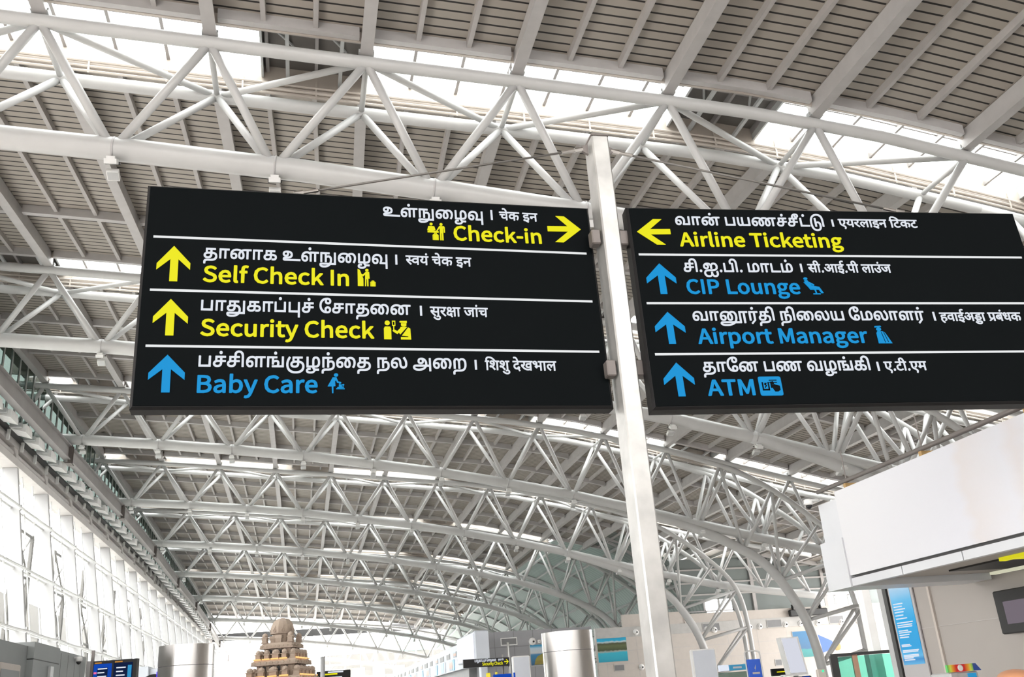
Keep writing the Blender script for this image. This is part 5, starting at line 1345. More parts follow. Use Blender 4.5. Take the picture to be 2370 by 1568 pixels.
[[279,211,-4,1,-272,0,-4,-1,-2,-2,-1,-4,0,-20,1,-4,6,-2,60,0,1,-2,4,-16,0,-12,-1,-10,-3,-10,-4,-5,-11,9,-9,2,-13,0,-4,-1,-4,-3,-6,-6,-3,-6,-1,-11,4,-13,12,-19,20,-23,23,-21,24,-16,21,-10,26,-7,32,-1,21,3,20,6,0,-8,3,-3,29,0,3,2,1,181,28,0,4,2,2,2,-1,26],[212,97,-1,-2,-4,-3,-10,-6,-9,-3,-9,-1,-8,1,-8,2,-7,5,-4,7,-2,8,4,14,5,5,5,3,7,2,6,1,12,-1,14,-2,4,2,1,3,1,21,-1,4,-4,3,-11,1,-26,0,-8,-1,-16,-5,-11,-7,-9,-11,-6,-13,-2,-15,0,-13,3,-12,9,-15,8,-7,6,-4,11,-5,12,-2,27,0,20,7,1,-1,0,-12,-2,-2,-5,-3,-17,-6,-19,-3,-24,1,-20,5,-20,9,-16,11,-25,26,16,11,12,13,6,12,4,16,2,16,-1,14,-2,14,111,0]],
[[209,-2,0,179,1,2,28,0,4,2,1,4,0,20,-1,5,-5,2,-100,0,-4,-1,-2,-2,-1,-24,1,-4,2,-1,39,-1,1,-66,-2,-2,-54,0,-2,1,0,37,-1,16,-2,10,-4,13,-7,11,-8,7,-10,5,-8,3,-8,1,-16,0,-6,-1,-10,-3,-10,-6,-8,-8,-4,-8,-2,-9,0,-12,1,-9,6,-11,9,-10,12,-6,14,-4,13,-3,7,1,2,5,2,14,0,7,-1,4,-3,2,-15,2,-8,3,-6,5,-1,7,1,5,3,3,8,2,7,-1,11,-6,5,-11,1,-12,0,-43,-1,-1,-12,0,-5,-2,-8,-6,-3,-7,0,-4,2,-11,9,-15,12,-12,10,-6,7,-2,9,0,8,4,4,3,2,4,2,12,0,8,2,2,54,0,2,-2,0,-78,2,-3,3,-1,28,1]],
[[232,211,-4,1,-225,0,-4,-1,-2,-2,-1,-24,1,-4,3,-2,165,0,0,-31,-1,-1,-21,-4,-14,-5,-9,-7,-3,-1,-18,11,-11,3,-19,3,-17,-2,-16,-7,-8,-6,-8,-8,-6,-11,-3,-14,0,-14,2,-10,6,-18,8,-12,13,-14,41,-38,4,-1,4,1,16,16,2,4,-1,3,-31,28,-11,11,-11,14,-4,8,-2,8,0,11,2,5,3,5,5,4,6,2,5,1,7,0,8,-2,15,-8,-5,-11,-3,-11,0,-6,2,-2,25,-8,4,1,2,2,8,20,9,15,11,8,9,2,5,0,1,-114,2,-3,4,-1,24,0,4,3,1,5,0,176,28,0,4,2,2,2,0,26]],
[[151,-63,8,15,6,16,2,17,-1,8,-8,19,-10,10,-24,16,-45,26,-12,9,-5,7,-2,7,-2,20,0,70,1,2,67,0,1,-56,-3,-16,-3,-5,-6,-5,-15,-5,-1,-1,0,-4,4,-23,2,-3,6,-1,14,2,16,7,10,10,4,6,4,12,4,19,0,63,25,0,5,2,1,4,-1,24,-2,2,-4,1,-184,0,-4,-1,-2,-2,-1,-2,0,-20,1,-6,4,-2,20,0,2,-2,0,-89,2,-11,5,-14,7,-10,7,-7,11,-8,57,-34,11,-8,5,-7,2,-8,-3,-12,-8,-13,0,-5,2,-3,22,-13,5,0]],
[[171,212,-168,0,-4,-1,-2,-2,-1,-24,1,-4,2,-1,93,-1,0,-34,-1,-1,-10,0,-14,-3,-25,-10,-9,-8,-10,-11,-6,-9,-4,-12,-2,-19,1,-15,3,-12,8,-17,8,-9,9,-8,11,-6,16,-6,13,-3,21,0,19,2,33,9,10,5,1,1,1,4,-3,10,-6,14,-3,3,-5,-1,-24,-10,-21,-4,-15,0,-9,2,-10,3,-10,7,-6,7,-5,12,-1,4,0,8,1,11,5,9,6,7,8,5,20,7,36,0,4,2,2,4,0,62,43,0,3,1,2,2,1,3,0,22,-2,4]],
[[60,-3,1,6,0,174,2,2,26,0,4,2,2,2,0,25,-2,3,-4,1,-30,0,-12,33,-8,19,-6,11,-17,18,-12,6,-17,4,-16,0,-12,-3,-11,-4,-8,-6,-8,-8,-8,-15,-1,-10,0,-18,2,-14,5,-14,6,-9,4,-1,27,0,2,3,0,4,-5,11,-4,12,-2,12,2,12,4,8,4,4,5,2,7,1,9,-1,10,-5,6,-8,12,-27,5,-16,-1,-1,-20,0,-4,-2,-1,-3,0,-22,1,-4,3,-2,24,0,1,-2,1,-178,2,-3,3,-1,26,1]],
[[22,33,-2,-8,0,-15,4,-9,4,-4,4,-3,8,-3,12,1,10,5,5,5,2,9,0,16,-2,6,-2,4,-8,5,-8,3,-12,-1,-9,-4]],
[[348,211,-4,1,-168,0,-4,-1,-2,-2,-1,-2,0,-20,1,-6,5,-2,17,0,1,-2,0,-52,-2,-1,-14,-3,-28,0,-8,2,-3,2,9,8,8,14,2,13,0,9,-2,11,-4,11,-9,10,-10,7,-16,6,-28,1,-23,-5,-12,-4,-5,-3,-3,-3,0,-4,8,-23,2,-2,6,0,7,4,15,5,17,3,12,-3,4,-2,4,-5,2,-6,-1,-7,-2,-7,-3,-3,-8,-5,-24,-4,-2,-1,-1,-4,1,-21,2,-4,5,-2,14,2,2,-1,10,-9,8,-13,3,-12,-3,-12,-3,-3,-7,-4,-10,-2,-12,2,-14,8,-9,9,-11,15,-10,20,-9,20,-2,2,-3,1,-4,-1,-21,-8,-2,-3,0,-5,14,-28,14,-24,17,-19,16,-12,17,-7,15,-2,13,0,8,1,12,3,12,7,10,10,5,12,2,16,-1,16,17,1,15,2,1,-3,1,-89,2,-3,3,-1,28,1,2,2,1,3,0,178,49,0,1,-2,0,-177,1,-3,3,-2,28,1,3,1,1,6,0,174,1,2,28,0,4,2,2,6,0,20,-1,2]],
[[152,302,-11,1,-9,0,-15,-1,-14,-5,-9,-6,-10,-9,-6,-15,-1,-22,5,-19,6,-13,-1,-2,-86,0,-4,-1,-1,-4,0,-21,1,-3,3,-2,99,-1,1,-1,0,-17,-1,-2,-38,0,-14,-2,-15,-5,-10,-7,-6,-10,-2,-5,-2,-13,2,-12,4,-12,6,-9,7,-7,16,-13,6,-3,18,6,12,2,10,0,11,-2,8,-3,4,-6,1,-3,0,-6,-2,-7,-4,-6,-11,-5,-16,-4,-15,0,-9,6,-15,8,-12,2,-5,0,-7,-3,-6,-6,-3,-8,0,-8,1,-4,2,-4,4,-4,6,-4,11,-3,21,-4,31,-18,37,-17,4,0,3,2,10,20,0,5,-2,4,-26,8,1,2,12,5,10,7,10,12,5,12,1,14,-1,15,-5,11,-3,4,-11,10,-10,6,-14,4,-8,1,-21,0,-19,-4,-2,0,-9,9,-2,10,3,6,6,3,8,1,68,0,3,3,1,3,0,46,30,0,5,3,1,24,-2,4,-6,1,-38,1,-5,6,-6,12,-2,7,-1,6,0,10,2,6,3,6,6,4,8,2,5,0,11,-2,11,-4,5,1,2,4,6,19,-1,4,-3,3]],
[[164,-2,1,3,0,178,28,0,4,2,2,2,0,26,-3,2,-4,1,-189,0,-5,-1,-2,-6,0,-20,1,-4,4,-2,20,0,2,-2,0,-78,6,-22,4,-8,6,-7,7,-6,13,-7,10,-3,16,-2,18,2,14,4,10,5,1,-2,0,-52,1,-4,4,-2,28,1],[128,96,-4,-4,-12,-8,-13,-5,-12,-2,-7,1,-9,3,-5,3,-5,8,-2,12,-1,11,0,64,70,0]],
[[-4,207,0,-24,3,-3,116,-1,5,-3,6,-7,2,-5,2,-9,-2,-10,-3,-6,-6,-6,-8,-3,-12,-3,-14,-2,-2,-2,0,-24,2,-4,4,-2,19,2,12,-11,7,-8,3,-5,3,-12,0,-12,-3,-8,-6,-6,-12,-4,-8,0,-16,6,-12,9,-10,12,-9,15,-7,13,-12,31,-5,2,-4,-1,-23,-9,-1,-4,11,-26,20,-36,11,-14,12,-12,12,-9,16,-7,9,-2,12,-1,12,0,20,5,9,5,12,11,6,11,4,16,0,15,-4,14,-4,10,-4,6,-16,20,11,10,9,16,2,14,0,16,-5,14,27,0,4,2,2,4,-1,24,-3,2,-4,1,-182,0,-6,-2]],
[[180,211,-181,0,-2,-2,-1,-24,1,-3,3,-2,113,-1,3,-1,0,-17,-1,-2,-50,0,-12,-1,-9,-3,-8,-4,-11,-10,-6,-16,0,-18,5,-13,7,-11,-7,-9,-8,-16,-1,-16,3,-20,6,-15,13,-18,24,-25,19,-15,3,0,4,1,17,17,1,4,-3,4,-33,28,-12,15,-4,8,-2,13,1,11,3,7,5,5,12,7,11,2,21,0,11,-2,8,-4,3,-3,3,-8,1,-5,-2,-6,-6,-8,-3,-2,-14,-6,-2,-2,0,-7,10,-21,4,0,8,2,10,4,8,4,11,10,5,8,5,12,0,24,-3,10,-9,13,-8,8,-9,5,-19,6,-17,2,-16,-1,-20,-4,-4,3,-5,11,2,7,4,4,11,2,78,0,2,3,1,3,0,45,1,1,28,0,4,2,2,5,0,20,-2,4]],
[[261,211,-4,1,-81,0,-5,-2,-2,-5,0,-20,1,-4,5,-2,17,0,1,-2,0,-52,-2,-1,-14,-3,-28,0,-8,2,-3,2,9,8,8,14,2,13,0,9,-2,11,-4,11,-9,10,-10,7,-16,6,-28,1,-23,-5,-12,-4,-7,-5,-1,-2,0,-4,8,-22,2,-2,6,0,7,4,15,5,17,3,12,-3,4,-2,4,-5,2,-6,-1,-7,-2,-7,-3,-3,-8,-5,-24,-4,-2,-1,-1,-4,1,-21,2,-4,5,-2,14,2,2,-1,10,-9,8,-13,3,-12,-3,-12,-3,-3,-7,-4,-10,-2,-12,2,-14,8,-9,9,-11,15,-10,20,-9,20,-2,2,-3,1,-4,-1,-21,-8,-2,-3,0,-5,14,-28,14,-24,17,-19,16,-12,17,-7,15,-2,13,0,8,1,12,3,12,7,10,10,5,12,2,16,-1,16,17,1,15,2,1,-3,1,-89,2,-3,3,-1,28,1,2,2,1,3,0,178,29,0,4,2,2,4,-1,24]],
[[195,212,-192,0,-4,-1,-2,-2,-1,-24,1,-4,3,-2,129,0,0,-11,-1,-1,-39,0,-8,-1,-13,-3,-12,-5,-9,-9,-4,-6,-2,-8,1,-14,4,-12,5,-8,16,-16,9,-5,7,-1,16,5,13,2,21,-1,10,-5,3,-7,-1,-4,-2,-4,-4,-3,-6,-2,-16,-2,-22,2,-10,2,-12,5,-14,7,-15,10,-12,13,-4,1,-3,0,-21,-18,-1,-3,1,-3,13,-13,16,-12,13,-8,-5,-14,0,-10,1,-6,4,-10,5,-8,16,-15,10,-7,3,0,17,5,11,2,11,1,16,-2,7,-4,2,-2,2,-4,-1,-4,-2,-4,-10,-6,-12,-2,-24,1,-10,2,-16,6,-26,16,-14,14,-6,0,-20,-15,-2,-3,0,-3,16,-17,17,-13,17,-9,20,-7,27,-4,24,0,11,1,17,4,13,8,10,11,5,10,3,12,-2,14,-6,12,-10,9,-10,6,-18,5,-30,0,-22,-5,-4,4,-3,5,-1,5,2,4,8,3,16,-2,10,0,23,2,16,4,12,7,11,11,6,14,1,13,-2,12,-4,8,-3,4,-8,8,-13,6,-15,4,-18,1,-20,-2,-14,-3,-5,6,-3,7,0,2,3,3,8,2,75,1,1,1,1,4,1,39,30,0,4,2,2,2,0,24,-2,4]],
[[192,212,-189,0,-4,-1,-2,-2,-1,-22,1,-6,4,-2,20,0,2,-2,0,-77,2,-11,4,-12,4,-8,6,-8,9,-6,11,-6,-44,-26,-4,-3,0,-3,1,-4,16,-20,3,-1,4,1,92,61,1,-1,0,-50,1,-6,4,-2,26,0,3,1,2,2,1,5,0,176,28,0,5,2,1,4,0,24,-1,2],[128,96,-4,-4,-8,-6,-16,-7,-13,-2,-7,1,-9,3,-5,3,-5,8,-2,12,-1,11,0,64,70,0]],
[[165,-1,0,178,2,2,26,0,4,2,2,2,0,26,-3,2,-4,1,-189,0,-5,-1,-2,-4,0,-22,1,-4,3,-2,129,0,0,-90,-5,-7,-3,1,-32,40,-2,4,16,0,16,-3,5,1,2,3,1,9,-1,16,-2,2,-4,2,-23,2,-17,0,-15,-2,-16,-5,-17,-9,-12,-14,-7,-14,-2,-19,0,-12,6,-15,8,-13,10,-8,10,-6,11,-4,11,-2,10,-1,22,1,14,3,15,7,1,-1,0,-42,1,-6,5,-2,28,1],[83,66,-12,1,-14,6,-5,6,-4,8,-1,9,1,8,4,8,3,3,1,0,3,-2,35,-45]],
[[179,-2,1,3,0,178,29,0,4,2,2,4,-1,24,-3,2,-4,1,-77,0,-5,-2,-2,-5,0,-20,2,-4,2,-1,15,-1,1,-2,0,-93,-6,-7,-14,-9,-9,-4,-16,-2,-16,3,-7,4,-3,3,-2,5,-1,12,4,8,9,7,7,1,20,1,4,3,1,7,1,20,-2,2,-4,1,-26,0,-9,-2,-16,4,-7,4,-5,7,-3,8,0,7,3,8,7,7,4,2,4,1,6,-2,4,-3,1,-5,-2,-7,-4,-5,1,-6,20,-12,6,-1,3,3,6,8,4,10,3,12,-2,12,-4,8,-7,7,-9,6,-4,2,-14,3,-14,0,-8,-1,-13,-6,-11,-9,-8,-11,-4,-11,-1,-18,1,-8,2,-7,6,-11,11,-11,11,-7,0,-2,-5,-9,-3,-16,1,-20,7,-13,9,-11,11,-7,17,-6,17,-1,12,0,19,4,16,7,1,-1,0,-37,2,-6,4,-2,28,1]],
[[173,-2,1,3,0,178,29,0,4,2,2,4,-1,24,-3,2,-4,1,-198,0,-5,-1,-2,-4,0,-24,3,-3,37,-1,1,-2,0,-65,-1,-1,-12,0,-4,-1,-8,-6,-3,-5,1,-15,3,-8,4,-7,13,-13,10,-7,8,-3,9,0,4,1,4,3,6,7,2,7,2,14,62,1,2,-2,0,-78,2,-3,3,-1,27,1],[75,111,-1,2,0,64,1,2,63,0,1,-66,-2,-2]],
[[158,252,-30,4,-60,-16,-42,-47,-14,-71,13,-68,2,-4,32,-38,8,-8,61,-16,22,3,10,3,24,11,23,21,1,6,-2,5,-18,20,-6,0,-4,-1,-17,-15,-14,-7,-7,-2,-14,-1,-35,11,-24,31,-8,49,9,51,24,30,38,10,17,-3,13,-6,12,-11,4,-1,6,0,2,3,16,19,2,4,-1,4,-2,3,-17,15]],
[[25,269,-2,-7,0,-260,1,-5,4,-4,4,-1,26,0,7,2,3,3,1,5,0,126,15,13,10,7,16,3,15,-4,8,-11,2,-7,3,-19,0,-108,1,-5,3,-4,4,-1,28,0,4,1,4,4,1,4,0,113,-7,43,-21,27,-31,8,-11,0,-19,-4,-18,-9,-7,-5,-1,3,1,85,-1,6,-4,4,-4,1,-28,0,-4,-1]],
[[54,180,-30,-33,-3,-6,-11,-47,0,-5,13,-55,31,-33,8,-3,39,-9,25,1,24,8,15,8,4,3,2,5,-1,4,-10,20,-3,2,-7,1,-17,-8,-11,-3,-13,-2,-28,7,-17,18,-6,21,2,2,106,0,6,1,4,3,1,4,1,10,0,12,-8,39,-2,5,-23,30,-3,2,-6,2,-38,9],[58,116,6,16,16,16,18,5,20,-5,13,-15,3,-19,-1,-1,-75,0]],
[[168,18,-1,6,-15,21,-10,-1,-22,-13,-10,-1,-6,0,-24,7,-16,20,-7,33,7,34,17,21,24,7,3,0,12,-3,6,-3,11,-8,5,-1,3,1,4,3,14,17,2,6,-1,4,-4,4,-14,10,-20,8,-24,3,-44,-11,-34,-34,-3,-8,-11,-50,9,-45,3,-10,32,-35,47,-12,24,3,24,9,17,13]],
[[25,269,-2,-7,0,-260,1,-5,4,-4,4,-1,28,0,4,1,2,3,2,5,1,44,24,28,3,-3,46,-75,7,-3,29,0,6,2,2,2,2,4,-1,5,-62,97,-3,6,54,65,3,7,-1,5,-3,3,-5,1,-30,0,-6,-2,-6,-6,-59,-74,-1,5,0,153,-1,4,-2,2,-5,2,-28,0,-4,-1]],
[[108,104,-1,4,-4,4,-5,1,-82,0,-5,-2,-2,-2,-1,-4,0,-24,3,-5,4,-2,84,0,5,1,4,5]],
[[32,189,-4,-1,-4,-4,-1,-4,0,-179,2,-5,2,-2,4,-1,31,0,5,3,2,4,0,180,-3,6,-2,2,-4,1],[22,253,-3,-11,0,-6,3,-12,9,-9,4,-2,12,-2,13,3,10,9,3,7,1,10,-4,13,-8,9,-6,2,-10,2,-14,-3]],
[[182,-3,1,4,0,116,-6,39,-22,28,-35,9,-26,-5,-18,-9,-10,-8,-1,0,-2,13,-5,4,-4,1,-22,0,-6,-2,-2,-3,-1,-6,0,-176,2,-6,3,-3,4,-1,28,0,5,2,3,3,1,5,0,126,15,13,10,7,16,3,15,-4,8,-11,2,-7,3,-19,0,-108,1,-5,3,-4,4,-1,28,0,4,1]],
[[101,256,-40,-9,-24,-19,-5,-6,-2,-4,-9,-29,-1,-7,9,-32,20,-22,27,-14,53,-25,11,-10,5,-17,-5,-16,-15,-11,-21,-4,-7,0,-17,3,-19,8,-5,3,-15,13,-7,2,-4,-1,-7,-7,-13,-15,-1,-5,1,-4,2,-3,25,-19,29,-13,35,-5,44,9,5,2,4,3,19,17,7,7,11,39,-7,33,-20,24,-27,16,-52,23,-14,11,-4,14,5,15,12,9,20,4,20,-3,16,-6,15,-12,5,-2,4,1,2,3,16,19,1,4,-2,6,-23,18,-24,10,-29,4]],
[[28,272,-2,-2,-3,-6,0,-232,4,-22,13,-15,4,-2,16,-4,12,-1,11,4,3,4,1,4,-4,24,-3,4,-10,2,-1,7,0,227,-1,4,-4,4,-4,1,-28,0]],
[[66,-7,5,3,2,4,1,148,30,1,4,1,2,2,2,6,-1,26,-3,3,-6,2,-28,0,0,20,2,17,6,9,11,2,9,-1,10,-3,4,1,2,2,7,22,1,6,-1,4,-3,2,-8,3,-13,3,-13,1,-30,-6,-4,-2,-14,-16,-6,-9,-6,-32,0,-23,-20,-3,-4,-4,-1,-2,0,-23,2,-5,3,-3,20,-1,0,-147,2,-5,3,-3]],
[],
[[28,249,-2,-7,0,-241,2,-5,2,-3,32,-1,7,3,2,6,0,241,-1,5,-4,4,-32,0]],
[[22,185,-2,-5,1,-116,6,-39,17,-23,4,-4,4,-2,29,-7,5,0,24,5,20,11,7,6,3,-14,4,-4,4,-1,21,0,7,2,2,3,2,5,0,176,-2,7,-4,3,-4,1,-26,0,-6,-1,-3,-3,-1,-7,-1,-122,-12,-14,-15,-10,-13,-2,-15,4,-9,12,-3,28,0,104,-1,6,-3,4,-5,1,-28,0,-4,-1]],
[[60,-8,5,2,3,3,1,5,0,112,12,21,13,12,14,4,16,-3,4,1,4,7,5,24,-1,5,-3,3,-8,4,-8,1,-11,-1,-16,-3,-8,-5,-13,-10,-4,-4,-2,14,-5,4,-4,1,-22,0,-4,-1,-3,-3,-2,-7,0,-177,2,-5,3,-3]],
[[37,238,-2,-2,-1,-4,-4,-43,-24,-3,-3,-4,-1,-4,0,-21,2,-5,2,-3,22,-1,0,-92,6,-35,18,-24,36,-9,17,2,20,6,3,4,1,5,-6,20,-3,5,-4,2,-3,0,-19,-4,-12,4,-6,8,-2,18,0,88,2,2,38,0,6,2,2,3,1,4,0,27,-4,4,-5,1,-39,0,-1,1,0,40,-1,5,-3,3,-5,1,-23,0]],
[[25,-85,9,-1,31,9,4,2,23,23,16,34,67,192,1,8,-2,4,-2,2,-4,1,-27,0,-4,-1,-4,-4,-33,-98,-8,-30,-2,-1,-48,130,-2,3,-4,1,-30,0,-5,-1,-3,-4,-1,-4,1,-4,71,-177,-4,-12,-8,-16,-11,-11,-14,-5,-14,2,-2,-1,-4,-4,-7,-25,1,-5,3,-3]],
[[27,248,-1,-7,0,-239,1,-5,3,-4,4,-1,78,0,44,7,8,3,29,21,5,5,13,44,-2,12,-5,21,-19,21,-13,6,0,1,9,7,11,17,5,24,0,7,-12,36,-3,3,-26,17,-6,2,-42,5,-72,1,-6,-2],[72,108,1,1,31,0,36,-4,4,-2,16,-11,5,-20,-5,-20,-3,-3,-16,-11,-7,-2,-28,-4,-32,0,-2,1],[72,212,30,0,30,-4,15,-10,5,-17,-4,-15,-2,-3,-16,-11,-29,-4,-27,0,-2,1]],
[[168,-3,1,5,0,108,-1,8,-7,36,-19,26,-4,3,-4,2,-30,7,-7,1,-31,-4,-24,-10,-18,-10,-3,-5,0,-6,10,-20,3,-3,7,-1,16,9,17,6,19,3,19,-6,8,-13,2,-11,-2,-2,-56,-12,-39,-23,-2,-4,-11,-33,6,-26,3,-7,20,-19,28,-7,7,0,21,3,20,10,9,6,3,-11,4,-4,4,-1,21,0,7,2],[123,82,0,-34,-12,-10,-16,-8,-13,-2,-13,2,-9,7,-2,12,6,15,22,14,36,7]],
[[25,269,-2,-7,0,-260,1,-5,4,-4,4,-1,24,1,5,3,3,9,9,-6,16,-7,23,-4,41,13,31,34,3,9,10,49,-8,45,-2,8,-23,31,-3,3,-39,12,-5,1,-23,-4,-20,-9,-5,-3,-1,3,1,82,-1,6,-4,4,-4,1,-28,0,-4,-1],[92,32,-11,4,-9,6,-3,3,0,85,1,3,11,8,16,9,12,2,24,-8,13,-20,4,-31,-7,-35,-12,-17,-5,-5,-21,-6,-4,0]],
[[85,251,-4,-1,-4,-4,-82,-241,-1,-5,4,-7,4,-1,30,0,4,2,2,2,3,5,21,66,75,0,3,-1,21,-66,2,-4,2,-2,4,-2,31,0,4,1,3,4,1,5,-1,6,-80,236,-3,5,-6,2],[126,107,-1,-1,-49,0,-1,2,1,2,23,79,2,2]],
[[116,-7,4,2,3,5,0,210,2,1,63,0,5,2,3,3,1,4,0,22,-1,5,-4,4,-6,1,-173,0,-5,-2,-4,-4,-1,-4,0,-22,1,-4,4,-4,4,-1,62,0,2,-1,0,-209,5,-8,4,-1]],
[[178,189,-58,0,-18,4,-14,0,-31,-7,-4,-2,-19,-17,-8,-9,-10,-38,4,-22,9,-17,7,-9,-11,-16,-5,-18,1,-10,2,-8,5,-9,4,-4,-10,-10,-8,-13,-3,-8,-1,-12,8,-24,3,-6,4,-4,23,-14,8,-2,36,-5,48,8,8,4,28,20,3,3,12,35,-7,25,-2,4,-3,3,-18,13,-5,2,-32,4,-39,0,-16,2,-6,4,-2,7,1,5,4,6,14,-3,12,-1,37,9,25,23,3,6,8,32,-1,15,-5,13,1,2,21,0,5,4,1,5,0,21,-1,4,-2,3],[139,-38,-15,-11,-28,-6,-24,4,-15,9,-5,13,1,5,2,6,3,4,7,6,12,-2,36,0,21,-2,8,-5,3,-8],[76,91,-11,12,-4,19,5,19,10,10,16,4,14,-4,11,-10,5,-19,-5,-20,-11,-12,-14,-4]],
[[34,-8,28,0,6,2,2,3,2,5,0,87,2,1,32,0,47,8,5,2,27,21,5,5,10,36,2,11,-10,40,-2,5,-4,4,-32,22,-49,7,-71,0,-4,-1,-3,-2,-1,-7,0,-239,1,-5,3,-4],[72,132,0,78,1,2,23,0,34,-4,4,-1,16,-11,6,-23,-5,-23,-2,-3,-13,-10,-4,-2,-35,-5,-24,0]],
[[27,248,-1,-6,0,-240,1,-5,3,-4,4,-1,135,0,5,1,4,4,1,3,0,24,-2,6,-3,3,-5,1,-96,0,-1,1,-1,211,-2,3,-3,2,-34,0]],
[[56,181,-32,-33,-3,-8,-11,-50,11,-49,3,-8,32,-33,45,-12,24,6,21,6,32,33,3,8,11,49,-11,50,-3,8,-32,33,-34,10,-11,2],[78,37,-13,17,-3,7,-5,29,5,30,3,6,13,19,23,7,23,-7,13,-19,3,-6,5,-30,-5,-29,-3,-7,-13,-17,-23,-7]],
[[32,-84,28,0,5,2,3,3,1,5,-1,72,1,3,5,-3,18,-7,17,-3,36,10,10,4,29,34,3,8,9,42,1,7,-8,48,-2,5,-23,31,-6,5,-41,11,-16,-2,-9,-3,-18,-8,-9,-6,-2,10,-5,4,-4,1,-22,0,-4,-1,-3,-3,-2,-7,0,-252,1,-5,4,-4],[92,32,-11,4,-9,6,-3,3,0,85,1,3,11,8,16,9,12,2,24,-8,13,-20,4,-31,-7,-35,-12,-17,-5,-5,-21,-6,-4,0]],
[[27,246,-1,-5,0,-239,2,-6,2,-3,4,-1,26,0,5,2,3,4,1,157,49,-134,3,-3,4,-1,19,0,6,2,4,6,44,124,3,4,-1,-19,1,-137,3,-3,5,-2,27,0,5,2,3,3,1,5,0,239,-2,7,-3,3,-39,0,-4,-1,-4,-4,-57,-160,-59,162,-3,2,-4,1,-36,0,-5,-1]]]
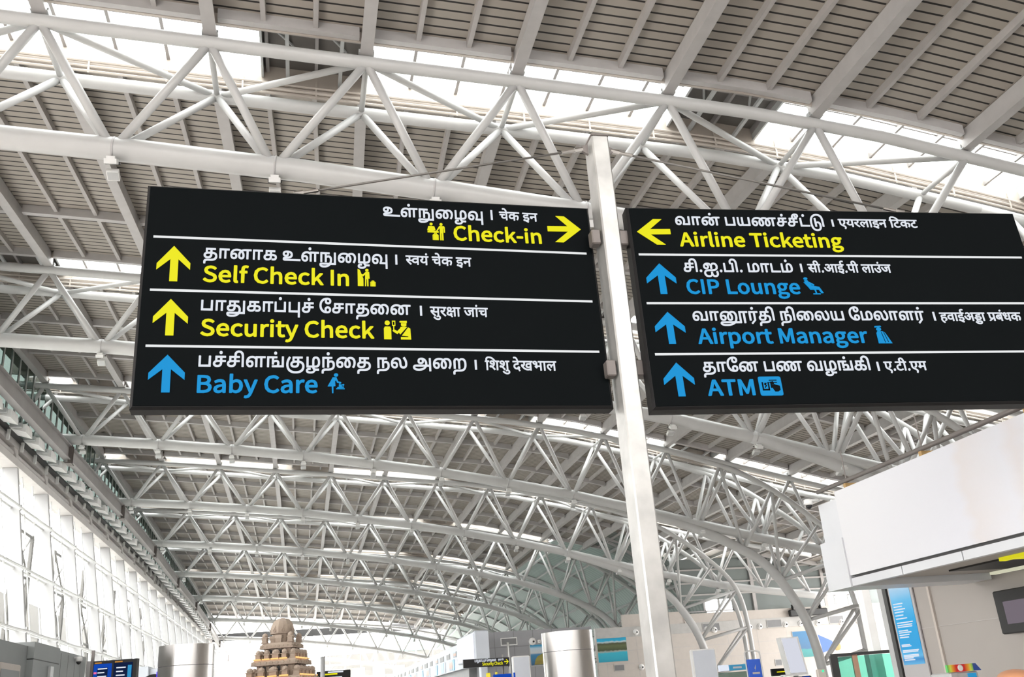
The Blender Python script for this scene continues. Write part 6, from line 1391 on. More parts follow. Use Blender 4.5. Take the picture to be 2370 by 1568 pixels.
TEXT_RUNS = {
    'ta0': [(0,0,0),(1,534,0),(2,1068,0),(3,1598,0),(4,2178,0),(5,2606,0)],
    'ta1': [(6,0,0),(7,412,0),(8,732,0),(7,1350,0),(9,1670,0),(10,2082,0),(0,2212,0),(1,2746,0),(2,3280,0),(3,3810,0),(4,4390,0),(5,4818,0)],
    'ta2': [(11,0,0),(7,389,0),(12,709,0),(9,1254,0),(7,1667,0),(13,1987,0),(14,2376,0),(15,2765,0),(10,3126,0),(16,3256,0),(17,3616,0),(7,3978,0),(6,4298,0),(3,4710,0),(8,5290,0)],
    'ta3': [(11,0,0),(15,389,0),(17,750,0),(18,1112,0),(19,1243,0),(20,1778,0),(21,2300,0),(4,2831,0),(22,3260,0),(3,3654,0),(6,4234,0),(10,4647,0),(23,4777,0),(24,5172,0),(10,5678,0),(25,5808,0),(3,6368,0),(26,6948,0)],
    'ta4': [(27,0,0),(7,522,0),(28,842,0),(10,1459,0),(11,1589,0),(29,1978,0),(30,2460,0),(15,3284,0),(31,3645,0),(32,4033,0),(33,4380,0)],
    'ta5': [(17,0,0),(18,362,0),(34,492,0),(35,626,0),(34,1138,0),(11,1272,0),(18,1660,0),(34,1792,0),(10,1926,0),(36,2056,0),(7,2484,0),(37,2804,0),(38,3151,0)],
    'ta6': [(27,0,0),(7,522,0),(39,842,0),(40,1737,0),(6,2057,0),(18,2470,0),(10,2600,0),(23,2730,0),(18,3125,0),(3,3256,0),(24,3836,0),(29,4342,0),(10,4824,0),(16,4954,0),(36,5314,0),(24,5743,0),(7,6250,0),(19,6570,0),(40,7104,0)],
    'ta7': [(6,0,0),(7,412,0),(16,732,0),(8,1092,0),(10,1710,0),(11,1840,0),(30,2228,0),(10,3052,0),(27,3182,0),(4,3704,0),(20,4134,0),(9,4656,0),(18,5068,0)],
    'hi0': [(41,0,0),(42,317,0),(43,317,0),(44,698,0),(45,828,0),(46,1074,0)],
    'hi1': [(47,0,0),(48,194,0),(49,472,0),(50,762,0),(44,762,0),(41,892,0),(42,1210,0),(43,1210,0),(44,1590,0),(45,1720,0),(46,1966,0)],
    'hi2': [(51,0,0),(52,338,0),(53,338,0),(54,542,0),(55,898,0),(44,1028,0),(56,1158,0),(55,1529,0),(50,1658,0),(41,1658,0)],
    'hi3': [(57,0,0),(58,130,0),(58,470,0),(52,810,0),(44,810,0),(59,940,0),(42,1172,0),(60,1200,0),(61,1608,0),(55,1960,0),(62,2090,0)],
    'hi4': [(63,0,0),(49,276,0),(53,566,0),(62,771,0),(55,1110,0),(45,1240,0),(46,1485,0),(44,1762,0),(57,1892,0),(64,2022,0),(43,2274,0),(64,2655,0)],
    'hi5': [(51,0,0),(65,338,0),(66,468,0),(67,602,0),(68,1113,0),(66,1358,0),(69,1492,0),(65,1776,0),(44,1906,0),(62,2036,0),(55,2375,0),(70,2504,0),(50,2756,0),(56,2778,0)],
    'hi6': [(71,0,0),(48,266,0),(55,544,0),(68,673,0),(72,918,0),(73,1300,0),(55,1589,0),(44,1718,0),(74,1848,0),(75,2132,0),(50,2418,0),(76,2418,0),(43,2726,0)],
    'hi7': [(63,0,0),(66,276,0),(64,410,0),(65,662,0),(66,792,0),(63,926,0),(77,1202,0)],
    'la0': [(78,0,0),(79,319,0),(80,622,0),(81,900,0),(82,1154,0),(83,1430,0),(84,1604,0),(85,1742,0)],
    'la1': [(86,0,0),(80,298,0),(87,575,0),(88,717,0),(89,880,0),(78,992,0),(79,1310,0),(80,1614,0),(81,1891,0),(82,2146,0),(89,2422,0),(90,2534,0),(85,2680,0)],
    'la2': [(86,0,0),(80,298,0),(81,575,0),(91,830,0),(92,1134,0),(84,1328,0),(93,1465,0),(94,1654,0),(89,1914,0),(78,2026,0),(79,2345,0),(80,2648,0),(81,2926,0),(82,3180,0)],
    'la3': [(95,0,0),(96,328,0),(97,610,0),(94,919,0),(89,1180,0),(78,1292,0),(96,1610,0),(92,1892,0),(80,2086,0)],
    'la4': [(98,0,0),(84,304,0),(92,442,0),(87,636,0),(84,778,0),(85,915,0),(80,1220,0),(89,1497,0),(99,1609,0),(84,1908,0),(81,2046,0),(82,2301,0),(80,2577,0),(93,2854,0),(84,3042,0),(85,3180,0),(100,3485,0)],
    'la5': [(78,0,0),(90,319,0),(101,466,0),(89,782,0),(102,894,0),(103,1166,0),(91,1468,0),(85,1772,0),(100,2077,0),(80,2359,0)],
    'la6': [(98,0,0),(84,304,0),(92,442,0),(104,636,0),(103,946,0),(92,1248,0),(93,1442,0),(89,1631,0),(105,1743,0),(96,2149,0),(85,2430,0),(96,2736,0),(100,3017,0),(80,3299,0),(92,3576,0)],
    'la7': [(98,0,0),(99,304,0),(105,604,0)],
}
SIGN_ITEMS_L = [
    ('rule',[(-1.1464,0.3021),(1.1455,0.3064)]),
    ('rule',[(-1.1432,0.0089),(1.1452,0.0024)]),
    ('rule',[(-1.1429,-0.2863),(1.1482,-0.3008)]),
    ('ta0',[(0.0108,0.4852),(0.5634,0.4873),(0.0854,0.5462)]),
    ('bar',[(0.6166,0.5559),(0.612,0.4936)]),
    ('hi0',[(0.658,0.4942),(0.8805,0.4975),(0.7085,0.5497)]),
    ('la0',[(0.392,0.35),(0.8903,0.3574),(0.4356,0.4454)]),
    ('ic0',[(0.2491,0.3487),(0.3468,0.3497),(0.254,0.458)]),
    ('arR',[(0.9319,0.4538),(1.1283,0.458),(1.037,0.5382),(1.0193,0.3698)]),
    ('ta1',[(-0.9013,0.1906),(0.0264,0.1938),(-0.8866,0.2549)]),
    ('bar',[(0.0746,0.251),(0.0727,0.1922)]),
    ('hi1',[(0.1232,0.1933),(0.4812,0.1966),(0.1699,0.2506)]),
    ('la1',[(-0.8985,0.0554),(-0.176,0.0579),(-0.8749,0.1509)]),
    ('ic1',[(-0.131,0.0594),(-0.0344,0.0591),(-0.1158,0.1606)]),
    ('arU',[(-1.0446,0.2537),(-1.0386,0.0555),(-1.1212,0.1184),(-0.9622,0.1219)]),
    ('ta2',[(-0.9001,-0.1),(0.1395,-0.1011),(-0.8941,-0.0383)]),
    ('bar',[(0.1944,-0.0468),(0.1921,-0.1032)]),
    ('hi2',[(0.2404,-0.1046),(0.5513,-0.1031),(0.2816,-0.0487)]),
    ('la2',[(-0.8969,-0.2374),(-0.0523,-0.2383),(-0.8752,-0.1485)]),
    ('ic2',[(-0.0026,-0.2399),(0.1358,-0.24),(0.0189,-0.1347)]),
    ('arU',[(-1.0424,-0.0426),(-1.0396,-0.2377),(-1.119,-0.1735),(-0.9577,-0.1739)]),
    ('ta3',[(-0.8973,-0.3982),(0.4163,-0.4004),(-0.8935,-0.3374)]),
    ('bar',[(0.4672,-0.3488),(0.4636,-0.4032)]),
    ('hi3',[(0.5143,-0.4052),(0.8997,-0.4061),(0.5586,-0.3502)]),
    ('la3',[(-0.8986,-0.5341),(-0.3347,-0.5329),(-0.8951,-0.4433)]),
    ('ic3',[(-0.2869,-0.5335),(-0.2041,-0.5341),(-0.2546,-0.4296)]),
    ('arU',[(-1.0401,-0.3393),(-1.0396,-0.5314),(-1.1204,-0.4678),(-0.9568,-0.4676)]),
]
SIGN_ITEMS_R = [
    ('rule',[(-1.1716,0.2942),(1.1532,0.2994)]),
    ('rule',[(-1.1649,-0.0028),(1.1532,-0.0084)]),
    ('rule',[(-1.1582,-0.3011),(1.1336,-0.3127)]),
    ('arL',[(-0.9696,0.4455),(-1.1634,0.4429),(-1.0608,0.5265),(-1.0586,0.3613)]),
    ('ta4',[(-0.9317,0.4858),(-0.038,0.4947),(-0.8851,0.5393)]),
    ('bar',[(0.0221,0.5395),(0.0118,0.4927)]),
    ('hi4',[(0.0535,0.4886),(0.5484,0.4936),(0.1273,0.543)]),
    ('la4',[(-0.925,0.3477),(0.0485,0.3531),(-0.8838,0.4376)]),
    ('arU',[(-1.063,0.2402),(-1.0605,0.051),(-1.1473,0.1159),(-0.9805,0.1157)]),
    ('ta5',[(-0.9263,0.1864),(-0.2891,0.1892),(-0.8805,0.2441)]),
    ('bar',[(-0.2311,0.2444),(-0.2421,0.1903)]),
    ('hi5',[(-0.1977,0.1897),(0.3066,0.189),(-0.1084,0.2408)]),
    ('la5',[(-0.9272,0.0521),(-0.2708,0.0498),(-0.8651,0.1358)]),
    ('ic5',[(-0.244,0.0499),(-0.1365,0.0501),(-0.2016,0.1562)]),
    ('arU',[(-1.057,-0.0585),(-1.0544,-0.2476),(-1.1382,-0.1786),(-0.9726,-0.1819)]),
    ('ta6',[(-0.9195,-0.1092),(0.4309,-0.1145),(-0.863,-0.0546)]),
    ('bar',[(0.4982,-0.0605),(0.4835,-0.1147)]),
    ('hi6',[(0.5248,-0.1165),(1.0244,-0.1197),(0.5861,-0.0623)]),
    ('la6',[(-0.9105,-0.247),(0.0623,-0.2518),(-0.872,-0.1619)]),
    ('ic6',[(0.1132,-0.2521),(0.1975,-0.2527),(0.1491,-0.1451)]),
    ('arU',[(-1.0509,-0.3559),(-1.0454,-0.546),(-1.1318,-0.4811),(-0.9667,-0.4818)]),
    ('ta7',[(-0.9087,-0.4077),(0.0331,-0.4142),(-0.8636,-0.3521)]),
    ('bar',[(0.0864,-0.3621),(0.0736,-0.4146)]),
    ('hi7',[(0.1155,-0.4135),(0.3647,-0.4162),(0.1608,-0.3603)]),
    ('la7',[(-0.9031,-0.5443),(-0.6441,-0.5474),(-0.8659,-0.4613)]),
    ('ic7',[(-0.6162,-0.5486),(-0.4909,-0.5505),(-0.5888,-0.4413)]),
]
# ------------------------------------------------------------------ lettering
GL = []


def load_glyphs():
    """each outline: first point, then steps from point to point, in units of 3/1000 of the letter size"""
    for g in GLYPH_OUTLINES:
        cs = []
        for r in g:
            x = y = 0
            pts = []
            for i in range(0, len(r), 2):
                x += r[i]
                y += r[i + 1]
                pts.append((x * 3.0, y * 3.0))
            cs.append(pts)
        GL.append(cs)


load_glyphs()


def signed_area(c):
    return 0.5 * sum(c[k - 1][0] * c[k][1] - c[k][0] * c[k - 1][1] for k in range(len(c)))


def inside(p, c):
    r = False
    for k in range(len(c)):
        (x0, y0), (x1, y1) = c[k - 1], c[k]
        if (y0 > p[1]) != (y1 > p[1]) and p[0] < x0 + (p[1] - y0) * (x1 - x0) / (y1 - y0):
            r = not r
    return r


def letter_mesh(mb, contours, put, h0, h1):
    """outer outlines may overlap each other; each takes only the holes that lie in it"""
    outer = [c for c in contours if signed_area(c) > 0]
    holes = {id(c): [] for c in outer}
    for c in contours:
        if signed_area(c) > 0:
            continue
        own = [q for q in outer if inside(c[0], q)]
        if own:
            holes[id(min(own, key=signed_area))].append(c)
    for i, c in enumerate(outer):
        poly_mesh(mb, [c] + holes[id(c)], put, h0, h1 + 0.00004 * (i % 3))


def poly_mesh(mb, contours, put, h0, h1):
    """flat raised letter or symbol from closed outlines (holes allowed)"""
    loops = [[Vector((x, y, 0)) for x, y in c] for c in contours if len(c) > 2]
    if not loops:
        return
    flat = [p for l in loops for p in l]
    tris = geometry.tessellate_polygon(loops)
    base = len(mb.v)
    for h in (h1, h0):
        mb.v += [tuple(put(p.x, p.y, h)) for p in flat]
    for t in tris:
        mb.f.append(tuple(base + i for i in t))
        mb.mi.append(0)
    n = len(flat)
    o = 0
    for l in loops:
        k = len(l)
        for i in range(k):
            a, b = base + o + i, base + o + (i + 1) % k
            mb.f.append((a, b, b + n, a + n))
            mb.mi.append(0)
        o += k


def run_width(run):
    xs = [x + p[0] / 2.0 for g, x, y in run for c in GL[g] for p in c]
    return min(xs) * 2, max(xs) * 2


def text_mesh(key, x0, x1, base, ys, put, h0=0.0008, h1=0.004):
    run = TEXT_RUNS[key]
    a, b = run_width(run)
    sx = (x1 - x0) / (b - a)
    mb = MB()
    for g, x, y in run:
        cs = []
        for c in GL[g]:
            cs.append([(x0 + (p[0] + 2 * x - a) * sx, base + (p[1] + 2 * y) * ys) for p in c])
        letter_mesh(mb, cs, put, h0, h1)
    return mb


def circ(cx, cy, r, n=20, ry=None):
    ry = ry or r
    return [(cx + r * math.cos(2 * math.pi * k / n), cy + ry * math.sin(2 * math.pi * k / n)) for k in range(n)]


def rect(x0, x1, y0, y1):
    return [(x0, y0), (x1, y0), (x1, y1), (x0, y1)]


def bar(p, q, w):
    p, q = Vector(p), Vector(q)
    d = (q - p).normalized()
    n = Vector((-d.y, d.x)) * w / 2
    return [tuple(p + n), tuple(p - n), tuple(q - n), tuple(q + n)]


ICON = {
    # two people over a desk with a suitcase
    'ic0': [circ(.22, .92, .085, ry=.075), [(.10, .52), (.34, .52), (.40, .60), (.36, .80), (.08, .80), (.04, .62)], bar((.08, .78), (.02, .56), .07), bar((.36, .78), (.42, .56), .07), rect(.0, .62, .44, .52),
            circ(.78, .92, .085, ry=.075), [(.66, .82), (.94, .82), (.98, .74), (.98, .46), (.91, .46), (.91, .70), (.88, .70), (.88, .02), (.80, .02), (.80, .42), (.77, .42), (.77, .02), (.69, .02), (.69, .66)], bar((.70, .80), (.50, .50), .07),
            rect(.30, .58, .02, .34), rect(.27, .285, .02, .30), rect(.595, .61, .02, .30), rect(.38, .50, .38, .41), rect(.37, .40, .33, .41), rect(.48, .51, .33, .41)],
    'ic1': [[(.0, .0), (.30, .0), (.30, .42), (.12, .92), (.0, .98)], circ(.50, .92, .09, ry=.075), [(.42, .82), (.62, .82), (.64, .44), (.57, .44), (.57, .0), (.50, .0), (.49, .40), (.46, .40), (.44, .0), (.38, .0), (.40, .60)], bar((.43, .76), (.26, .58), .08), bar((.30, .60), (.20, .66), .05),
            rect(.70, .92, .0, .26), rect(.66, .68, .0, .24), rect(.94, .96, .0, .24), rect(.75, .87, .29, .32), rect(.74, .77, .25, .32), rect(.85, .88, .25, .32)],
    'ic2': [circ(.13, .87, .095, ry=.125), [(.0, .0), (.27, .0), (.27, .56), (.23, .67), (.04, .67), (.0, .58)],
            [(.31, .74), (.34, .74), (.335, .96), (.305, .96)], [(.40, .74), (.43, .74), (.43, .96), (.40, .96)], rect(.305, .43, .945, .99), rect(.31, .43, .72, .755), bar((.37, .73), (.365, .50), .035),
            [(.32, .46), (.36, .40), (.50, .28), (.62, .48), (.58, .56), (.49, .43), (.37, .53)],
            [(.62, .90), (.86, .88), (.86, .99), (.60, .98), (.58, .93)], [(.64, .86), (.84, .86), (.84, .74), (.79, .69), (.70, .69), (.64, .75)], [(.62, .66), (.86, .66), (.60, .26), (.54, .40)], [(.90, .64), (.98, .58), (1.0, .0), (.62, .0), (.62, .12), (.90, .12), (.90, .17), (.66, .20)]],
    'ic3': [circ(.50, .92, .13, ry=.085), [(.30, .80), (.50, .80), (.56, .66), (.44, .62), (.46, .36), (.34, .34), (.34, .0), (.26, .0), (.24, .34), (.0, .34)], bar((.48, .78), (.60, .54), .09), bar((.58, .56), (.80, .52), .07),
            [(.56, .30), (.94, .34), (.96, .28), (.58, .26)], circ(.92, .42, .06, ry=.045), rect(.66, .84, .33, .44), rect(.50, 1.0, .20, .245), bar((.72, .44), (.68, .56), .05)],
    'ic5': [circ(.16, .93, .11, ry=.075), [(.06, .82), (.24, .84), (.42, .52), (.82, .44), (1.0, .08), (.88, .06), (.74, .34), (.30, .36), (.24, .42)], bar((.30, .70), (.56, .54), .08), [(.02, .72), (.10, .70), (.30, .28), (.78, .28), (.78, .32), (.28, .34)], bar((.56, .30), (.60, .06), .07), rect(.42, .82, .0, .05)],
    'ic6': [[(.02, .90), (.50, .93), (.44, 1.0), (.04, .98)], circ(.28, .80, .17, ry=.11), [(.14, .68), (.50, .68), (.66, .60), (1.0, .0), (.06, .0), (.06, .58)]],
    'ic7': [[(.08, .0), (.92, .0), (.98, .02), (1.0, .08), (1.0, .92), (.97, .98), (.92, 1.0), (.08, 1.0), (.02, .98), (.0, .92), (.0, .08), (.03, .02)]],
}
ICON_DARK7 = [rect(.12, .44, .26, .34), rect(.12, .18, .26, .70), rect(.38, .44, .26, .70), [(.24, .66), (.34, .66), (.30, .56), (.34, .52), (.26, .40), (.22, .42), (.28, .52), (.22, .56)],
              rect(.46, .80, .78, .82), rect(.46, .80, .66, .70), rect(.50, .60, .40, .72), [(.58, .52), (.66, .58), (.90, .50), (.90, .28), (.80, .20), (.66, .20), (.58, .36)], bar((.66, .52), (.60, .74), .05)]
ICON_DARK6 = [bar((.40, .62), (.52, .04), .03), bar((.56, .62), (.74, .06), .03)]


def frame_axes(yaw, pit, rol):
    u = Vector((math.cos(yaw), math.sin(yaw), 0))
    n = Vector((math.sin(yaw), -math.cos(yaw), 0))
    z = Vector((0, 0, 1))
    v = z * math.cos(pit) + n * math.sin(pit)
    n2 = n * math.cos(pit) - z * math.sin(pit)
    return u * math.cos(rol) + v * math.sin(rol), v * math.cos(rol) - u * math.sin(rol), n2


def arrow_pts(kind, U):
    if kind == 'arU':
        (tx, ty), (bx, by), (lx, ly), (rx, ry) = U
        w = 0.0185
        hi = 0.0345
        return [(tx, ty), (rx, ry + hi + 0.002), (rx, ry), (bx + w, ty - 0.074), (bx + w + 0.001, by), (bx - w, by), (bx - w - 0.001, ty - 0.074), (lx, ly), (lx, ly + hi)]
    (tx, ty), (bx, by), (ax, ay), (cx_, cy_) = U
    s = 1
    if kind == 'arR':   # tail, tip, upper, lower
        (bx, by), (tx, ty) = (U[0], U[1])
        s = -1
    else:
        (bx, by), (tx, ty) = (U[0], U[1])
    w = 0.0165
    hi = 0.05 * s
    return [(tx, ty), (ax, ay), (ax + hi, ay), (tx + 0.076 * s, ty + w), (bx, by + w), (bx, by - w), (tx + 0.076 * s, ty - w), (cx_ + hi, cy_), (cx_, cy_)]


def build_sign(name, label, c, rot, w, h, items, D=0.115):
    c = Vector(c)
    u, v, n = frame_axes(*rot)

    def put(a, b, d):
        return c + u * a + v * b + n * d
    t = thing(name, label, 'sign', c, 'black lit direction signs on the steel post')
    mb = MB()
    e = 0.012

    def ring(i, d):
        return [put(-w / 2 + i, -h / 2 + i, d), put(w / 2 - i, -h / 2 + i, d), put(w / 2 - i, h / 2 - i, d), put(-w / 2 + i, h / 2 - i, d)]
    mb.loft([ring(0.0, -0.004), ring(-e, -0.018), ring(-e, -D + 0.02), ring(0.005, -D)])
    obj('casing', mb, 'black_frame', t)
    mb = MB()
    mb.loft([ring(0.002, -0.004), ring(0.003, 0.0)])
    obj('panel', mb, 'black_panel', t)
    # small hanging eyes on the upper edge
    mb = MB()
    for a in (-0.44 if 'Check' in label else 0.5,):
        mb.tube([put(a, h / 2 + 0.03, -0.05), put(a + 0.0, h / 2 - 0.005, -0.05)], 0.012, 8)
        mb.obox(put(a, h / 2 + 0.012, -0.05), u, v, n, 0.05, 0.004, 0.02)
    obj('hanging_eye', mb, 'rod_steel', t)
    TY, HY, LY = 0.0580 / 592, 0.0545 / 660, 0.0915 / 783
    row_blue = 3 if name == 'direction_sign' and 'Check' in label else 1
    for kind, U in items:
        row = min(3, max(0, int((0.6 - U[0][1]) / 0.297)))
        col = 'glow_yellow' if row < row_blue else 'glow_blue'
        if kind == 'rule':
            (x0, y0), (x1, y1) = U
            x1 = min(x1, w / 2 - 0.03)
            y = (y0 + y1) / 2
            mb = MB()
            poly_mesh(mb, [rect(x0, x1, y - 0.006, y + 0.006)], put, 0.0005, 0.003)
            obj('divider_line', mb, 'glow_rule', t)
        elif kind == 'bar':
            (x0, y0), (x1, y1) = U
            mb = MB()
            poly_mesh(mb, [rect((x0 + x1) / 2 - 0.0055, (x0 + x1) / 2 + 0.0055, y1, y0)], put, 0.0008, 0.004)
            obj('separator', mb, 'glow_white', t)
        elif kind[:2] in ('ta', 'hi', 'la'):
            base = (U[0][1] + U[1][1]) / 2
            ys, m, lift = {'ta': (TY, 'glow_white', 19), 'hi': (HY, 'glow_white', 16), 'la': (LY, col, 25)}[kind[:2]]
            base += lift * ys
            mb = text_mesh(kind, U[0][0], U[1][0], base, ys, put)
            obj('lettering', mb, m, t)
        elif kind[:2] == 'ar':
            mb = MB()
            poly_mesh(mb, [arrow_pts(kind, U)], put, 0.0008, 0.004)
            obj('arrow', mb, col, t)
        elif kind[:2] == 'ic':
            (x0, y0), (x1, y1), (_, y2) = U
            mb = MB()
            for i, p in enumerate(ICON[kind]):
                q = [(x0 + (x1 - x0) * a, y0 + (y2 - y0) * b) for a, b in p]
                poly_mesh(mb, [q], put, 0.0008, 0.004 + 0.00008 * i)
            ic = obj('pictogram', mb, col, t)
            dk = ICON_DARK7 if kind == 'ic7' else ICON_DARK6 if kind == 'ic6' else None
            if dk:
                mb = MB()
                for p in dk:
                    poly_mesh(mb, [[(x0 + (x1 - x0) * a, y0 + (y2 - y0) * b) for a, b in p]], put, 0.004, 0.0062)
                obj('detail', mb, 'black_panel', ic)
    return t, put


sl, put_l = build_sign('direction_sign', 'large black hanging sign reading Check-in, Self Check In, Security Check and Baby Care', (0.398, 4.446, 3.593), (0.02142, -0.02939, 0.00123), 2.366, 1.2, SIGN_ITEMS_L)
sr, put_r = build_sign('direction_sign', 'large black hanging sign reading Airline Ticketing, CIP Lounge, Airport Manager and ATM', (2.961, 4.241, 3.521), (-0.07478, -0.05490, -0.01434), 2.388, 1.2, SIGN_ITEMS_R)

# ------------------------------------------------------------------ the steel post between the signs
pt = thing('sign_post', 'tall square galvanised steel post between the two black signs', 'post', (1.667, 4.45, 0))
mb = MB()
mb.cbox(1.622, 1.724, 4.385, 4.535, 0.02, 4.63, 0.008)
obj('shaft', mb, 'galvanised', pt)
mb = MB()
mb.cbox(1.618, 1.728, 4.381, 4.539, 4.625, 4.64, 0.004)
obj('cap', mb, 'bracket_steel', pt)
mb = MB()
mb.cbox(1.47, 1.87, 4.25, 4.65, 0.0, 0.02, 0.006)
obj('base_plate', mb, 'galvanised', pt)
for z in (3.97, 3.19):
    for x0, x1 in ((1.56, 1.612), (1.722, 1.80)):
        mb = MB()
        mb.cbox(x0, x1, 4.40, 4.47, z - 0.045, z + 0.045, 0.006)
        obj('bracket', mb, 'bracket_steel', pt)
for x, dx in ((1.612, -1), (1.722, 1)):
    mb = MB()
    mb.hexa([(x, 4.44, 4.53), (x + dx * 0.045, 4.44, 4.555), (x + dx * 0.045, 4.46, 4.555), (x, 4.46, 4.53), (x, 4.44, 4.60), (x + dx * 0.045, 4.44, 4.575), (x + dx * 0.045, 4.46, 4.575), (x, 4.46, 4.60)])
    obj('lug', mb, 'bracket_steel', pt)


def tie(lb, p, q):
    p, q = Vector(p), Vector(q)
    t = thing('tie_rod', lb, 'tie rod', p, 'thin tie rods from the post top')
    d = (q - p).normalized()
    mb = MB()
    mb.tube([p, q], 0.0065, 8)
    obj('rod', mb, 'rod_steel', t, True)
    for a, s in ((p, 1), (q, -1)):
        mb = MB()
        mb.tube([a + d * 0.02 * s, a + d * 0.11 * s], 0.011, 8)
        mb.tube([a - d * 0.02 * s, a + d * 0.03 * s], 0.016, 6)
        obj('turnbuckle', mb, 'stainless', t)


tie('thin tie rod from the post top down to the Check-in sign', (1.56, 4.45, 4.562), put_l(-0.44, 0.632, -0.05))
tie('thin tie rod from the post top down to the Airline Ticketing sign', (1.775, 4.45, 4.562), put_r(0.5, 0.632, -0.05))
# ------------------------------------------------------------------ white fascia box on the right
t = thing('fascia_box', 'large plain white fascia box over the shop opening on the right', 'fascia', (5.4, 6.2, 2.3))
mb = MB()
mb.box(5.0, 6.5, 3.2, 8.04, 2.44, 3.23)
obj('face_panel', mb, 'bulkhead_white', t)
mb = MB()
mb.box(5.03, 6.5, 3.2, 8.0, 2.415, 2.44)
obj('shadow_gap', mb, 'joint_dark', t)
mb = MB()
for i in range(6):
    y0 = 8.04 - 0.8 * (i + 1)
    mb.box(5.0, 5.06, y0 + 0.006, y0 + 0.794, 2.345, 2.415)
obj('lower_strip', mb, 'bulkhead_end', t)
mb = MB()
mb.box(5.02, 6.5, 8.04, 8.40, 2.80, 3.17)
mb.box(4.985, 6.5, 8.04, 8.44, 2.34, 2.795)
obj('end_panel', mb, 'bulkhead_end', t)
mb = MB()
mb.box(5.06, 6.58, 3.2, 8.03, 2.40, 2.44)
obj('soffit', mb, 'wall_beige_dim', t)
mb = MB()
mb.box(5.72, 6.34, 6.0, 7.6, 2.385, 2.40)
obj('light_recess', mb, 'rubber_black', t)
mb = MB()
mb.box(5.66, 5.72, 5.6, 6.86, 2.37, 2.40)
mb.box(5.72, 6.34, 6.70, 6.76, 2.37, 2.385)
obj('yellow_edge', mb, 'soffit_yellow', t)
mb = MB()
mb.box(6.46, 6.52, 6.2, 8.0, 2.375, 2.40)
obj('tube_light', mb, 'soffit_tube', t)
t = thing('overhead_pipe', 'grey pipe running along just above the white fascia box', 'pipe', (5.1, 6.5, 3.3))
mb = MB()
mb.tube([(5.1, 8.5, 3.325), (5.1, 3.2, 3.30)], 0.022, 8)
obj('pipe', mb, 'bracket_steel', t, True)
for y in (7.95, 6.75, 5.5):
    z = 3.315
    mb = MB()
    mb.box(5.07, 5.42, y - 0.02, y + 0.02, z - 0.062, z - 0.022)
    obj('timber_batten', mb, 'timber', t)
    mb = MB()
    mb.tube([(5.1, y, z + 0.3), (5.1, y, z - 0.084)], 0.006, 6)
    obj('hanger', mb, 'bracket_steel', t)


def cctv(lb, p, side):
    x, y, z = p
    t = thing('security_camera', lb, 'security camera', p)
    mb = MB()
    mb.lathe((x, y, z), [(0.025, 0.045), (0.042, 0.036), (0.045, 0.0), (0.036, -0.018)], 16)
    mb.tube([(x, y, z + 0.03), (x + side * 0.12, y, z + 0.03)], 0.016, 8)
    obj('housing', mb, 'fixture_white', t, True)
    mb = MB()
    mb.lathe((x, y, z), [(0.032, -0.018), (0.029, -0.036), (0.017, -0.05), (0.004, -0.056)], 14)
    obj('dome', mb, 'rubber_black', t, True)
    return t


cctv('white dome camera on the far corner of the white fascia box', (4.93, 8.42, 3.2), 1)

# ------------------------------------------------------------------ shop wall, television, banner
mb = MB()
mb.box(6.6, 6.75, 2.8, 10.08, 0, 2.52)
mb.box(6.592, 6.6, 2.8, 9.9, 1.985, 1.99, 1)
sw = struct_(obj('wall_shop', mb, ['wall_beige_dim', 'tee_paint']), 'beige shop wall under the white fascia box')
mb = MB()
mb.box(6.56, 6.60, 9.90, 9.97, 0, 2.5)
obj('dark_jamb', mb, 'dark_metal', sw)
mb = MB()
mb.box(6.57, 6.60, 9.97, 10.08, 0, 2.52)
obj('steel_edge', mb, 'fixture_grey', sw)
t = thing('television', 'dark wall television with a dim screen on the beige shop wall', 'television', (6.55, 7.8, 1.83))
mb = MB()
mb.cbox(6.50, 6.56, 7.28, 8.09, 1.83, 2.225, 0.01)
mb.box(6.56, 6.6, 7.5, 7.8, 1.95, 2.15)
obj('casing', mb, 'rubber_black', t)
mb = MB()
mb.box(6.495, 6.50, 7.32, 7.97, 1.915, 2.12)
obj('screen', mb, 'screen_dim', t)
mb = MB()
mb.box(6.494, 6.50, 7.62, 7.66, 1.868, 1.884)
obj('badge', mb, 'fixture_white', t)
t = thing('banner', 'tall blue banner with white lines of writing at the end of the shop wall', 'banner', (6.58, 9.65, 1.0))
mb = MB()
mb.box(6.575, 6.592, 9.43, 9.88, 0.9, 2.5)
obj('backing', mb, 'fin_white', t)
mb = MB()
mb.box(6.570, 6.575, 9.47, 9.85, 1.63, 2.5)
obj('print', mb, 'print_banner', t)
random.seed(4)
mb = MB()
for i, z in enumerate([2.28, 2.25, 2.22, 2.19, 2.155, 2.12, 2.075, 2.05, 2.03, 1.99, 1.97, 1.945, 1.92, 1.84, 1.825, 1.78, 1.765, 1.73, 1.715, 1.70, 1.68]):
    L = random.uniform(0.14, 0.31)
    mb.box(6.568, 6.570, 9.82 - L, 9.82, z - 0.006, z + 0.006)
obj('writing_lines', mb, 'glow_white', t)
t = thing('conduit', 'thin vertical white conduit on the beige shop wall', 'conduit', (6.58, 9.15, 0))
mb = MB()
mb.box(6.575, 6.6, 9.14, 9.175, 0, 2.5)
obj('trunking', mb, 'wall_beige', t)
mb = MB()
mb.box(6.57, 6.6, 9.10, 9.215, 1.2, 1.28)
obj('clip', mb, 'fixture_grey', t)
t = thing('white_post', 'bright white square post beyond the end of the shop wall', 'post', (8.09, 12.77, 0))
mb = MB()
mb.cbox(8.02, 8.16, 12.7, 12.84, 0, 3.3, 0.01)
obj('shaft', mb, 'lamp_white', t)
mb = MB()
mb.box(7.96, 8.22, 12.64, 12.9, 3.3, 3.36)
obj('cap', mb, 'skin_b', t)
t = thing('glass_partition', 'dark framed teal glass partition in front of the masked person', 'partition', (7.6, 12.4, 0))
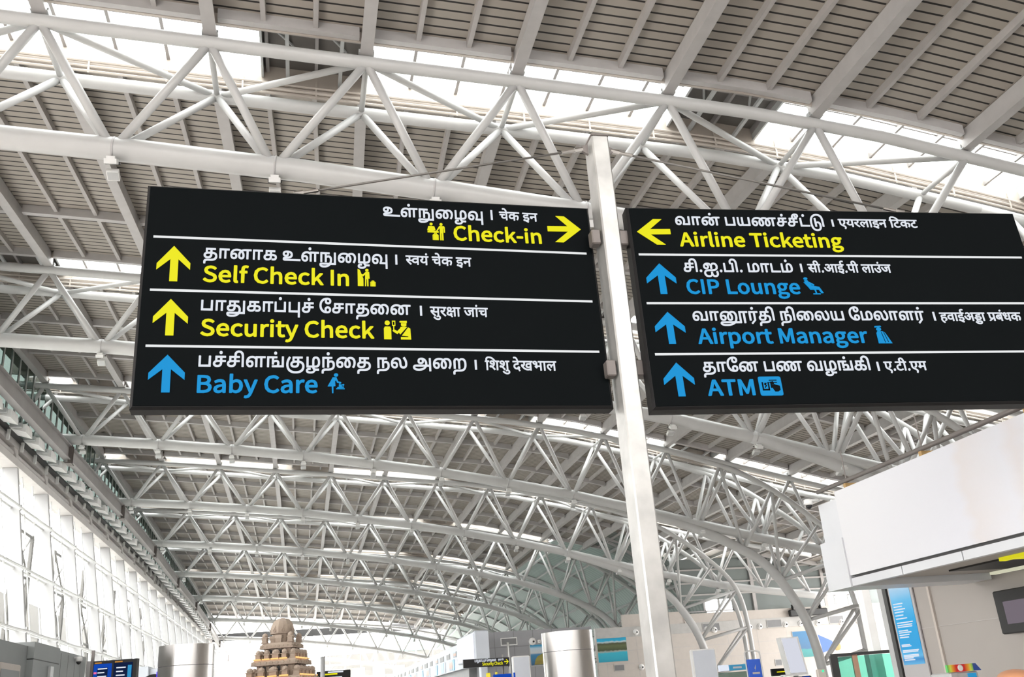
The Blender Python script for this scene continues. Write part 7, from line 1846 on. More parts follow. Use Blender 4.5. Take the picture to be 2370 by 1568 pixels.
mb = MB()
ax, ay, bx, by = 7.25, 12.55, 8.15, 12.29
dv = Vector((bx - ax, by - ay, 0)).normalized()
nv = Vector((dv.y, -dv.x, 0))


def gp(s, z):
    return Vector((ax, ay, z)) + dv * s


mb.obox(gp(0.03, 0.9), dv, nv, (0, 0, 1), 0.05, 0.04, 0.93)
mb.obox(gp(0.45, 1.835), dv, nv, (0, 0, 1), 0.45, 0.03, 0.02)
obj('frame', mb, 'rubber_black', t)
mb = MB()
mb.obox(gp(0.49, 0.93), dv, nv, (0, 0, 1), 0.41, 0.005, 0.88)
obj('pane', mb, 'teal_glass', t)
mb = MB()
mb.obox(gp(0.32, 0.93), dv, nv, (0, 0, 1), 0.035, 0.03, 0.9)
obj('wood_mullion', mb, 'wood_brown', t)

t = thing('kiosk', 'small grey kiosk with a rainbow coloured header strip', 'kiosk', (5.5, 7.6, 0))
mb = MB()
mb.cbox(5.38, 5.66, 7.45, 7.72, 0, 1.535, 0.01)
obj('body', mb, 'fixture_grey', t)
mb = MB()
mb.box(5.36, 5.61, 7.435, 7.46, 1.538, 1.597)
obj('header', mb, 'print_rainbow', t)
mb = MB()
mb.hexa([(5.612, 7.455, 1.538), (5.735, 7.5, 1.538), (5.735, 7.6, 1.538), (5.612, 7.6, 1.538), (5.612, 7.455, 1.597), (5.69, 7.5, 1.597), (5.69, 7.6, 1.597), (5.612, 7.6, 1.597)])
obj('header_side', mb, 'blue_board', t)
mb = MB()
mb.lathe((5.485, 7.44, 1.568), [(0.026, -0.01), (0.026, 0.008), (0.018, 0.012)], 16, axis='Y')
obj('emblem', mb, 'fixture_white', t)
mb = MB()
mb.box(5.39, 5.45, 7.44, 7.45, 1.0, 1.53)
obj('white_panel', mb, 'fin_white', t)
mb = MB()
mb.box(5.55, 5.63, 7.44, 7.45, 1.25, 1.52)
obj('screen', mb, 'screen_cyan', t)

# ------------------------------------------------------------------ stainless drums
def drum(lb, x, y, r, h, seam):
    t = thing('steel_drum', lb, 'air drum', (x, y, 0), 'stainless air drums')
    mb = MB()
    mb.lathe((x, y, 0), [(r, 0.0), (r, seam - 0.006)], 96)
    obj('lower_shell', mb, 'stainless', t)
    mb = MB()
    mb.lathe((x, y, 0), [(r * 0.985, seam - 0.006), (r * 0.985, seam + 0.006)], 96)
    obj('seam', mb, 'grille_grey', t)
    mb = MB()
    mb.lathe((x, y, 0), [(r * 1.003, seam + 0.006), (r * 1.003, h), (r * 0.96, h), (r * 0.96, h - 0.3)], 96)
    obj('upper_shell', mb, 'stainless', t)
    return t


drum('wide stainless steel drum left of the temple model, below the facade', -2.08, 19.0, 0.49, 2.945, 2.58)
drum('wide stainless steel drum left of the steel post, before the grey block', 5.36, 19.5, 0.525, 2.80, 2.42)

# ------------------------------------------------------------------ grey partition on the left
mb = MB()
mb.box(-6.4, -6.0, 14, 23.7, 0, 3.47)
mb.box(-6.4, -5.86, 23.7, 26.1, 0, 3.56)
mb.box(-6.4, -6.0, 26.1, 29.9, 0, 3.56)
mb.box(-6.4, -5.855, 23.7, 26.1, 3.18, 3.20, 1)
for y in (26.9, 27.7, 28.5, 29.2):
    mb.box(-6.02, -5.995, y - 0.01, y + 0.01, 0, 3.5, 2)
gw = struct_(obj('wall_left_partition', mb, ['partition_grey', 'joint_dark', 'grille_grey']), 'grey panelled partition below the facade')
t = thing('framed_board', 'round-cornered pale framed board on the grey partition, by the left frame edge', 'board', (-5.97, 22.4, 2))
mb = MB()
mb.cbox(-6.0, -5.93, 21.6, 23.05, 1.8, 3.03, 0.02)
obj('frame', mb, 'wall_beige', t)
mb = MB()
mb.box(-5.93, -5.92, 21.6, 22.95, 1.85, 2.9)
obj('board', mb, 'partition_grey', t)
t = thing('switch_box', 'small metal switch box on the grey pilaster', 'switch box', (-5.84, 25.2, 3.0))
mb = MB()
mb.cbox(-5.87, -5.80, 25.1, 25.4, 2.75, 3.1, 0.01)
obj('box', mb, 'fixture_grey', t)
mb = MB()
mb.box(-5.80, -5.78, 25.15, 25.35, 2.78, 2.86)
obj('lever', mb, 'fin_white', t)
cctv('white dome camera on the grey partition left of the flight screen', (-5.88, 28.4, 3.40), -1).scale = (2.0, 2.0, 2.0)
t = thing('thin_post', 'thin grey post at the end of the grey partition', 'post', (-5.85, 30.0, 0))
mb = MB()
mb.box(-5.88, -5.8, 29.95, 30.03, 0, 3.74)
obj('shaft', mb, 'bracket_steel', t)
mb = MB()
mb.box(-5.98, -5.88, 29.9, 30.02, 0.5, 3.45)
obj('white_side', mb, 'fin_white', t)

# flight information screens
t = thing('flight_display', 'pair of blue flight information screens left of the steel drum', 'screen', (-4.0, 22.4, 0))
mb = MB()
u_ = Vector((0.985, -0.17, 0))
n_ = Vector((-0.17, -0.985, 0))
c0 = Vector((-4.375, 22.55, 0))


def fp(s, d, z):
    return c0 + u_ * s + n_ * d + Vector((0, 0, z))


def fbox(mb, s0, s1, d0, d1, z0, z1, mi=0):
    mb.hexa([fp(s0, d1, z0), fp(s1, d1, z0), fp(s1, d0, z0), fp(s0, d0, z0), fp(s0, d1, z1), fp(s1, d1, z1), fp(s1, d0, z1), fp(s0, d0, z1)], mi)


fbox(mb, 0, 0.92, -0.16, 0.0, 1.9, 2.985)
obj('casing', mb, 'rubber_black', t)
mb = MB()
fbox(mb, 0.42, 0.5, -0.14, -0.06, 0, 1.9)
fbox(mb, 0.2, 0.72, -0.3, 0.1, 0, 0.03)
obj('stand', mb, 'dark_metal', t)
mb = MB()
fbox(mb, 0.02, 0.40, 0.0, 0.006, 1.95, 2.92)
obj('screen', mb, 'screen_blue', t)
mb = MB()
fbox(mb, 0.44, 0.84, 0.0, 0.006, 1.95, 2.92)
obj('screen', mb, 'screen_navy', t)
mb = MB()
fbox(mb, 0.04, 0.18, 0.006, 0.009, 2.93, 2.955)
fbox(mb, 0.46, 0.62, 0.006, 0.009, 2.93, 2.955)
obj('heading', mb, 'screen_orange', t)
mb = MB()
fbox(mb, 0.10, 0.32, 0.006, 0.009, 1.95, 2.84)
obj('dark_column', mb, 'screen_navy', t)
mb = MB()
fbox(mb, 0.74, 0.82, 0.006, 0.009, 1.95, 2.86)
obj('side_column', mb, 'screen_cyan', t)
random.seed(2)
for r in range(9):
    z = 2.82 - r * 0.078
    for s0 in (0.11, 0.50):
        mb = MB()
        fbox(mb, s0, s0 + random.uniform(0.14, 0.2), 0.009, 0.011, z - 0.012, z + 0.012)
        obj('text_row', mb, 'screen_white', t)
mb = MB()
fbox(mb, 0.03, 0.09, 0.009, 0.012, 2.72, 2.76)
obj('airline_mark', mb, 'screen_pink', t)

t = thing('neon_sign', 'dark rounded sign with violet neon edges behind the left steel drum', 'sign', (-3.85, 27, 0))
mb = MB()
mb.lathe((-3.72, 26.95, 2.45), [(0.36, -0.06), (0.40, -0.02), (0.40, 0.04), (0.3, 0.06)], 24, axis='Y')
obj('disc', mb, 'rubber_black', t, True)
mb = MB()
mb.tube([(-4.35 + 0.24 * math.cos(a), 26.9, 2.76 + 0.12 * math.sin(a)) for a in [math.pi * k / 12 for k in range(25)]], 0.025, 6)
mb.box(-3.66, -3.58, 26.85, 26.9, 2.75, 2.9)
obj('neon_tube', mb, 'neon_violet', t)
mb = MB()
mb.box(-3.76, -3.68, 26.97, 27.05, 0, 2.2)
mb.box(-4.4, -3.6, 26.96, 27.0, 2.6, 2.7)
obj('stand', mb, 'dark_metal', t)
t = thing('counter_block', 'pale grey block behind the flight screens', 'counter', (-6.4, 45, 0))
mb = MB()
mb.cbox(-7.4, -6.4, 44.6, 46, 0, 4.0, 0.03)
mb.cbox(-6.4, -5.7, 44.8, 46, 0, 3.9, 0.03)
obj('body', mb, 'panel_light', t)
mb = MB()
mb.box(-7.45, -5.65, 44.55, 46, 0, 0.12)
obj('plinth', mb, 'grille_grey', t)

# ------------------------------------------------------------------ printed fascia along the right side of the hall, light box, grey block
mb = MB()
mb.box(7.0, 8.2, 43.0, 108, 2.98, 4.08)
fw = struct_(obj('wall_fascia', mb, 'panel_light'), 'long pale fascia along the right side of the hall')
mb = MB()
mb.box(7.25, 8.0, 43.2, 108, 2.3, 2.98)
mb.box(7.3, 8.0, 43.2, 108, 0, 2.3)
obj('lower_wall', mb, 'grille_grey', fw)
random.seed(7)
for i in range(22):
    y = 45.0 + 2.05 * i * (1 + 0.012 * i)
    t = thing('photo_panel', 'small square photo panel, upper row of the long fascia, %s along' % nth(i), 'photo panel', (6.98, y, 3.6), 'small photo panels on the fascia')
    mb = MB()
    mb.box(6.97, 7.0, y, y + 0.75 + 0.2 * (i % 3), 3.58, 3.80)
    obj('print', mb, 'grille_grey' if i % 3 else 'print_portrait', t)
    mb = MB()
    mb.box(6.975, 7.0, y - 0.06, y, 3.56, 3.82)
    obj('edge', mb, 'fin_white', t)
for i in range(14):
    y = 46.2 + 2.9 * i * (1 + 0.015 * i)
    m = ('print_portrait', 'cyan_board', 'panel_light', 'print_portrait', 'screen_white')[i % 5]
    t = thing('photo_panel', 'tall printed panel, lower row of the long fascia, %s along' % nth(i), 'photo panel', (6.98, y, 3.1), 'tall photo panels on the fascia')
    mb = MB()
    mb.box(6.97, 7.0, y, y + 1.0, 3.04, 3.50)
    obj('print', mb, m if m != 'screen_white' else 'panel_light', t)
    mb = MB()
    mb.box(6.972, 7.0, y - 0.5, y - 0.05, 3.02, 3.5)
    obj('pale_strip', mb, 'panel_light' if i % 2 else 'cyan_board', t)
t = thing('light_box', 'plain white light box at the near end of the long fascia', 'light box', (6.8, 40.5, 3.2))
mb = MB()
mb.cbox(6.72, 7.3, 38.3, 42.9, 3.12, 4.22, 0.04)
obj('casing', mb, 'panel_light', t)
mb = MB()
mb.box(6.70, 6.73, 38.45, 42.75, 3.18, 4.14)
obj('face', mb, 'light_face', t)
mb = MB()
mb.cbox(7.2, 7.5, 40, 40.4, 0, 3.12, 0.04)
obj('leg', mb, 'panel_light', t)

mb = MB()
mb.box(7.6, 12.4, 41.0, 44.0, 0, 4.3)
for x in (8.05, 8.9, 9.75, 10.6):
    mb.box(x - 0.012, x + 0.012, 40.994, 41.0, 2.3, 4.3, 1)
for z in (3.66, 2.9):
    mb.box(7.6, 12.4, 40.994, 41.0, z - 0.012, z + 0.012, 1)
mb.box(7.42, 7.6, 40.9, 41.5, 0, 3.62, 2)
mb.box(7.5, 7.64, 40.94, 41.6, 3.8, 4.3)
struct_(obj('wall_grey_block', mb, ['panel_grey', 'grille_grey', 'panel_light']), 'grey panelled block behind the right steel drum')
grille(8.35, 9.0, 41.0, 3.76, 4.0, 'white framed vent grille on the grey block', 'fixture_white')
dup(nz, (9.71, 41.0, 3.82), 'single round white air nozzle on the grey block above the hill poster').scale = (0.82, 0.82, 0.82)
t = thing('wall_plate', 'small square white plate beside the nozzle on the grey block', 'plate', (10.0, 41, 3.8))
mb = MB()
mb.cbox(9.94, 10.07, 40.95, 41.0, 3.74, 3.88, 0.01)
obj('plate', mb, 'nozzle_white', t)
mb = MB()
mb.cbox(9.98, 10.03, 40.93, 40.95, 3.79, 3.83, 0.005)
obj('button', mb, 'fixture_grey', t)
p = poster('hill_poster', 'poster of a grassy headland under a blue sky on the grey block', 'poster', 9.58, 10.7, 41.0, 2.84, 3.68, 'print_sky')
mb = MB()
hp = [(9.72, 2.86), (10.7, 2.86), (10.7, 3.30), (10.45, 3.36), (10.25, 3.36), (10.05, 3.28), (9.88, 3.2), (9.78, 3.06)]
k = len(hp)
mb.add([(x, 40.966, z) for x, z in hp] + [(x, 40.97, z) for x, z in hp], [tuple(range(k)), tuple(reversed(range(k, 2 * k)))] + [(i, (i + 1) % k, (i + 1) % k + k, i + k) for i in range(k)])
obj('headland', mb, 'print_hill', p)
mb = MB()
mb.box(10.34, 10.38, 40.964, 40.97, 3.36, 3.46)
obj('tower', mb, 'rubber_black', p)


def totem(lb, x0, x1, y, z, mat, th=0.15):
    t = thing('totem', lb, 'totem', ((x0 + x1) / 2, y, 0))
    mb = MB()
    mb.cbox(x0, x1, y, y + th, 0.0, z, 0.025)
    obj('casing', mb, 'fixture_white', t)
    mb = MB()
    mb.box(x0 + 0.03, x1 - 0.03, y - 0.008, y, 0.3, z - 0.03)
    obj('face', mb, mat, t)
    return t


totem('plain pale grey totem left of the right steel drum', 5.74, 6.24, 26.8, 2.69, 'panel_light')
totem('plain pale grey totem right of the steel post', 8.92, 9.52, 21.6, 2.36, 'panel_light')
t = thing('blue_totem', 'slim blue totem with a white bird mark and a rounded tube frame', 'totem', (8.5, 17.6, 0))
mb = MB()
mb.tube(smooth_path([(8.36, 17.62, 0.0), (8.36, 17.62, 1.9), (8.37, 17.62, 2.09), (8.42, 17.62, 2.12), (8.58, 17.60, 2.12), (8.64, 17.60, 2.09), (8.66, 17.59, 1.9), (8.66, 17.59, 0.0)], 3), 0.014, 6)
obj('tube_frame', mb, 'steel_white', t)
mb = MB()
mb.cbox(8.375, 8.645, 17.58, 17.63, 0.4, 1.97, 0.004)
obj('board', mb, 'blue_board', t)
mb = MB()
mb.add([(8.50, 17.574, 1.80), (8.535, 17.574, 1.87), (8.525, 17.574, 1.80), (8.505, 17.574, 1.755), (8.515, 17.574, 1.79), (8.50, 17.579, 1.80), (8.535, 17.579, 1.87), (8.525, 17.579, 1.80), (8.505, 17.579, 1.755), (8.515, 17.579, 1.79)],
       [(0, 1, 2, 3, 4), (9, 8, 7, 6, 5), (0, 5, 6, 1), (1, 6, 7, 2), (2, 7, 8, 3), (3, 8, 9, 4), (4, 9, 5, 0)])
mb.box(8.45, 8.60, 17.574, 17.58, 1.70, 1.735)
obj('bird_mark', mb, 'fin_white', t)
t = thing('light_box', 'tall blank white light box tilted over a blue counter display', 'light box', (12.3, 23.1, 0))
mb = MB()
mb.hexa([(12.13, 23.1, 1.66), (12.63, 23.1, 1.66), (12.63, 23.35, 1.66), (12.13, 23.35, 1.66), (12.02, 23.1, 2.56), (12.52, 23.1, 2.56), (12.52, 23.35, 2.56), (12.02, 23.35, 2.56)])
obj('casing', mb, 'fixture_white', t)
mb = MB()
mb.hexa([(12.15, 23.08, 1.69), (12.57, 23.08, 1.69), (12.57, 23.1, 1.69), (12.15, 23.1, 1.69), (12.045, 23.08, 2.53), (12.46, 23.08, 2.53), (12.46, 23.1, 2.53), (12.045, 23.1, 2.53)])
obj('face', mb, 'light_face', t)
mb = MB()
mb.box(11.98, 12.63, 23.1, 23.35, 1.62, 1.66)
mb.box(12.3, 12.4, 23.2, 23.3, 0, 1.62)
obj('stand', mb, 'fixture_white', t)
t = thing('counter_display', 'low counter display with blue screens under the white light box', 'counter', (11.8, 22.5, 0))
mb = MB()
mb.cbox(11.35, 12.3, 22.35, 22.8, 0, 1.60, 0.02)
obj('body', mb, 'rubber_black', t)
for i, m in enumerate(('screen_blue', 'screen_cyan', 'screen_white', 'screen_blue')):
    mb = MB()
    mb.box(11.42 + i * 0.21, 11.60 + i * 0.21, 22.335, 22.35, 1.3, 1.585)
    obj('screen', mb, m, t)
t = thing('counter_signboard', 'pale blue and cyan sign boards over a glass counter', 'sign', (11.7, 25.7, 0))
mb = MB()
mb.cbox(11.34, 11.62, 25.6, 25.72, 1.88, 2.04, 0.01)
obj('pale_board', mb, 'screen_white', t)
mb = MB()
mb.cbox(11.64, 12.25, 25.6, 25.7, 1.88, 2.03, 0.01)
cb = obj('cyan_board', mb, 'cyan_board', t)
mb = MB()
mb.box(11.74, 12.0, 25.59, 25.6, 1.93, 1.98)
obj('lettering', mb, 'panel_light', cb)
mb = MB()
mb.box(11.3, 12.3, 25.62, 25.68, 0, 1.84)
obj('glass_front', mb, 'green_glass', t)
t = thing('hanging_sign', 'small black hanging sign with a yellow line, left of the white light box', 'sign', (15, 29.4, 1.7))
mb = MB()
mb.cbox(14.78, 15.5, 29.35, 29.45, 1.66, 1.88, 0.01)
obj('casing', mb, 'black_frame', t)
mb = MB()
mb.box(14.95, 15.3, 29.34, 29.35, 1.76, 1.79)
obj('yellow_line', mb, 'glow_yellow', t)
mb = MB()
mb.box(15.1, 15.16, 29.4, 29.44, 0, 1.66)
obj('post', mb, 'dark_metal', t)
t = thing('access_reader', 'small wall reader with a green lamp beside the glass partition', 'reader', (7.05, 12.6, 0))
mb = MB()
mb.cbox(6.98, 7.11, 12.5, 12.56, 1.3, 1.67, 0.01)
mb.box(7.01, 7.08, 12.52, 12.58, 0, 1.3)
obj('casing', mb, 'wall_beige', t)
mb = MB()
mb.lathe((7.06, 12.5, 1.645), [(0.016, 0), (0.016, 0.006), (0.006, 0.01)], 10, axis='Y')
obj('green_lamp', mb, 'lamp_green', t)

# small overhead gate sign on two poles
t = thing('direction_sign', 'small far black sign reading Security Check with a yellow arrow, on two thin poles', 'sign', (3.9, 20.8, 2.3))


def put_s(a, b, d):
    return Vector((3.40 + 0.9886 * a + 0.0, 20.93 - 0.21 * a - d, 2.365 + b - 0.02 * a))


mb = MB()
mb.hexa([put_s(0, -0.085, -0.08), put_s(0.98, -0.085, -0.08), put_s(0.98, -0.085, 0), put_s(0, -0.085, 0), put_s(0, 0.085, -0.08), put_s(0.98, 0.085, -0.08), put_s(0.98, 0.085, 0), put_s(0, 0.085, 0)])
obj('casing', mb, 'black_frame', t)
mb = text_mesh('la2', 0.40, 0.84, -0.055, 0.06 / 733, put_s, 0.001, 0.005)
obj('lettering', mb, 'glow_yellow', t)
mb = text_mesh('ta2', 0.24, 0.70, 0.022, 0.045 / 556, put_s, 0.001, 0.005)
obj('lettering', mb, 'glow_white', t)
mb = text_mesh('hi2', 0.74, 0.86, 0.03, 0.035 / 624, put_s, 0.001, 0.005)
obj('lettering', mb, 'glow_white', t)
mb = MB()
poly_mesh(mb, [[(0.965, 0.0), (0.92, 0.05), (0.905, 0.05), (0.935, 0.01), (0.87, 0.01), (0.87, -0.01), (0.935, -0.01), (0.905, -0.05), (0.92, -0.05)]], put_s, 0.001, 0.005)
obj('arrow', mb, 'glow_yellow', t)
for x, y, z in ((4.25, 20.84, 2.50), (4.37, 20.76, 2.74)):
    mb = MB()
    mb.tube([(x, y, 0), (x, y, z)], 0.028 if z > 2.6 else 0.018, 10)
    mb.lathe((x, y, 0), [(0.12, 0), (0.12, 0.015), (0.03, 0.03)], 12)
    obj('pole', mb, 'stainless', t, True)
t = thing('blue_sign', 'bright blue counter sign below the small far black sign', 'sign', (3.8, 18.7, 0))
mb = MB()
mb.cbox(3.60, 3.955, 18.65, 18.72, 1.75, 2.05, 0.01)
mb.box(4.0, 4.03, 18.65, 18.70, 1.75, 2.06)
mb.box(3.76, 3.8, 18.69, 18.72, 0, 1.75)
obj('board', mb, 'screen_blue', t)
mb = MB()
mb.box(3.63, 3.92, 18.64, 18.65, 1.86, 1.90)
obj('white_line', mb, 'screen_cyan', t)
t = thing('queue_flags', 'two yellow plastic flags beside the bright blue counter sign', 'flag', (3.55, 18.8, 0))
mb = MB()
mb.cbox(3.49, 3.57, 18.78, 18.84, 1.6, 2.09, 0.01)
obj('flag', mb, 'yellow_plastic', t)
mb = MB()
mb.cbox(3.67, 3.71, 18.78, 18.84, 1.6, 2.10, 0.01)
obj('flag', mb, 'yellow_plastic', t)
mb = MB()
mb.tube([(3.53, 18.81, 0), (3.53, 18.81, 1.6)], 0.015, 6)
mb.tube([(3.69, 18.81, 0), (3.69, 18.81, 1.6)], 0.015, 6)
obj('stick', mb, 'stainless', t)
# far black signs beside the temple
t = thing('direction_sign', 'far black sign with yellow and blue lines right of the temple model', 'sign', (1.5, 43, 3))
mb = MB()
mb.cbox(0.62, 2.06, 43.0, 43.15, 2.5, 3.26, 0.02)
obj('casing', mb, 'black_frame', t)
for x0, x1, z, m in ((0.8, 1.5, 3.12, 'glow_yellow'), (1.1, 1.75, 3.2, 'glow_white'), (0.85, 1.7, 2.98, 'glow_white'), (0.85, 1.5, 2.86, 'glow_blue'), (0.85, 1.35, 2.78, 'glow_blue')):
    mb = MB()
    mb.box(x0, x1, 42.98, 43.0, z - 0.03, z + 0.03)
    obj('text_line', mb, m, t)
mb = MB()
mb.tube([(0.84, 41.0, 0), (0.84, 41.0, 3.75)], 0.09, 10)
obj('post', mb, 'fin_white', t, True)

# ------------------------------------------------------------------ temple model
TY = math.radians(-18)
TC = Vector((-0.55, 28.6, 0))
tm = thing('temple_model', 'brown carved stone temple tower model with a ribbed dome', 'temple model', TC)


def tp(x, y, z):
    return (TC.x + x * math.cos(TY) - y * math.sin(TY), TC.y + x * math.sin(TY) + y * math.cos(TY), z)


def tbox(mb, x0, x1, y0, y1, z0, z1):
    mb.hexa([tp(x0, y0, z0), tp(x1, y0, z0), tp(x1, y1, z0), tp(x0, y1, z0), tp(x0, y0, z1), tp(x1, y0, z1), tp(x1, y1, z1), tp(x0, y1, z1)])


def sq(a, z):
    return [tp(-a, -a, z), tp(a, -a, z), tp(a, a, z), tp(-a, a, z)]


def cornice(a, z0, z1):
    mb = MB()
    mb.loft([sq(a - 0.10, z0 + 0.03), sq(a, z0), sq(a, z0 + 0.02), sq(a - 0.02, z0 + (z1 - z0) * 0.55), sq(a - 0.07, z1 - 0.01), sq(a - 0.10, z1)])
    for s in range(4):
        for q in range(8):
            x = -a + a * 2 * (q + 0.5) / 8
            ang = s * math.pi / 2
            cx, cy = x * math.cos(ang) + (a - 0.01) * math.sin(ang), x * math.sin(ang) - (a - 0.01) * math.cos(ang)
            r = a * 0.07
            nx, ny = math.sin(ang), -math.cos(ang)
            tx, ty = math.cos(ang), math.sin(ang)
            zc = z0 + (z1 - z0) * 0.42
            fr_ = [tp(cx + tx * r * math.cos(b) + nx * 0.015, cy + ty * r * math.cos(b) + ny * 0.015, zc + r * math.sin(b)) for b in [2 * math.pi * k / 8 for k in range(8)]]
            bk = [tp(cx + tx * r * math.cos(b) - nx * 0.04, cy + ty * r * math.cos(b) - ny * 0.04, zc + r * math.sin(b)) for b in [2 * math.pi * k / 8 for k in range(8)]]
            mb.loft([bk, fr_])
    obj('cornice', mb, 'sandstone', tm)


def shrine(cx, cy, z, w, h, long=1.0, ang=0.0):
    mb = MB()
    lx, ly = (w * long, w) if abs(math.cos(ang)) > 0.5 else (w, w * long)
    tbox(mb, cx - lx, cx + lx, cy - ly, cy + ly, z, z + h * 0.12)
    tbox(mb, cx - lx * 0.8, cx + lx * 0.8, cy - ly * 0.8, cy + ly * 0.8, z + h * 0.12, z + h * 0.5)
    tbox(mb, cx - lx * 1.05, cx + lx * 1.05, cy - ly * 1.05, cy + ly * 1.05, z + h * 0.5, z + h * 0.58)
    rings = []
    for r, zz_ in ((0.8, 0.58), (0.98, 0.68), (0.92, 0.8), (0.6, 0.92), (0.12, 1.0)):
        rings.append([tp(cx + lx * r * math.cos(b) * (1.1 if r < 0.9 else 1), cy + ly * r * math.sin(b), z + h * zz_) for b in [2 * math.pi * k / 10 for k in range(10)]])
    mb.loft(rings)
    obj('shrine', mb, 'sandstone', tm)


def tier(a_wall, z0, z1):
    mb = MB()
    mb.loft([sq(a_wall, z0), sq(a_wall, z1)])
    for s in range(4):
        for q in range(5):
            x = -a_wall + 2 * a_wall * (q + 0.5) / 5
            ang = s * math.pi / 2
            for d in (-0.06, 0.06):
                cx = (x + d) * math.cos(ang) + a_wall * math.sin(ang)
                cy = (x + d) * math.sin(ang) - a_wall * math.cos(ang)
                tbox(mb, cx - 0.025, cx + 0.025, cy - 0.025, cy + 0.025, z0, z1)
    obj('tier', mb, 'sandstone', tm)
    mb = MB()
    for s in range(4):
        for q in range(4):
            x = -a_wall + 2 * a_wall * (q + 1) / 5
            ang = s * math.pi / 2
            cx = x * math.cos(ang) + (a_wall + 0.003) * math.sin(ang)
            cy = x * math.sin(ang) - (a_wall + 0.003) * math.cos(ang)
            tbox(mb, cx - 0.05, cx + 0.05, cy - 0.05, cy + 0.05, z0 + (z1 - z0) * 0.45, z1 - 0.05)
    obj('niche', mb, 'rubber_black', tm)


def ring_of_shrines(a, z, h, w, strip):
    for s in range(4):
        ang = s * math.pi / 2
        for q in range(4):
            x = -a + 2 * a * q / 4
            cx, cy = x * math.cos(ang) + a * math.sin(ang), x * math.sin(ang) - a * math.cos(ang)
            shrine(cx, cy, z, w, h, 1.35 if q == 2 else 1.0, ang)
            if strip:
                mb = MB()
                cx, cy = x * math.cos(ang) + (a + w + 0.03) * math.sin(ang), x * math.sin(ang) - (a + w + 0.03) * math.cos(ang)
                dx_, dy_ = abs(math.cos(ang)) * w * 1.1 + 0.015, abs(math.sin(ang)) * w * 1.1 + 0.015
                tbox(mb, cx - dx_, cx + dx_, cy - dy_, cy + dy_, z + 0.0, z + 0.035)
                obj('light_strip', mb, 'glow_warm', tm)


mb = MB()          # ribbed dome
rings = []
for r, z in ((0.20, 3.79), (0.335, 3.785), (0.335, 3.81), (0.315, 3.82), (0.315, 3.93), (0.30, 4.03), (0.245, 4.13), (0.15, 4.2), (0.04, 4.225)):
    ring_ = []
    for k in range(32):
        b = 2 * math.pi * k / 32
        rr = r * (1.0 if k % 4 else 1.05)
        ring_.append(tp(rr * math.cos(b), rr * math.sin(b), z))
    rings.append(ring_)
mb.loft(rings)
for k in range(8):
    b = 2 * math.pi * (k + 0.5) / 8
    mb.tube([Vector(tp(0.325 * math.cos(b) + 0.04 * math.sin(b) * math.cos(c), 0.325 * math.sin(b) - 0.04 * math.cos(b) * math.cos(c), 3.875 + 0.04 * math.sin(c))) for c in [2 * math.pi * i / 10 for i in range(11)]], 0.01, 5)
    mb.tube([tp(0.322 * math.cos(b), 0.322 * math.sin(b), 3.92), tp(0.30 * math.cos(b + 0.06), 0.30 * math.sin(b + 0.06), 4.02)], 0.011, 5)
obj('dome', mb, 'sandstone', tm)
mb = MB()
rings = []
for r, z in ((0.23, 3.50), (0.23, 3.79)):
    rings.append([tp(r * math.cos(2 * math.pi * k / 8), r * math.sin(2 * math.pi * k / 8), z) for k in range(8)])
mb.loft(rings)
for k in range(4):
    b = k * math.pi / 2
    cx, cy = 0.24 * math.sin(b), -0.24 * math.cos(b)
    tbox(mb, cx - 0.08, cx + 0.08, cy - 0.08, cy + 0.08, 3.52, 3.66)
    tbox(mb, cx - 0.10, cx + 0.10, cy - 0.10, cy + 0.10, 3.66, 3.74)
obj('neck', mb, 'sandstone', tm)
for a in (-0.37, 0.37):
    for b in (-0.37, 0.37):
        shrine(a, b, 3.53, 0.085, 0.28)
cornice(0.48, 3.38, 3.54)
tier(0.36, 3.10, 3.40)
ring_of_shrines(0.50, 3.08, 0.27, 0.085, True)
cornice(0.66, 2.93, 3.09)
tier(0.52, 2.64, 2.95)
ring_of_shrines(0.67, 2.62, 0.27, 0.10, True)
cornice(0.84, 2.46, 2.63)
tier(0.70, 1.9, 2.48)
cornice(0.98, 1.75, 1.92)
tier(0.86, 0.5, 1.78)
mb = MB()
mb.loft([sq(1.05, 0), sq(1.05, 0.3), sq(0.98, 0.35), sq(0.98, 0.5)])
obj('plinth', mb, 'sandstone', tm)


# ------------------------------------------------------------------ people
def skin_mesh(name, verts, edges, radii, mat, parent, lvl=2):
    me = bpy.data.meshes.new(name)
    org = Vector(ORG[parent.name])
    me.from_pydata([tuple(Vector(v)) for v in verts], edges, [])
    o = bpy.data.objects.new(name, me)
    C.objects.link(o)
    s = o.modifiers.new('skin', 'SKIN')
    s.use_smooth_shade = True
    for i, r in enumerate(radii):
        me.skin_vertices[0].data[i].radius = r if isinstance(r, tuple) else (r, r)
        me.skin_vertices[0].data[i].use_root = (i == 0)
    sb = o.modifiers.new('sub', 'SUBSURF')
    sb.levels = sb.render_levels = lvl
    dg = bpy.context.evaluated_depsgraph_get()
    m2 = bpy.data.meshes.new_from_object(o.evaluated_get(dg))
    o.modifiers.clear()
    o.data = m2
    bpy.data.meshes.remove(me)
    m2.materials.clear()
    m2.materials.append(MATS[mat])
    m2.polygons.foreach_set('use_smooth', [True] * len(m2.polygons))
    o.parent = parent
    ORG[o.name] = tuple(org)
    return o


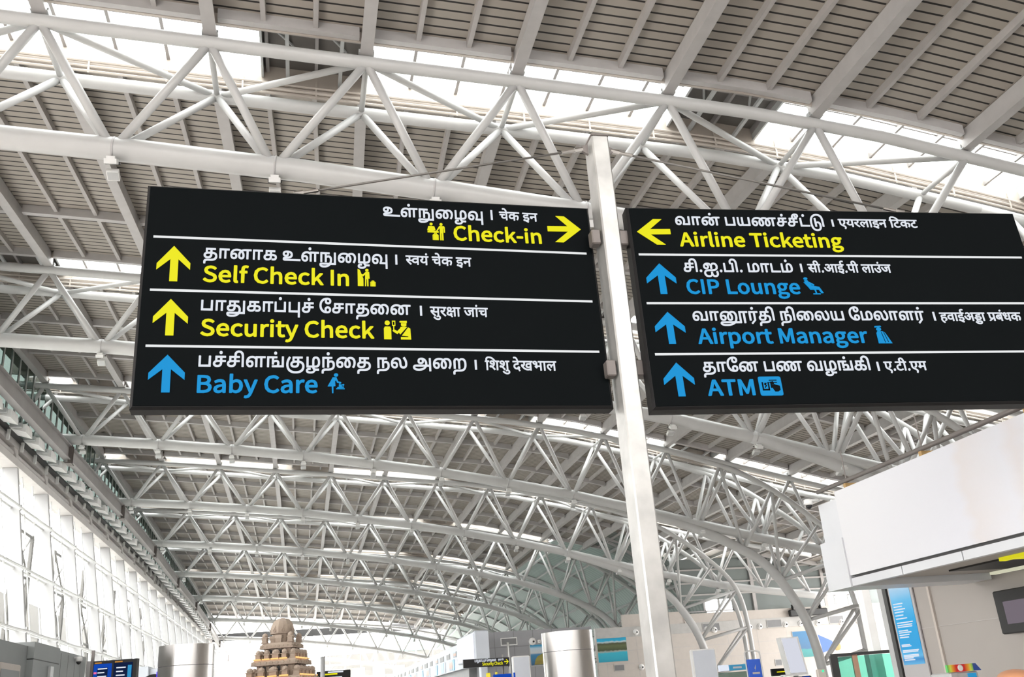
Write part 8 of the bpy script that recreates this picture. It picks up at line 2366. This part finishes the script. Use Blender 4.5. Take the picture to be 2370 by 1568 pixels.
def person(label, loc, h, face, skin, shirt, hair=True, mask=False):
    """standing person; built facing -Y, then turned by 'face'"""
    t = thing('person', label, 'person', loc)
    k = h / 1.72
    V, E, R = [], [], []

    def add(p, r, to=None):
        V.append(Vector(p) * k)
        R.append((r[0] * k, r[1] * k) if isinstance(r, tuple) else r * k)
        if to is not None:
            E.append((to, len(V) - 1))
        return len(V) - 1
    pel = add((0, 0, 0.92), (0.15, 0.11))
    wa = add((0, 0, 1.08), (0.135, 0.10), pel)
    ch = add((0, 0.01, 1.28), (0.155, 0.115), wa)
    up = add((0, 0.01, 1.40), (0.11, 0.085), ch)
    nk = add((0, 0.0, 1.475), 0.052, up)
    nk2 = add((0, -0.012, 1.52), 0.055, nk)
    h1 = add((0, -0.015, 1.575), (0.068, 0.082), nk2)
    h2 = add((0, -0.005, 1.64), (0.074, 0.094), h1)
    add((0, 0.0, 1.695), (0.052, 0.066), h2)
    for s in (-1, 1):
        hp = add((s * 0.09, 0, 0.86), 0.09, pel)
        kn = add((s * 0.10, -0.01, 0.48), 0.058, hp)
        an = add((s * 0.10, 0.02, 0.09), 0.04, kn)
        add((s * 0.115, -0.13, 0.045), 0.038, an)
        sh = add((s * 0.185, 0.01, 1.385), 0.058, up)
        el_ = add((s * 0.235, 0.03, 1.10), 0.042, sh)
        wr = add((s * 0.245, -0.05, 0.86), 0.027, el_)
        pm_ = add((s * 0.245, -0.07, 0.79), (0.020, 0.036), wr)
        for q in range(4):
            f1 = add((s * 0.243, -0.105 + 0.022 * q, 0.735 - (0.01 if q in (1, 2) else 0)), 0.0095, pm_)
            add((s * 0.225, -0.112 + 0.022 * q, 0.685 - (0.012 if q in (1, 2) else 0)), 0.008, f1)
        th = add((s * 0.225, -0.11, 0.79), 0.011, pm_)
        add((s * 0.215, -0.13, 0.755), 0.009, th)
    body = skin_mesh('body', V, E, R, skin, t)
    body.rotation_euler = (0, 0, face)
    # face: nose, brow, ears, eyes, mouth

    def face_part(name, mb, mat):
        o = obj(name, mb, mat, t, True)
        o.rotation_euler = (0, 0, face)
        for v in o.data.vertices:
            v.co = v.co + Vector(loc)
        return o

    def P(x, y, z):
        return Vector((x, y, z)) * k
    mb = MB()
    mb.tube([P(0, -0.088, 1.635), P(0, -0.112, 1.60), P(0, -0.104, 1.585)], [0.008 * k, 0.015 * k, 0.012 * k], 8)
    for s in (-1, 1):
        mb.tube([P(s * 0.072, 0.0, 1.64), P(s * 0.083, 0.008, 1.615), P(s * 0.074, 0.0, 1.585)], [0.010 * k, 0.016 * k, 0.008 * k], 8)
    face_part('nose_and_ears', mb, skin)
    mb = MB()
    for s in (-1, 1):
        mb.lathe(P(s * 0.031, -0.086, 1.625), [(0.013 * k, -0.004 * k), (0.010 * k, 0.005 * k), (0.003 * k, 0.008 * k)], 10, axis='Y')
    face_part('eyes', mb, 'hair_black')
    mb = MB()
    mb.tube([P(-0.024, -0.088, 1.555), P(0, -0.096, 1.553), P(0.024, -0.088, 1.555)], 0.006 * k, 6)
    face_part('mouth', mb, 'skin_b')
    # shirt and trousers wrap the body
    vs = [V[i] for i in (wa, ch, up)]
    SV = [P(0, 0, 0.95), P(0, 0, 1.08), P(0, 0.01, 1.28), P(0, 0.01, 1.405), P(0, 0.005, 1.44)]
    SR = [(0.168, 0.128), (0.15, 0.115), (0.17, 0.13), (0.125, 0.10), (0.07, 0.068)]
    SE = [(0, 1), (1, 2), (2, 3), (3, 4)]
    for s in (-1, 1):
        b = len(SV)
        SV += [P(s * 0.188, 0.01, 1.39), P(s * 0.225, 0.025, 1.16)]
        SR += [0.07, 0.056]
        SE += [(3, b), (b, b + 1)]
    o = skin_mesh('shirt', SV, SE, [tuple(q * k for q in (r if isinstance(r, tuple) else (r, r))) for r in SR], shirt, t)
    o.rotation_euler = (0, 0, face)
    TV_, TR_, TE = [P(0, 0, 0.97), P(0, 0, 0.90)], [(0.16, 0.12), (0.165, 0.125)], [(0, 1)]
    for s in (-1, 1):
        b = len(TV_)
        TV_ += [P(s * 0.092, 0, 0.83), P(s * 0.10, -0.01, 0.48), P(s * 0.10, 0.015, 0.10)]
        TR_ += [0.10, 0.072, 0.058]
        TE += [(1, b), (b, b + 1), (b + 1, b + 2)]
    o = skin_mesh('trousers', TV_, TE, [tuple(q * k for q in (r if isinstance(r, tuple) else (r, r))) for r in TR_], 'trousers', t)
    o.rotation_euler = (0, 0, face)
    if hair:
        mb = MB()
        rings = []
        for r, z in ((0.95, 1.61), (1.06, 1.64), (1.04, 1.68), (0.8, 1.715), (0.35, 1.735)):
            rings.append([P(0.083 * r * math.cos(b), 0.012 + 0.096 * r * math.sin(b) + (0.018 if z < 1.65 and math.sin(b) < -0.3 else 0), z + (0.035 if z < 1.66 and math.sin(b) < -0.3 else 0)) for b in [2 * math.pi * q / 20 for q in range(20)]])
        mb.loft(rings)
        face_part('hair', mb, 'hair_black')
    else:
        mb = MB()     # short fringe round the sides and back of a bald head
        rings = []
        for r, z in ((0.98, 1.57), (1.05, 1.60), (1.03, 1.635)):
            rings.append([P(0.083 * r * math.cos(b), 0.012 + 0.095 * r * math.sin(b), z) for b in [math.pi * (q / 14) for q in range(15)]])
        mb.loft(rings, False, closed=False)
        face_part('hair', mb, 'hair_black')
    if mask:
        mb = MB()
        rings = []
        for r, z in ((0.8, 1.535), (1.02, 1.555), (1.06, 1.585), (0.98, 1.605)):
            rings.append([P(0.08 * r * math.cos(b), -0.012 + 0.100 * r * math.sin(b), z) for b in [-math.pi * (0.04 + 0.92 * q / 14) for q in range(15)]])
        mb.loft(rings, False, closed=False)
        face_part('face_mask', mb, 'mask_teal')
    return t


person('bald person in a pale shirt, bare crown showing below the television', (1.955, 2.42, 0), 1.602, math.radians(150), 'skin', 'shirt_pale', hair=False)
person('dark haired person in a pale teal face mask behind the glass partition', (10.28, 16.25, 0), 1.70, math.radians(-30), 'skin_b', 'shirt_dark', hair=True, mask=True)
